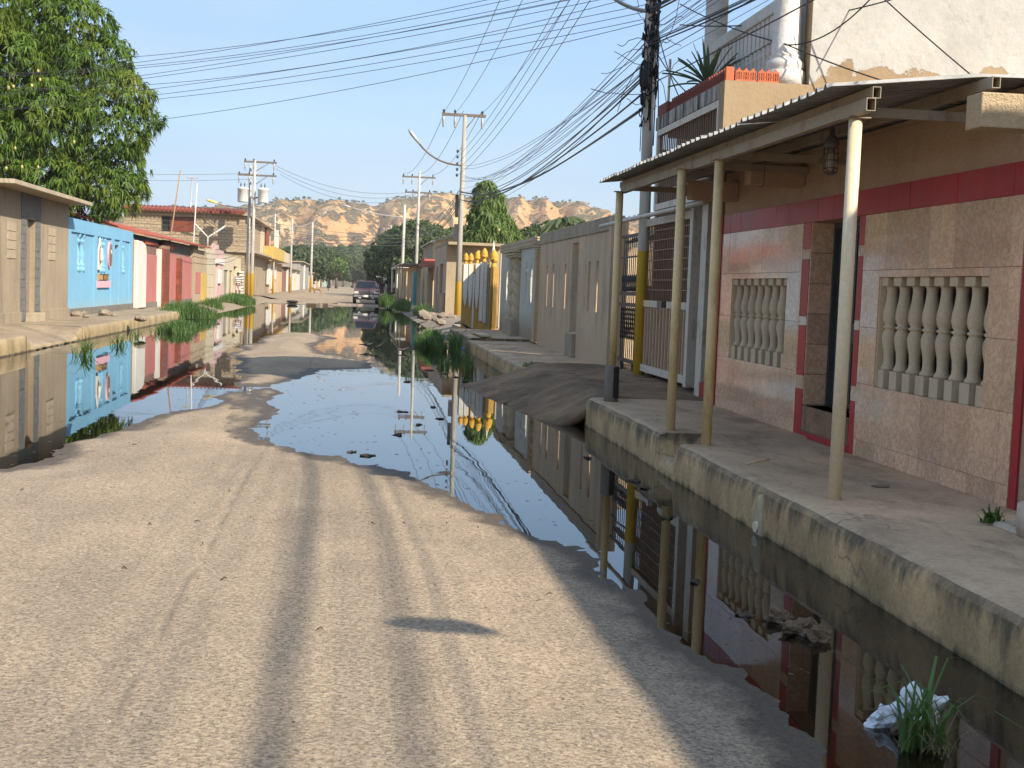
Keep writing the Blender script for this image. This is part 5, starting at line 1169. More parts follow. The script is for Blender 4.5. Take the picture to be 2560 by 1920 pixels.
# bundle running over the right-hand houses towards and past the camera
g = 'black cables running from the near pole over the porch roof'
lbn = 'black cable running from the near pole up over the porch roof and balcony'
for i, (z0, zm, r) in enumerate(((5.5, 4.67, 0.026), (5.05, 4.18, 0.02))): [wire((4.05 + dx, 18.65, z0 + dz), (4.08 + dx * 1.2, -17, z0 + dz), z0 - zm + dz * 0.2, r * 0.3, M_BLKC, 'black cable in the ' + ('upper' if i == 0 else 'lower') + ' main bundle running from the near pole over the porch roof', g, 40) for dx, dz in ((-0.03, 0.005), (0.018, 0.018), (0.032, -0.018), (-0.01, -0.03), (0.0, 0.04))]
for i in range(13):
    z0 = R.uniform(4.7, 5.8); zm = z0 - R.uniform(0.1, 0.45); wire((4.08 + R.uniform(-0.08, 0.08), 18.65, z0), (4.15 + R.uniform(-0.25, 1.6), -17, z0 + R.uniform(-0.2, 0.9)), z0 - zm, R.uniform(0.0032, 0.006), M_BLKC, lbn, g, 34)
sc_ = thing('splice_closure', 'elongated black splice box on the overhead cable beside the viewpoint', 'splice box', (4.07, 0.2, 4.1))
q = onZ(960 * D, 1352 * D, 0.07); q = q + SUN * (4.15 / SUN.z)
MB().tube([q + Vector((-0.24, 0.02, 0)), q + Vector((-0.12, 0.01, 0)), q + Vector((0.1, 0, 0)), q + Vector((0.22, -0.02, 0))], [0.03, 0.085, 0.09, 0.04], 10).build('box', M_BLKC, sc_)
sc_.location = q; [setattr(c, 'matrix_parent_inverse', Matrix.Translation(-q)) for c in COL.objects if c.parent == sc_]
wire((4.05, 18.65, 4.45), (q.x, -17, q.z + 0.1), 0.3, 0.008, M_BLKC, 'black cable carrying the splice box from the near pole', None, 34)
# near pole to the next pole
g = 'thick cables sagging between the near pole and the next pole'
for i in range(6): wire((4.1 + R.uniform(-.05, .05), 18.75, R.uniform(4.2, 4.75)), (4.58, 59.0, R.uniform(5.3, 5.9)), R.uniform(0.48, 0.7), R.uniform(0.009, 0.018), M_BLKC, 'thick black cable sagging from the near pole to the next pole', g, 30, 0.01)
g = 'thin wires between the near pole and the next pole'
for i in range(11): wire((4.1 + R.uniform(-.1, .1), 18.75, R.uniform(4.4, 5.6)), (4.58, 59.0, R.uniform(5.2, 7.2)), R.uniform(0.4, 0.9), 0.006, M_GREYC, 'thin wire sagging from the near pole to the next pole', g, 30, 0.01)
for i in range(4): wire((4.0, 18.75, 7.0 + i * 0.35), (4.42, 59.0, 6.45 + i * 0.28), 0.5, 0.008, M_GREYC, 'bare wire between spool insulators above the conical tree', 'low voltage wires', 26)
for x in (-0.85, -0.3, 0.85): wire((4.06 + x, 18.7, 9.1), (4.64 + x, 59.1, 9.3), 0.5, 0.009, M_GREYC, 'bare high wire from the crossarm towards the top of the picture', 'high voltage wires', 26)
# service drops crossing the street to the left
g = 'wires crossing the sky from the near pole to the left houses'
ends = [(110, 140, 6.1), (113, 178, 6.2), (131, 166, 6.0), (137, 175, 5.9), (144, 232, 5.9), (156, 232, 5.8), (185, 190, 5.75), (187, 255, 5.6), (205, 262, 5.5), (219, 258, 5.4), (264, 325, 5.35)]
for i, (ym, ye, z0) in enumerate(ends):
    e = onY(-90 - 12 * i, ye + 18, 28.5 + i * 0.35)
    wire_thru((4.05, 18.65, z0), e, 640, ym, r=0.0048, mat=M_GREYC, label='wire crossing the sky from the near pole towards the mango tree', group=g, n=34)
# drops to the houses on the right
g = 'service drops to the right-hand houses'
for (a, c, s), lw in zip(((onY(2150, -60, 13.75), onY(2440, 197, 13.3), 0.02), (onY(1700, 10, 17.5), onY(1963, 110, 14.3), 0.05), (onY(1963, 110, 14.3), onY(2240, 212, 13.7), 0.02), (onY(1963, 112, 14.3), onY(2200, -30, 13.4), 0.16), (onY(1700, 62, 17), onY(2260, -10, 13.5), 0.12),
                (Vector((4.12, 18.65, 5.0)), Vector((4.2, 16.2, 3.9)), 0.1), (Vector((4.12, 18.65, 5.4)), Vector((4.2, 16.9, 3.9)), 0.15), (Vector((4.14, 18.6, 5.6)), Vector((4.0, 17.4, 2.7)), -0.05)),
        ('steep black wire across the peeling white wall down to the porch roof', 'wire from the near pole to the bracket on the white balcony column', 'wire dropping from the balcony column bracket to the porch roof', 'wire rising from the balcony column bracket to the top of the picture', 'long thin wire crossing the balcony and white wall near the top', 'wire dropping from the near pole to the agave', 'upper wire dropping from the near pole behind the agave', 'wire running down the near pole to the grille over the gate')):
    wire(a, c, s, 0.008, M_BLKC, lw, g, 16)
# further down the street
g = 'wires strung along the far street'
for i in range(7): wire((4.6, 59.2, R.uniform(4.9, 6.0)), (P3.x, 99.9, R.uniform(5.4, 6.3)), R.uniform(0.5, 1.0), 0.012, M_GREYC, 'far wire sagging along the right side of the street', g, 20)
for i in range(3): wire((3.8 + i * 0.8, 59.2, 9.3), (3.6 + i * 1.0, 100, 9.85), 0.7, 0.012, M_GREYC, 'far high wire above the right side of the street', g, 20)
for i in range(3): wire((-5.8 + i * 0.3, 92, 9.4 - 0.35 * i), (4.6, 100, 8.6 - 0.2 * i), 0.9 + i * 0.1, 0.012, M_GREYC, 'far wire crossing the street from the transformer poles', g, 20)
for i in range(6): wire((-6.95, 92, 5.2 - 0.25 * i), (-6.95 + 0.1 * i, 60, 4.6 - 0.2 * i), 0.4, 0.012, M_GREYC, 'low wire along the left house fronts', g, 16)
for i in range(5): wire((-7.3, 92.6, 5.3 - 0.3 * i), (-22, 62, 5.4 - 0.25 * i), 0.5, 0.012, M_GREYC, 'wire running from the twin poles to the left over the roofs', g, 16)
for i in range(4): wire((-6.95, 92, 5.6 - 0.3 * i), (4.6, 100, 5.3 - 0.25 * i), 0.35, 0.013, M_GREYC, 'low wire spanning the far street', g, 20)
for i in range(6): wire((-6.5, 138, 6.4 - 0.35 * i), (4.5, 126, 6.6 - 0.3 * i), 0.5, 0.016, M_GREYC, 'distant wire spanning the street below the hill', g, 20)
for i in range(4): wire((P3.x, 100, 6.2 - 0.3 * i), (4.3, 160, 6.8 - 0.3 * i), 0.8, 0.016, M_GREYC, 'distant wire along the right side', g, 20)
for i in range(2): wire((L1.x, 92, 8.7 - i * 0.4), (-40, 80, 9.6 - i * 0.4), 1.2, 0.012, M_GREYC, 'faint wire left of the transformer poles', g, 24)

# ================================================================== HILLS
def hill_material():
    m, nt, b = mk('eroded_hill'); p = pos(nt)
    nrm = nd(nt, 'ShaderNodeSeparateXYZ', Vector=nd(nt, 'ShaderNodeNewGeometry').outputs['Normal']).outputs
    s = sepz(nt)
    c = mix(nt, rampv(nt, nz(nt, p, 0.02, 6), 0.38, 0.62), (0.54, 0.345, 0.165), (0.46, 0.25, 0.108))
    c = mix(nt, rampv(nt, nz(nt, pos(nt, (1, 1, 2.5)), 0.035, 7, 0.7), 0.5, 0.7), c, (0.57, 0.40, 0.225))
    sh = nz(nt, p, 0.075, 8, 0.75)
    bias = mth(nt, 'ADD', mth(nt, 'MULTIPLY', rampv(nt, nrm[2], 0.62, 0.95), 0.17), mth(nt, 'ADD', mth(nt, 'MULTIPLY', rampv(nt, s[0], -40, -190), 0.13), mth(nt, 'MULTIPLY', rampv(nt, s[2], 14, 3), 0.15)))
    f = rampv(nt, mth(nt, 'ADD', sh, bias), 0.63, 0.70)
    c = mix(nt, mth(nt, 'MULTIPLY', f, 0.85), c, mix(nt, nz(nt, p, 0.2, 4), (0.085, 0.095, 0.06), (0.16, 0.15, 0.10)))
    nt.links.new(c, b.inputs['Base Color']); b.inputs['Roughness'].default_value = 0.95; b.inputs['Specular IOR Level'].default_value = 0.1
    bump(nt, b, mth(nt, 'ADD', mth(nt, 'MULTIPLY', nz(nt, pos(nt, (1, 1, 0.3)), 0.11, 6, 0.7), 2.0), f), 0.9, 3.0)
    return m
CR = [(120, 492), (330, 470), (420, 452), (520, 452), (560, 448), (600, 438), (640, 433), (690, 436), (740, 438), (785, 445), (815, 448), (835, 441), (870, 434), (920, 427), (965, 423), (1010, 427), (1060, 430), (1120, 430), (1170, 431), (1210, 437), (1250, 450), (1285, 464), (1400, 480), (1600, 500)]
HY = 1000.0
cr_x = []; cr_z = []
for x, y in CR: q = onY(x * D, y * D, HY); cr_x.append(q.x); cr_z.append(q.z)
cr_x = [-900, -500] + cr_x + [600, 1000]; cr_z = [25, 40] + cr_z + [35, 20]
hx = np.concatenate([np.linspace(-700, -200, 60), np.linspace(-196, 260, 240), np.linspace(266, 800, 60)]); hy = np.concatenate([np.linspace(560, 1010, 130), np.linspace(1018, 1300, 20)])
hz_ = []
for y in hy:
    for x in hx:
        top = float(np.interp(x, cr_x, cr_z)); t = (y + 45 * fbm(x, 3, 0.012, 3) - 640) / 350
        t = min(max(t, 0), 1.0); s_ = 0.22 * t + 0.78 * (t * t * (3 - 2 * t)); st = math.floor(s_ * 4) / 4 + min(1, ((s_ * 4) % 1) * 2.2) / 4; s_ = 0.55 * s_ + 0.45 * st
        wx = x + 14 * nv(x * 0.01, y * 0.01, 4)
        rid = 1 - abs(nv(wx * 0.045, y * 0.008, 1)) * 2; rid2 = 1 - abs(nv(wx * 0.12, y * 0.02, 6)) * 2
        k = math.sin(math.pi * min(1, max(0, t))) ** 0.7
        z = top * s_ + k * (7.5 * (rid - 0.6) + 3.2 * (rid2 - 0.6) + 5 * fbm(x, y, 0.02, 4, 2))
        if y > 1000: z -= (y - 1000) * 0.08
        if y > 960: z += 0.8 * nv(x * 0.12, y * 0.1, 9)
        hz_.append(z - 0.4)
grid_mesh(list(hx), list(hy), hz_).build('hills', hill_material(), label='sandy eroded hills with scrub behind the town', kind='structure')

# ================================================================== FOLIAGE
def fast_mesh(name, V, Fq, mats, smooth=False):
    me = bpy.data.meshes.new(name); V = np.asarray(V, np.float32); Fq = np.asarray(Fq, np.int32); k = Fq.shape[1]
    me.vertices.add(len(V)); me.vertices.foreach_set('co', V.ravel()); me.loops.add(Fq.size); me.loops.foreach_set('vertex_index', Fq.ravel())
    me.polygons.add(len(Fq)); me.polygons.foreach_set('loop_start', np.arange(0, Fq.size, k, dtype=np.int32)); me.polygons.foreach_set('loop_total', np.full(len(Fq), k, np.int32))
    for mm in mats if isinstance(mats, list) else [mats]: me.materials.append(mm)
    me.update(); me.validate(); return me
def leaf_cloud(C, O, nl, ln, wd, droop, rng):
    """rosettes of bent pointed leaves at centres C facing outward O"""
    N_ = len(C); C = np.repeat(C, nl, 0); O = np.repeat(O, nl, 0); n = len(C)
    a = rng.normal(size=(n, 3)); d = a - (a * O).sum(1, keepdims=True) * O * 0.75 + O * 0.35; d /= np.linalg.norm(d, axis=1, keepdims=True) + 1e-9
    d[:, 2] -= droop * rng.uniform(0.5, 1.4, n); d /= np.linalg.norm(d, axis=1, keepdims=True)
    sd_ = np.cross(d, rng.normal(size=(n, 3)) * 0.5 + O); sd_ /= np.linalg.norm(sd_, axis=1, keepdims=True) + 1e-9
    L = (ln * rng.uniform(0.65, 1.25, n))[:, None]; W_ = wd * rng.uniform(0.8, 1.2, n)[:, None]
    m_ = C + d * L * 0.45; tip = C + d * L; tip[:, 2] -= (L[:, 0] * droop * 0.45); m_[:, 2] += L[:, 0] * 0.05
    V = np.stack([C, m_ - sd_ * W_, tip, m_ + sd_ * W_], 1).reshape(-1, 3)
    Fq = np.arange(n * 4, dtype=np.int32).reshape(-1, 4)
    return V, Fq
def crown(lobes, per_m2, nl, ln, wd, droop, seed, fill=0.25, flat=0.85):
    rng = np.random.default_rng(seed); Cs = []; Os = []
    for (x, y, z, r) in lobes:
        n = int(4 * math.pi * r * r * per_m2); o = rng.normal(size=(n, 3)); o /= np.linalg.norm(o, axis=1, keepdims=True)
        rad = r * (1 - fill * rng.random(n) ** 2) * (1 + 0.12 * np.sin(o[:, 0] * 5 + x * 3) * np.cos(o[:, 2] * 6 + y))
        keep = rng.random(n) < (0.75 + 0.25 * o[:, 2])
        p = np.array([x, y, z]) + o * rad[:, None] * np.array([1, 1, flat]); Cs.append(p[keep]); Os.append(o[keep])
    C = np.concatenate(Cs); O = np.concatenate(Os); inside = np.zeros(len(C), bool)
    for (x, y, z, r) in lobes: inside |= np.linalg.norm((C - (x, y, z)) / np.array([1, 1, flat]), axis=1) < r * 0.72
    C, O = C[~inside], O[~inside]
    return leaf_cloud(C, O, nl, ln, wd, droop, rng)
M_BARK = plaster('grey_brown_bark', (0.10, 0.08, 0.062), (0.065, 0.052, 0.042), streak=0.4, scale=3, fine=20, bst=0.9)
M_MANGO = leafmat('mango_leaf', (0.032, 0.075, 0.010), (0.105, 0.165, 0.02), (0.14, 0.165, 0.024), 0.5, 0.16, 0.18)
M_DKLEAF = leafmat('dark_leaf', (0.05, 0.078, 0.028), (0.085, 0.115, 0.042), None, 0.5)
M_LTLEAF = leafmat('bright_leaf', (0.09, 0.15, 0.035), (0.135, 0.19, 0.05), None, 0.5)
M_DUSTLEAF = leafmat('dusty_leaf', (0.075, 0.10, 0.045), (0.11, 0.14, 0.06), None, 0.7)
def tree(name, label, base, lobes, mat, per, nl, ln, wd, droop, seed, tr=0.2, group=None, fill=0.3):
    t = thing(name, label, 'tree', base, group); bx, by, bz = base
    zc = sum(l[2] for l in lobes) / len(lobes); b = MB()
    fork = Vector((bx, by, bz + (zc - bz) * 0.45)); b.tube([(bx, by, bz - 0.2), (bx + tr * 0.3, by, bz + 1.0), fork], [tr * 1.3, tr, tr * 0.8], 9)
    for l in lobes[::max(1, len(lobes) // 12)]:
        e = Vector(l[:3]); mid = fork.lerp(e, 0.5) + Vector((0, 0, -0.1 * (e - fork).length)); b.tube([fork, mid, e], [tr * 0.5, tr * 0.3, tr * 0.08], 6)
    b.build('trunk', M_BARK, t)
    V, Fq = crown(lobes, per, nl, ln, wd, droop, seed, fill)
    put(fast_mesh('crown', V, Fq, mat), 'crown', t, kind='stuff'); return t
ML = [(-8.5, 46.6, 6.7, 1.7), (-8.7, 47, 5.1, 1.5), (-8.15, 46.4, 4.3, 1.05), (-8.1, 46.8, 7.6, 1.1), (-9.3, 47, 8.4, 1.7), (-10.2, 47, 9.9, 1.8), (-11.3, 47, 11.3, 2.0), (-10.3, 45.6, 6.4, 1.7), (-10.3, 45.6, 4.5, 1.35), (-11.9, 45.7, 8.3, 1.8), (-12, 45.2, 5.6, 1.6),
      (-12.9, 45.6, 10.2, 1.9), (-13.8, 45.2, 7.2, 1.8), (-13.5, 45, 4.8, 1.5), (-14.8, 46, 12, 2.1), (-15.6, 45.7, 9.2, 2.0), (-15.6, 45.2, 6.3, 1.9), (-17.4, 46.5, 10.5, 2.2), (-17.2, 46, 7.4, 2.1), (-11.5, 49.5, 8.2, 2.4), (-13.6, 50, 6, 2.4), (-13, 50, 10.5, 2.4), (-16, 50, 8, 2.5), (-9.6, 48.8, 4.4, 1.4)]
mt = tree('mango_tree', 'big dense mango tree with drooping leaves and yellow fruit behind the beige house', (-12.8, 47.6, 0.24), ML, M_MANGO, 19, 11, 0.26, 0.026, 0.8, 5, 0.42)
M_FRUIT = flat('yellow_green_mango', (0.36, 0.31, 0.10), 0.45, 0, 0.3, 6)
b = MB()
for x, y in ((70, 760), (125, 745), (265, 735), (350, 690), (320, 600), (122, 1270), (200, 1440), (325, 1440), (45, 1460), (630, 1235)):
    for j in range(1):
        q = onY(x / 3.456 + R.uniform(-3, 3), y / 3.456 + R.uniform(-3, 4), 43.75 + R.uniform(-0.2, 0.2)); b.lathe(q.x, q.y, q.z, [(0.008, -0.07), (0.034, -0.05), (0.046, -0.01), (0.037, 0.035), (0.01, 0.06)], 8); b.tube([q + Vector((0, 0, 0.07)), q + Vector((0.02, 0.1, 0.5))], 0.003, 4)
b.build('mangoes', M_FRUIT, mt, kind='stuff')
tree('conical_tree', 'dark conical tree with drooping leaves behind the golden finials', (8.0, 79, 0.24), [(7.6, 78, 7.3, 0.65), (7.7, 78, 6.5, 0.95), (7.75, 78, 5.7, 1.15), (8.1, 78, 5.0, 1.3), (7.5, 78, 4.6, 1.15), (8.7, 78, 4.3, 1.1), (7.3, 78, 3.6, 1.2), (9.0, 78, 3.4, 1.2), (8.1, 78.5, 3.4, 1.4)], M_LTLEAF, 16, 8, 0.4, 0.06, 0.9, 9, 0.2)
far = [('dark leafy tree rising behind the far right shack', M_DKLEAF, 138, [(955, 670, 1.8), (985, 640, 2.2), (1010, 660, 2.2), (1035, 610, 2.6), (1065, 600, 2.4), (1085, 640, 2.4), (1050, 660, 2.4)], 0.6),
       ('rounded dark tree left of the slim far pole', M_DKLEAF, 150, [(975, 620, 2.0), (950, 650, 1.8), (1000, 610, 2.2)], 0.6),
       ('dusty tree between the far pole and the yellow-footed pole', M_DUSTLEAF, 145, [(1105, 630, 2.2), (1125, 615, 2.0), (1095, 600, 1.8), (1150, 600, 2.0)], 0.6),
       ('bright green street tree at the far end of the left houses', M_LTLEAF, 300, [(842, 672, 1.8), (830, 662, 1.5), (852, 660, 1.5), (842, 655, 1.4)], 0.7),
       ('broad green tree behind the far left houses', M_DKLEAF, 250, [(735, 650, 3.0), (760, 648, 3.1), (785, 655, 3.0), (750, 672, 3.0), (780, 675, 2.6), (715, 660, 2.6)], 0.9),
       ('dense dark tree beside the far turquoise shop', M_DKLEAF, 310, [(800, 655, 3.4), (820, 650, 3.4), (840, 657, 3.0), (815, 675, 3), (845, 672, 2.6)], 0.9),
       ('tall dusty tree closing the end of the street, left', M_DUSTLEAF, 420, [(870, 655, 4), (890, 650, 4.0), (865, 675, 4), (885, 680, 3.5), (905, 660, 4)], 1.1),
       ('tall dusty tree closing the end of the street, right', M_DUSTLEAF, 440, [(915, 652, 4), (935, 655, 4), (950, 648, 4), (925, 675, 4), (950, 672, 4), (905, 680, 3.5)], 1.1),
       ('grey-green tree far behind the right houses', M_DUSTLEAF, 330, [(955, 655, 3.6), (985, 660, 3.4), (970, 675, 3.4), (1000, 655, 3.4)], 0.9),
       ('low scrub tree at the foot of the hill, left', M_DUSTLEAF, 480, [(690, 650, 4), (720, 642, 4), (655, 652, 4), (745, 640, 4)], 1.2),
       ('low scrub tree at the foot of the hill, centre', M_DUSTLEAF, 520, [(800, 632, 4), (830, 638, 4), (860, 636, 4), (890, 632, 4), (920, 634, 4)], 1.2),
       ('dark tree behind the ogive wall at right', M_DKLEAF, 110, [(1360, 590, 1.6), (1400, 600, 1.6), (1330, 610, 1.6)], 0.5),
       ('dark shrubby tree on the hill foot behind the conical tree', M_DUSTLEAF, 260, [(1300, 615, 3), (1340, 612, 3), (1420, 605, 3), (1150, 630, 3), (1470, 600, 3)], 0.9)]
for i, (lb, mt_, Y, ls, lf) in enumerate(far):
    lobes = []
    for (px, py, r) in ls: q = onY(px, py, Y + R.uniform(-2, 2)); lobes.append((q.x, q.y, q.z, r))
    bx = sum(l[0] for l in lobes) / len(lobes)
    tree('far_tree', lb, (bx, Y, 0.2), lobes, mt_, 11.0 if Y < 200 else 5.5, 6, lf * 0.6, lf * 0.2, 0.4, 20 + i, 0.3, 'trees beyond the houses', 0.5)
# hilltop shrubs breaking the skyline
rng = np.random.default_rng(3); Vs = []; k_ = 0
Cc = []; 
for i in range(420):
    x = rng.uniform(-190, 250); y = rng.uniform(930, 1003) if i < 260 else rng.uniform(620, 1000); ix = int(np.searchsorted(hx, x)); iy = int(np.searchsorted(hy, y)); z = hz_[min(iy, len(hy) - 1) * len(hx) + min(ix, len(hx) - 1)]
    Cc.append((x, y, z + 0.5))
Cc = np.array(Cc); Oo = np.tile(np.array([0, 0, 1.0]), (len(Cc), 1)); V, Fq = leaf_cloud(Cc, Oo, 9, 1.7, 0.55, -0.3, rng)
put(fast_mesh('hill_shrubs', V, Fq, M_DUSTLEAF), 'hill_shrubs', label='scattered dry scrub on the hillside', kind='stuff')
# two palms
for px, py, lb in ((1408, 548, 'small palm crown above the ogive wall, nearer the conical tree'), (1452, 560, 'small palm crown above the slotted grey wall')):
    q = onY(px, py, 85); pt = thing('palm_tree', lb, 'palm', (q.x, 85, 0.24), 'palms behind the right walls')
    MB().tube([(q.x, 85, 0), (q.x + 0.2, 85, q.z * 0.6), (q.x, 85, q.z - 0.2)], [0.2, 0.15, 0.12], 8).build('trunk', M_BARK, pt)
    b = MB()
    for i in range(16):
        a = i * 2.4; up_ = R.uniform(0.1, 0.9); rib = [Vector((q.x, 85, q.z)) + Vector((math.cos(a) * t * 1.5, math.sin(a) * t * 1.5, up_ * t * 1.2 - 1.1 * t * t)) for t in [j / 6 for j in range(7)]]
        for j in range(6):
            p0, p1 = rib[j], rib[j + 1]; sdv = Vector((-math.sin(a), math.cos(a), 0)) * 0.32 * (1 - j / 8)
            for s_ in (-1, 1): b.add([p0, p1, p1 + sdv * s_ - Vector((0, 0, 0.15)), p0 + sdv * s_ * 1.1 - Vector((0, 0, 0.15))], [(0, 1, 2, 3)])
    b.build('crown', M_DUSTLEAF, pt, kind='stuff')

# ---- grass
M_GRASS = leafmat('green_grass', (0.065, 0.125, 0.03), (0.12, 0.19, 0.055), None, 0.5)
M_DRYG = leafmat('dry_grass', (0.21, 0.16, 0.08), (0.30, 0.24, 0.12), None, 0.7)
def blades(P_, h, wd, lean, rng):
    n = len(P_); a = rng.uniform(0, 6.283, n); d = np.stack([np.cos(a), np.sin(a), np.zeros(n)], 1); s_ = np.stack([-np.sin(a), np.cos(a), np.zeros(n)], 1)
    H_ = (h * rng.uniform(0.45, 1.15, n))[:, None]; l = (lean * rng.uniform(0.2, 1.2, n))[:, None]; up_ = np.array([0, 0, 1.0]); W_ = wd * rng.uniform(0.7, 1.3, n)[:, None]
    m1 = P_ + up_ * H_ * 0.55 + d * l * H_ * 0.25; m2 = P_ + up_ * H_ * 0.9 + d * l * H_ * 0.7; tp = P_ + up_ * H_ * (1.0 - 0.25 * l) + d * l * H_ * 1.2
    V = np.stack([P_ - s_ * W_, P_ + s_ * W_, m1 + s_ * W_ * 0.9, m1 - s_ * W_ * 0.9, m2 + s_ * W_ * 0.55, m2 - s_ * W_ * 0.55, tp + s_ * W_ * 0.05, tp - s_ * W_ * 0.05], 1).reshape(-1, 3)
    o = (np.arange(n) * 8)[:, None]; Fq = np.concatenate([o + np.array([0, 1, 2, 3]), o + np.array([3, 2, 4, 5]), o + np.array([5, 4, 6, 7])], 0)
    return V, Fq
def clump(label, cx_, cy_, rx, ry, n, h, wd, lean, seed, z=0.0, mat=None, name='grass_clump'):
    rng = np.random.default_rng(seed); a = rng.uniform(0, 6.283, n); r = np.sqrt(rng.random(n)) * (0.75 + 0.25 * np.sin(a * 3 + seed))
    P_ = np.stack([cx_ + rx * r * np.cos(a), cy_ + ry * r * np.sin(a), np.full(n, z)], 1)
    hh = h * (1.15 - 0.6 * r); V, Fq = blades(P_, hh, wd, lean, rng)
    return put(fast_mesh(name, V, Fq, mat or M_GRASS), name, label=label, cat='grass', group='grass tufts growing by the water')
def gpx(x, y): q = onZ(x * D, y * D); return q.x, q.y
x, y = gpx(400, 690); clump('large green grass bank at the end of the left kerb', x - 0.2, y + 1.5, 1.1, 3.4, 2600, 0.6, 0.009, 0.8, 1, 0.02)
x, y = gpx(510, 662); clump('long green grass bank in front of the twin poles', x - 0.3, y + 3, 1.15, 8.5, 4200, 0.62, 0.011, 0.8, 2, 0.05)
x, y = gpx(445, 672); clump('low grass between the two left grass banks', x, y + 2, 0.7, 2.5, 900, 0.55, 0.012, 0.8, 3, 0.0)
x, y = gpx(388, 716); clump('flattened grass growing in the water below the left kerb', x, y, 0.55, 2.2, 900, 0.35, 0.009, 1.1, 4, -0.01)
for i, (px, py, n, h) in enumerate(((182, 768, 60, 0.4), (257, 747, 40, 0.3), (290, 730, 26, 0.28), (335, 722, 24, 0.28))):
    x, y = gpx(px, py); clump(['tangled grass tuft standing in the water nearest the left edge', 'grass tuft in the water before the blue wall reflection', 'thin grass tuft right of the blue wall reflection', 'thin grass tuft beside the red pier reflection'][i], x, y, 0.22, 0.4, n, h, 0.008, 1.5, 10 + i)
x, y = gpx(942, 757); clump('thick green grass in the water at the right pavement end', x, y + 1.6, 0.42, 2.4, 1700, 0.45, 0.007, 0.8, 5, -0.01)
x, y = gpx(990, 765); clump('grass tuft against the right pavement corner', x, y + 0.8, 0.16, 0.9, 300, 0.5, 0.008, 0.8, 6, -0.01)
x, y = gpx(1012, 800); clump('thin reeds in the water below the right pavement face', x, y, 0.14, 0.5, 60, 0.42, 0.007, 0.8, 7)
x, y = gpx(965, 795); clump('weedy tuft among floating litter', x, y, 0.2, 0.4, 60, 0.25, 0.007, 0.9, 8)
for i, (px, py, rx, ry, n, h) in enumerate(((838, 668, 0.55, 5, 900, 0.9), (875, 676, 0.5, 4, 700, 0.7), (918, 690, 0.45, 3, 700, 0.6), (940, 676, 0.3, 3, 300, 0.4))):
    x, y = gpx(px, py); clump(['weeds beside the parked car', 'weeds on the right earth bank before the shack', 'grass tuft below the teal pillar', 'low weeds at the foot of the beige house'][i], x, y + 2, rx, ry, n, h, 0.012, 0.8, 30 + i, 0.08)
x, y = gpx(1130, 796); clump('sparse weeds on the pavement edge above the soil ramp', 2.85, 20.9, 0.2, 0.35, 120, 0.1, 0.004, 1.0, 40, 0.27)
nq = onZ(2300, 1868); clump('leafy grass tuft in the gutter at the bottom right corner', nq.x, nq.y, 0.09, 0.09, 46, 0.30, 0.0065, 1.2, 41, -0.01); clump('dry straw round the gutter grass tuft', nq.x + 0.02, nq.y - 0.02, 0.13, 0.10, 70, 0.13, 0.002, 1.9, 42, -0.005, M_DRYG)
clump('tiny weed at the foot of the bulging post', 3.55, 6.86, 0.07, 0.06, 40, 0.1, 0.008, 1.2, 43, 0.31)

# ================================================================== PARKED CAR
M_CARP = flat('faded_maroon_car_paint', (0.115, 0.06, 0.062), 0.35, 0.2, 0.15, 3); M_CARG = flat('dark_car_glass', (0.012, 0.014, 0.017), 0.06, 0, 0.1, 4, 0.6, 0); M_CHROME = flat('dull_chrome', (0.42, 0.4, 0.38), 0.3, 0.8); M_TYRE = flat('tyre_rubber', (0.015, 0.015, 0.015), 0.8); M_LENS = flat('headlamp_lens', (0.55, 0.55, 0.52), 0.1, 0, 0.1, 20, 0.7); M_PLATE = flat('pale_number_plate', (0.6, 0.6, 0.56), 0.5); M_BLKPL = flat('black_plastic', (0.02, 0.02, 0.02), 0.6)
CX0, CY0, CZ0 = 0.87, 92.6, 0.07
car = thing('parked_car', 'faded maroon off-road car with chrome grille parked facing the camera', 'car', (CX0, CY0, CZ0))
def cb_(name, x0, x1, y0, y1, z0, z1, mt, par=None, bv=0.0): return MB().box(CX0 + x0, CX0 + x1, CY0 + y0, CY0 + y1, CZ0 + z0, CZ0 + z1).build(name, mt, par or car, bevel=bv)
body = MB().prism([(CY0 + a, CZ0 + z) for a, z in ((0.02, 0.42), (0.0, 0.8), (0.05, 0.93), (0.25, 1.0), (1.25, 1.09), (4.3, 1.1), (4.42, 0.95), (4.42, 0.45))], 'x', CX0 - 0.86, CX0 + 0.86).build('body', M_CARP, car, bevel=0.05)
b = MB(); lo = [(-0.83, 1.2), (0.83, 1.2), (0.83, 4.25), (-0.83, 4.25)]; hi = [(-0.66, 1.85), (0.66, 1.85), (0.68, 4.0), (-0.68, 4.0)]
b.add([(CX0 + x, CY0 + y, CZ0 + 1.08) for x, y in lo] + [(CX0 + x, CY0 + y, CZ0 + 1.64) for x, y in hi], [(0, 1, 5, 4), (1, 2, 6, 5), (2, 3, 7, 6), (3, 0, 4, 7), (4, 5, 6, 7)]); b.build('cabin', M_CARP, car, bevel=0.05)
b = MB(); b.add([(CX0 - 0.72, CY0 + 1.24, CZ0 + 1.12), (CX0 + 0.72, CY0 + 1.24, CZ0 + 1.12), (CX0 + 0.6, CY0 + 1.74, CZ0 + 1.57), (CX0 - 0.6, CY0 + 1.74, CZ0 + 1.57)], [(0, 1, 2, 3)]); ws = b.build('windscreen', M_CARG, car); ws.modifiers.new('t', 'SOLIDIFY').thickness = 0.02; ws.modifiers['t'].offset = 1
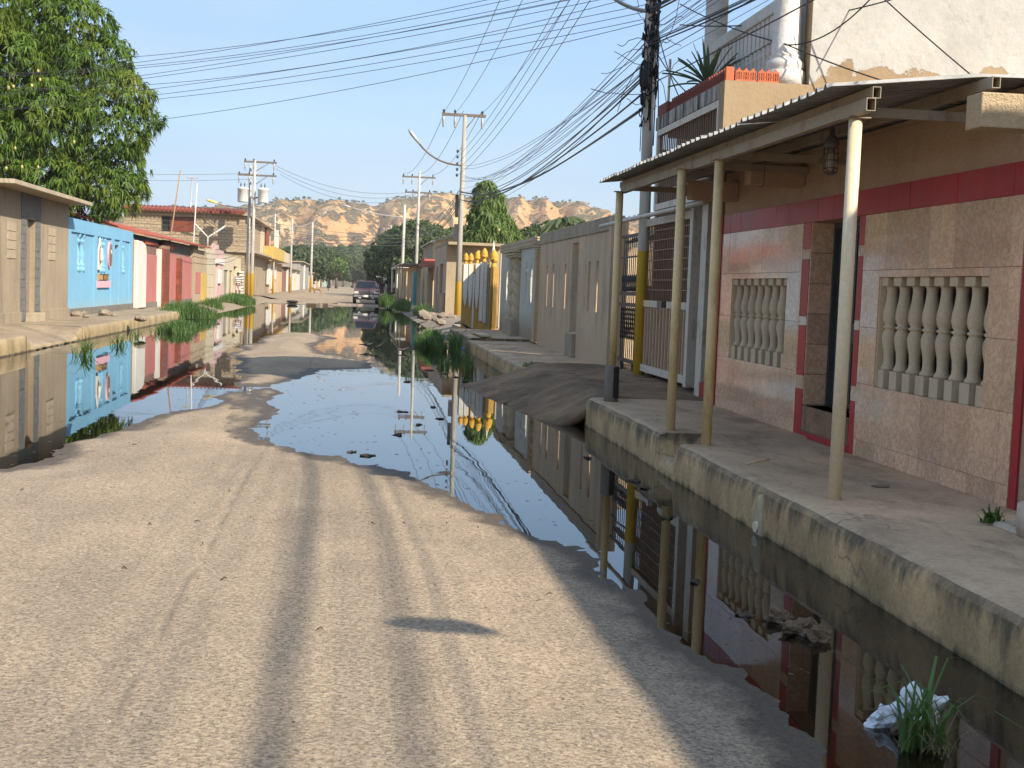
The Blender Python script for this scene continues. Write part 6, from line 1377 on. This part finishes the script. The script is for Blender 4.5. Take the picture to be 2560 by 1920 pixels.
for s_ in (-1, 1):
    for ya, yb_ in ((1.75, 2.75), (2.85, 3.8)):
        b = MB(); b.add([(CX0 + s_ * 0.835, CY0 + ya - (0.3 if ya < 2 else 0), CZ0 + 1.13), (CX0 + s_ * 0.835, CY0 + yb_, CZ0 + 1.13), (CX0 + s_ * 0.70, CY0 + yb_, CZ0 + 1.56), (CX0 + s_ * 0.69, CY0 + ya + 0.1, CZ0 + 1.56)], [(0, 1, 2, 3)]); b.build('side_window', M_CARG, car)
    hl_ = cb_('headlight', s_ * 0.68 - 0.15, s_ * 0.68 + 0.15, -0.03, 0.05, 0.72, 0.88, M_LENS, None, 0.015); cb_('indicator', s_ * 0.855 - 0.02, s_ * 0.855 + 0.025, 0.0, 0.16, 0.72, 0.86, M_LAMPY, hl_)
    cb_('mirror', s_ * 0.98 - 0.1, s_ * 0.98 + 0.1, 1.45, 1.52, 1.1, 1.25, M_BLKPL, None, 0.02); cb_('fog_lamp', s_ * 0.45 - 0.09, s_ * 0.45 + 0.09, -0.12, -0.09, 0.4, 0.48, M_LENS)
    for yy in (0.85, 3.55):
        w_ = MB(); ctr = (CX0 + s_ * 0.80, CY0 + yy, CZ0 + 0.34); n = 20
        w_.tube([(ctr[0] - 0.12, ctr[1], ctr[2]), (ctr[0] - 0.1, ctr[1], ctr[2]), (ctr[0] + 0.1, ctr[1], ctr[2]), (ctr[0] + 0.12, ctr[1], ctr[2])], [0.28, 0.345, 0.345, 0.28], n); wo = w_.build('wheel', M_TYRE, car)
        MB().tube([(ctr[0] + s_ * 0.115, ctr[1], ctr[2]), (ctr[0] + s_ * 0.13, ctr[1], ctr[2])], [0.2, 0.17], 14).build('rim', M_CHROME, wo)
gr = cb_('grille', -0.5, 0.5, -0.02, 0.03, 0.7, 0.9, M_BLKPL)
for i in range(3): cb_('grille_bar', -0.5, 0.5, -0.045, -0.021, 0.71 + i * 0.075, 0.73 + i * 0.075, M_CHROME, gr)
bp = cb_('bumper', -0.88, 0.88, -0.14, 0.02, 0.48, 0.64, M_CHROME, None, 0.03); cb_('number_plate', -0.2, 0.2, -0.165, -0.141, 0.5, 0.65, M_PLATE, bp); cb_('valance', -0.8, 0.8, -0.05, 0.1, 0.3, 0.47, M_BLKPL)
cb_('bull_bar_post', 0.17, 0.27, -0.22, -0.17, 0.42, 0.98, M_BLKPL); cb_('wiper', -0.4, 0.1, 1.22, 1.24, 1.12, 1.14, M_BLKPL)
b = MB(); 
for i in range(6): a = i * math.pi / 3; b.v.append((CX0 + 0.33 + 0.05 * math.cos(a), CY0 + 1.47, CZ0 + 1.42 + 0.09 * math.sin(a)))
b.f = [tuple(range(6))]; b.m = [0]; b.sm = [False]; 

# ================================================================== PEOPLE AND ANIMALS
def skin(name, V, E_, mat, parent=None, sub=1, root=0, **kw):
    me = bpy.data.meshes.new(name); me.from_pydata([Vector(v[:3]) for v in V], E_, []); me.materials.append(mat)
    o = put(me, name, parent, **kw); m_ = o.modifiers.new('skin', 'SKIN'); m_.use_smooth_shade = True
    for i, v in enumerate(V):
        r = v[3] if isinstance(v[3], tuple) else (v[3], v[3]); me.skin_vertices[0].data[i].radius = r; me.skin_vertices[0].data[i].use_root = (i == root)
    o.modifiers.new('sub', 'SUBSURF').levels = sub; o.modifiers['sub'].render_levels = sub
    return o
M_SKIN = flat('brown_skin', (0.16, 0.085, 0.055), 0.55, 0, 0.1); M_HAIR = flat('black_hair', (0.012, 0.01, 0.009), 0.6)
def stripe_mat():
    m, nt, b = mk('striped_shirt'); s = nd(nt, 'ShaderNodeSeparateXYZ', Vector=nd(nt, 'ShaderNodeTexCoord').outputs['Object']).outputs
    f = mth(nt, 'GREATER_THAN', mth(nt, 'FRACT', mth(nt, 'MULTIPLY', s[2], 7.6)), 0.5); nt.links.new(mix(nt, f, (0.66, 0.58, 0.58), (0.02, 0.018, 0.02)), b.inputs['Base Color']); b.inputs['Roughness'].default_value = 0.9; return m
M_STRIPE = stripe_mat(); M_SHORTS = flat('pale_shorts', (0.55, 0.44, 0.46), 0.9); M_DARKC = flat('dark_clothes', (0.03, 0.028, 0.03), 0.9); M_SHOE = flat('dark_shoe', (0.03, 0.025, 0.02), 0.7)
def standing(loc, label, rz, shirt, shorts, s=1.0):
    p = thing('person', label, 'person', (0, 0, 0))
    V = [(0, 0, .95, (.15, .11)), (0, 0, 1.12, (.14, .10)), (0, -.01, 1.32, (.16, .11)), (0, 0, 1.46, (.07, .06)), (0, -.02, 1.53, (.055, .055)), (0, -.035, 1.62, (.085, .1)), (0, -.03, 1.70, (.075, .085)),
         (.19, 0, 1.42, .055), (.25, .01, 1.18, .042), (.25, -.06, .95, .034), (.25, -.08, .86, (.02, .04)), (-.19, 0, 1.42, .055), (-.25, .01, 1.18, .042), (-.26, -.05, .95, .034), (-.26, -.07, .86, (.02, .04)),
         (.10, 0, .88, .09), (.11, -.03, .5, .06), (.11, .02, .1, .04), (.11, -.12, .04, (.045, .03)), (-.10, 0, .88, .09), (-.11, .02, .5, .06), (-.12, .08, .1, .04), (-.12, -.06, .04, (.045, .03))]
    E_ = [(0, 1), (1, 2), (2, 3), (3, 4), (4, 5), (5, 6), (2, 7), (7, 8), (8, 9), (9, 10), (2, 11), (11, 12), (12, 13), (13, 14), (0, 15), (15, 16), (16, 17), (17, 18), (0, 19), (19, 20), (20, 21), (21, 22)]
    skin('body', V, E_, M_SKIN, p, 2)
    sv = [(0, 0, .86, (.175, .135)), (0, 0, 1.12, (.165, .125)), (0, -.01, 1.32, (.18, .13)), (0, 0, 1.44, (.1, .08)), (.2, 0, 1.41, .075), (.255, .01, 1.16, .065), (-.2, 0, 1.41, .075), (-.255, .01, 1.16, .065)]
    skin('shirt', sv, [(0, 1), (1, 2), (2, 3), (2, 4), (4, 5), (2, 6), (6, 7)], shirt, p, 2)
    skin('trousers', [(0, 0, .93, (.165, .125)), (.105, 0, .8, .10), (.112, -.025, .52, .085), (-.105, 0, .8, .10), (-.112, .015, .52, .085)], [(0, 1), (1, 2), (0, 3), (3, 4)], shorts, p, 2)
    MB().lathe(0, -.02, 1.60, [(.096, 0), (.102, .05), (.09, .1), (.05, .135), (.01, .145)], 12).build('hair', M_HAIR, p)
    for sx in (-.035, .035): MB().lathe(sx, -.125, 1.625, [(.002, -.01), (.011, 0), (.002, .01)], 6).build('eye', M_WHITE, p)
    MB().lathe(0, -.135, 1.575, [(.018, 0), (.014, .02), (.004, .045)], 6).build('nose', M_SKIN, p); MB().box(-.025, .025, -.128, -.118, 1.545, 1.553).build('mouth', M_MAROON, p)
    p.location = loc; p.rotation_euler.z = rz; p.scale = (s,) * 3; return p
standing((-7.2, 84.2, 0.27), 'person in a black and white striped shirt and pale shorts walking by the orange doorway', 0.35, M_STRIPE, M_SHORTS, 0.94)
standing((2.35, 112, 0.2), 'person in dark clothes standing behind the parked car', 0.2, M_DARKC, M_DARKC, 0.95)
# seated figure on a plastic chair
sp = thing('person', 'person in dark trousers sitting on a chair by the far right shack', 'person', (0, 0, 0))
skin('body', [(0, 0, .5, (.15, .12)), (.1, .05, .78, (.14, .11)), (.14, .08, .98, (.16, .11)), (.13, .05, 1.12, .06), (.1, .0, 1.24, (.08, .09)), (-.02, -.15, .94, .045), (-.16, -.2, .72, .04), (.02, .2, .9, .045), (-.2, .18, .7, .04), (-.2, -.1, .5, .08), (-.45, -.1, .46, .06), (-.5, -.1, .1, .045), (-.6, -.1, .04, .04), (-.2, .1, .5, .08), (-.44, .12, .46, .06), (-.48, .12, .1, .045), (-.58, .12, .04, .04)],
     [(0, 1), (1, 2), (2, 3), (3, 4), (2, 5), (5, 6), (2, 7), (7, 8), (0, 9), (9, 10), (10, 11), (11, 12), (0, 13), (13, 14), (14, 15), (15, 16)], M_DARKC, sp, 1)
MB().lathe(.1, 0, 1.2, [(.09, 0), (.095, .06), (.07, .11), (.01, .13)], 10).build('hair', M_HAIR, sp); sp.location = (3.35, 110.5, 0.3)
ch = thing('plastic_chair', 'dark plastic chair under the seated person', 'chair', (0, 0, 0))
MB().box(-.24, .22, -.22, .22, .4, .43).build('seat', M_BLKPL, ch); MB().box(.22, .26, -.22, .22, .43, .85).build('backrest', M_BLKPL, ch)
for sx in (-.22, .24):
    for sy in (-.2, .2): MB().box(sx - .02, sx + .02, sy - .02, sy + .02, 0, .4).build('leg', M_BLKPL, ch)
ch.location = (3.38, 110.5, 0.3)
# motorbike with rider far down the road
mb = thing('motorbike', 'motorbike far down the left side of the road', 'motorbike', (0, 0, 0))
for yy in (-0.6, 0.62): MB().tube([(0, yy + 0.27 * math.cos(t * math.pi / 10), 0.3 + 0.27 * math.sin(t * math.pi / 10)) for t in range(21)], 0.045, 6).build('wheel', M_TYRE, mb)
skin('frame', [(0, -.6, .3, .03), (0, -.4, .85, .05), (0, 0, .7, .12), (0, .5, .72, .08), (0, .62, .3, .03), (.3, -.35, .95, .02), (-.3, -.35, .95, .02), (0, 0, .4, .12)], [(0, 1), (1, 2), (2, 3), (3, 4), (1, 5), (1, 6), (2, 7)], M_BLKPL, mb)
mb.location = (-3.9, 205, 0.16)
rp = thing('person', 'rider in dark clothes on the far motorbike', 'person', (0, 0, 0))
skin('body', [(0, .15, .85, (.15, .13)), (0, .1, 1.15, (.15, .11)), (0, .05, 1.35, (.16, .11)), (0, .03, 1.47, .06), (0, 0, 1.6, (.09, .1)), (.2, .02, 1.36, .05), (.3, -.15, 1.15, .04), (.28, -.33, 1.0, .035), (-.2, .02, 1.36, .05), (-.3, -.15, 1.15, .04), (-.28, -.33, 1.0, .035), (.14, -.15, .8, .08), (.16, .05, .4, .05), (-.14, -.15, .8, .08), (-.16, .05, .4, .05)], [(0, 1), (1, 2), (2, 3), (3, 4), (2, 5), (5, 6), (6, 7), (2, 8), (8, 9), (9, 10), (0, 11), (11, 12), (0, 13), (13, 14)], M_DARKC, rp)
MB().lathe(0, 0, 1.6, [(.1, 0), (.105, .05), (.07, .11), (.01, .13)], 10).build('helmet', M_HAIR, rp); rp.location = (-3.9, 205, 0.16)
# dog
dg = thing('dog', 'thin tan dog crossing the road towards the left houses', 'dog', (0, 0, 0)); M_DOG = flat('tan_fur', (0.27, 0.165, 0.085), 0.9)
skin('body', [(0.28, 0, .48, (.09, .1)), (0, 0, .47, (.085, .11)), (-.3, 0, .5, (.1, .14)), (-.42, 0, .56, .07), (-.52, 0, .6, .065), (-.66, 0, .56, .035), (.42, 0, .58, .022), (.52, 0, .72, .014),
     (-.32, .07, .3, .035), (-.34, .07, .03, .022), (-.26, -.07, .3, .035), (-.22, -.07, .03, .022), (.26, .07, .32, .045), (.36, .07, .2, .025), (.33, .07, .03, .02), (.3, -.07, .32, .045), (.42, -.07, .2, .025), (.4, -.07, .03, .02), (-.5, .05, .7, .015), (-.5, -.05, .7, .015)],
     [(0, 1), (1, 2), (2, 3), (3, 4), (4, 5), (0, 6), (6, 7), (2, 8), (8, 9), (2, 10), (10, 11), (0, 12), (12, 13), (13, 14), (0, 15), (15, 16), (16, 17), (4, 18), (4, 19)], M_DOG, dg, 1, root=1)
q = onZ(793, 735, 0.13); dg.location = (q.x, q.y, 0.15); dg.scale = (1.1,) * 3
# birds
M_BIRD = flat('black_feathers', (0.012, 0.011, 0.012), 0.5)
def bird(loc, label, rz, up_):
    bd = thing('bird', label, 'bird', (0, 0, 0), 'black birds by the water'); t = up_
    skin('body', [(0, 0, .12, (.035, .04)), (.06, 0, .13 + .03 * t, (.03, .035)), (.1, 0, .15 + .05 * t, .02), (.125, 0, .165 + .055 * t, .021), (.165, 0, .165 + .06 * t, .006), (-.07, 0, .11 - .02 * t, (.022, .018)), (-.19, 0, .10 - .05 * t, (.018, .006))], [(0, 1), (1, 2), (2, 3), (3, 4), (0, 5), (5, 6)], M_BIRD, bd, 1)
    for sy in (-.02, .02): MB().tube([(0, sy, .1), (.01, sy, .05), (0, sy, -.01)], .004, 5).build('leg', M_BIRD, bd)
    bd.location = loc; bd.rotation_euler.z = rz; return bd
for (px, py), lb, rz, u_ in (((917, 874), 'black bird wading in shallow water, body level, left of the pair', 0.15, -0.3), ((944, 880), 'black bird wading with raised head, right of the pair', 0.1, 1.0)):
    q = onZ(px, py); bird((q.x, q.y, -0.003), lb, rz, u_)
q = onZ(1166, 828, 0.335); bird((q.x, q.y, 0.335), 'black bird on the shaded right pavement corner', 2.6, 0.6)
q = onZ(1008, 882); bird((q.x, q.y, -0.05), 'black bird low in the water right of the wading pair', 0.5, 0.0)

# ================================================================== LITTER AND RUBBLE
def lump(name, label, cat, p, s, mat, seed, sub=2, amp=0.35, group=None, rz=0.0):
    import bmesh
    bm = bmesh.new(); bmesh.ops.create_icosphere(bm, subdivisions=sub, radius=1.0)
    for v in bm.verts: v.co *= 1 + amp * noise.fractal(v.co * 1.6 + Vector((seed, seed * 2.1, 0)), 1.0, 2.0, 4)
    me = bpy.data.meshes.new(name); bm.to_mesh(me); bm.free(); me.materials.append(mat)
    o = put(me, name, None, loc=p, rot=(0, 0, rz), label=label, cat=cat, group=group); o.scale = s; return o
M_BAG = flat('white_plastic_film', (0.72, 0.73, 0.75), 0.35, 0, 0.06, 30, 0.5, 0.3); M_STONE = plaster('dull_rubble', (0.27, 0.215, 0.155), streak=0); M_MUDL = plaster('wet_mud_clod', (0.06, 0.045, 0.03), (0.1, 0.075, 0.05), streak=0); M_BLUEP = flat('blue_plastic', (0.03, 0.16, 0.4), 0.4)
M_LOG = plaster('rotten_bark', (0.26, 0.175, 0.105), (0.12, 0.08, 0.05), streak=0, fine=40, bst=1)
q = onZ(2290, 1815); lump('plastic_bag', 'crumpled white plastic bag behind the gutter grass tuft', 'bag', (q.x, q.y, 0.05), (0.075, 0.06, 0.085), M_BAG, 4, 4, 0.8)
q = onZ(2205, 1815); lump('plastic_bag', 'smaller white plastic scrap left of the gutter grass', 'bag', (q.x, q.y, 0.02), (0.05, 0.035, 0.04), M_BAG, 9, 4, 0.7)
q = onZ(2262, 1835); lump('mud_clod', 'brown clod between the white plastic scraps', 'clod', (q.x, q.y, 0.015), (0.05, 0.03, 0.035), M_LOG, 2, 3)
for i, (px, py, sx, lb) in enumerate(((1945, 1553, 0.05, 'brown floating clod with a pale top in the gutter'), (2010, 1580, 0.075, 'shaggy brown floating clump in the gutter'), (2050, 1600, 0.05, 'ragged floating clump nearest the bottom right'))):
    q = onZ(px, py); lump('floating_clump', lb, 'debris', (q.x, q.y, 0.006), (sx, sx * 0.8, 0.045), M_LOG, 20 + i, 4, 0.8)
bits = [(760, 977), (795, 985), (905, 918), (1095, 872), (1120, 873), (1270, 990), (950, 905), (870, 890), (700, 1002), (1500, 1258), (1370, 1040), (1395, 1055), (985, 815), (1005, 825), (960, 808), (925, 800), (880, 825), (1610, 1330), (935, 880), (860, 940), (1440, 1120)]
names_ = ['at the pool edge', 'by the shoreline point', 'in the middle pool', 'near the pole reflection', 'beside the pole reflection', 'in the dark reflection', 'in open water', 'off the damp margin', 'near the foreground shore', 'in the gutter reflection', 'below the ramp', 'under the porch reflection', 'among the litter patch', 'by the pavement face', 'left of the litter patch', 'near the island tip', 'past the birds', 'deep in the gutter', 'left of the ramp', 'in the clear sky reflection', 'by the kerb notch']
for i, (px, py) in enumerate(bits):
    q = onZ(px * D, py * D); s_ = 0.016 + 0.0011 * q.y * R.uniform(0.5, 1.6)
    lump('floating_scrap', 'small dark scrap floating ' + names_[i], 'debris', (q.x, q.y, 0.0), (s_ * 1.8, s_ * 1.1, 0.016), M_MUDL, 40 + i, 2, 0.9, 'dark scraps floating on the water', R.uniform(0, 3))
q = onZ(960 * D, 752 * D); lump('blue_plastic_scrap', 'blue plastic scrap at the edge of the right grass', 'debris', (q.x + 0.35, q.y, 0.01), (0.35, 0.4, 0.02), M_BLUEP, 3, 2, 0.5)
# twigs and leaves on the dry road
for i in range(26):
    x, y = R.uniform(-3.2, 1.0), R.uniform(3.6, 12); a = R.uniform(0, 3.14); l = R.uniform(0.015, 0.05)
    if x < -0.38 * y * 0.9: continue
    MB().tube([(x, y, 0.082), (x + l * 0.5 * math.cos(a), y + l * 0.5 * math.sin(a), 0.088), (x + l * math.cos(a), y + l * math.sin(a), 0.081)], [0.003, 0.004, 0.002], 5).build('twig', M_MUDL, label='tiny dark twig lying on the dry asphalt', cat='twig', group='twigs scattered on the dry road')
# stones and a branch on the left pavement, rubble on the right
for i, (px, py, s_) in enumerate(((180, 782, 0.22), (192, 790, 0.16), (205, 786, 0.14), (262, 788, 0.2), (286, 790, 0.1), (215, 793, 0.09), (352, 800, 0.16))):
    q = onZ(px, py, 0.31); lump('stone', ['stacked stone against the blue wall foot', 'stone in front of the stacked stone', 'small stone below the blue wall', 'squarish stone on the left pavement', 'pebble right of the squarish stone', 'flat stone near the kerb edge', 'weedy stone at the kerb end'][i], 'stone', (q.x, q.y, 0.3 + s_ * 0.35), (s_, s_ * 1.4, s_ * 0.6), M_STONE, 60 + i, 2, 0.3, 'stones on the left pavement')
for i in range(16):
    y = R.uniform(39, 60); x = R.uniform(2.7, 3.9); s_ = R.uniform(0.12, 0.3); lump('rubble_stone', 'rubble stone on the earth bank before the beige house', 'stone', (x, y, 0.2 + s_ * 0.3), (s_, s_ * 1.2, s_ * 0.6), M_STONE, 80 + i, 1, 0.3, 'rubble on the right bank')
b = MB(); 
for s_ in (0, 0.16): b.lathe(0, 0, s_ - 0.1, [(0.2, 0), (0.31, 0.03), (0.34, 0.08), (0.31, 0.13), (0.2, 0.155), (0.17, 0.08)], 18)
q = onZ(731, 760); ty = thing('old_tyre', 'stack of old tyres half sunk at the far edge of the water', 'tyre', (q.x, q.y, 0.0)); o = b.build('tyre_ring', M_TYRE); o.parent = ty; o.scale = (1.1, 1.1, 1.1)
for i, px in enumerate((778, 792, 806, 820, 832)):
    q = onZ(px, 764); MB().box(-0.3, 0.3, -0.2, 0.2, -0.1, 0.14).build('concrete_block', M_STONE if i % 2 else M_MUDL, None, loc=(q.x, q.y + 0.5 * i, 0.0), rot=(0, 0, R.uniform(-.4, .4)), label='broken block in the row of stepping blocks across the far water edge', cat='block', group='stepping blocks at the far water edge', bevel=0.02)
# drain pipe and cement patch in the kerb face
dp = thing('drain_pipe', 'short pale drain pipe stub in the kerb face at the waterline', 'pipe', (2.62, 8.1, 0.05)); 
MB().tube([(2.70, 8.12, 0.055), (2.585, 8.1, 0.045)], 0.033, 14).build('pipe', M_PIPEW, dp); MB().prism([(8.02, -0.02), (8.2, -0.02), (8.19, 0.12), (8.15, 0.2), (8.11, 0.26), (8.08, 0.2), (8.04, 0.1)], 'x', 2.60, 2.66).build('cement_patch', M_CREAMS, dp, bevel=0.015)
MB().tube([(2.85, 9.2, 0.309), (3.0, 9.35, 0.312), (3.1, 9.45, 0.309)], 0.006, 5).build('twig', M_PIPEW, label='thin pale stick lying on the tiled house pavement', cat='twig')
lump('fallen_leaf', 'curled dry leaf on the pavement behind the nearest column', 'leaf', (3.45, 8.2, 0.31), (0.06, 0.035, 0.008), M_STONE, 5, 2, 0.4)
MB().prism([(30.9, 0.36), (33.6, 0.36), (33.6, 0.39), (30.9, 0.39)], 'x', 3.0, 3.25).build('plank', M_CREAMS, label='pale strip lying on the shaded right pavement', cat='plank')  # flat pale strip laid over the pavement top

# loose grit on the asphalt and scum on the water
def road_z(x, y): return zr[min(int(np.searchsorted(ys, y)), len(ys) - 1) * len(xs) + min(max(int(round((x + 6.35) / (9.07 / 151))), 0), 151)]
rng = np.random.default_rng(8)
def specks(name, n, z_test, size, flat_, mat, label, yr):
    V = []; Fq = []
    while len(V) < n * 6:
        y = yr[0] + (yr[1] - yr[0]) * rng.random() ** 1.6; x = rng.uniform(-0.42 * y, min(2.55, 0.5 * y)); x = max(x, -5.9); z = road_z(x, y)
        if not z_test(z): continue
        r_ = size * rng.uniform(0.4, 1.5) * (0.6 + y * 0.07); a = rng.uniform(0, 6.28); e = rng.uniform(0.5, 1.0); c_, s_ = math.cos(a), math.sin(a); z0 = max(z, 0.0); o = len(V)
        V += [(x + r_ * c_, y + r_ * s_, z0), (x - r_ * e * s_, y + r_ * e * c_, z0), (x - r_ * c_, y - r_ * s_, z0), (x + r_ * e * s_, y - r_ * e * c_, z0), (x, y, z0 + r_ * flat_), (x, y, z0 - r_ * 0.3)]
        Fq += [(o + i_, o + (i_ + 1) % 4, o + 4) for i_ in range(4)]
    put(fast_mesh(name, V, Fq, mat), name, label=label, kind='stuff')
M_GRIT = leafmat('mixed_grit', (0.10, 0.08, 0.06), (0.42, 0.34, 0.26), None, 0.9, 0.0, 0.1)
specks('grit', 1500, lambda z: z > 0.03, 0.0065, 0.6, M_GRIT, 'loose grit scattered over the dry asphalt', (3.2, 16))
specks('scum', 420, lambda z: -0.05 < z < -0.002, 0.012, 0.12, M_MUDL, 'specks of scum floating along the waterline', (5, 34))
# ================================================================== AIR
m_h, nt_h, b_h = mk('dry_haze'); nt_h.nodes.remove(b_h)
pv = nd(nt_h, 'ShaderNodeVolumePrincipled', Color=(0.93, 0.95, 0.98, 1), Density=0.0002); nt_h.links.new(pv.outputs[0], nt_h.nodes['Material Output'].inputs['Volume'])
MB().box(-4050, 4050, -320, 5050, -1.5, 90).build('haze', m_h, label='thin dusty haze over the street and hills', kind='stuff')
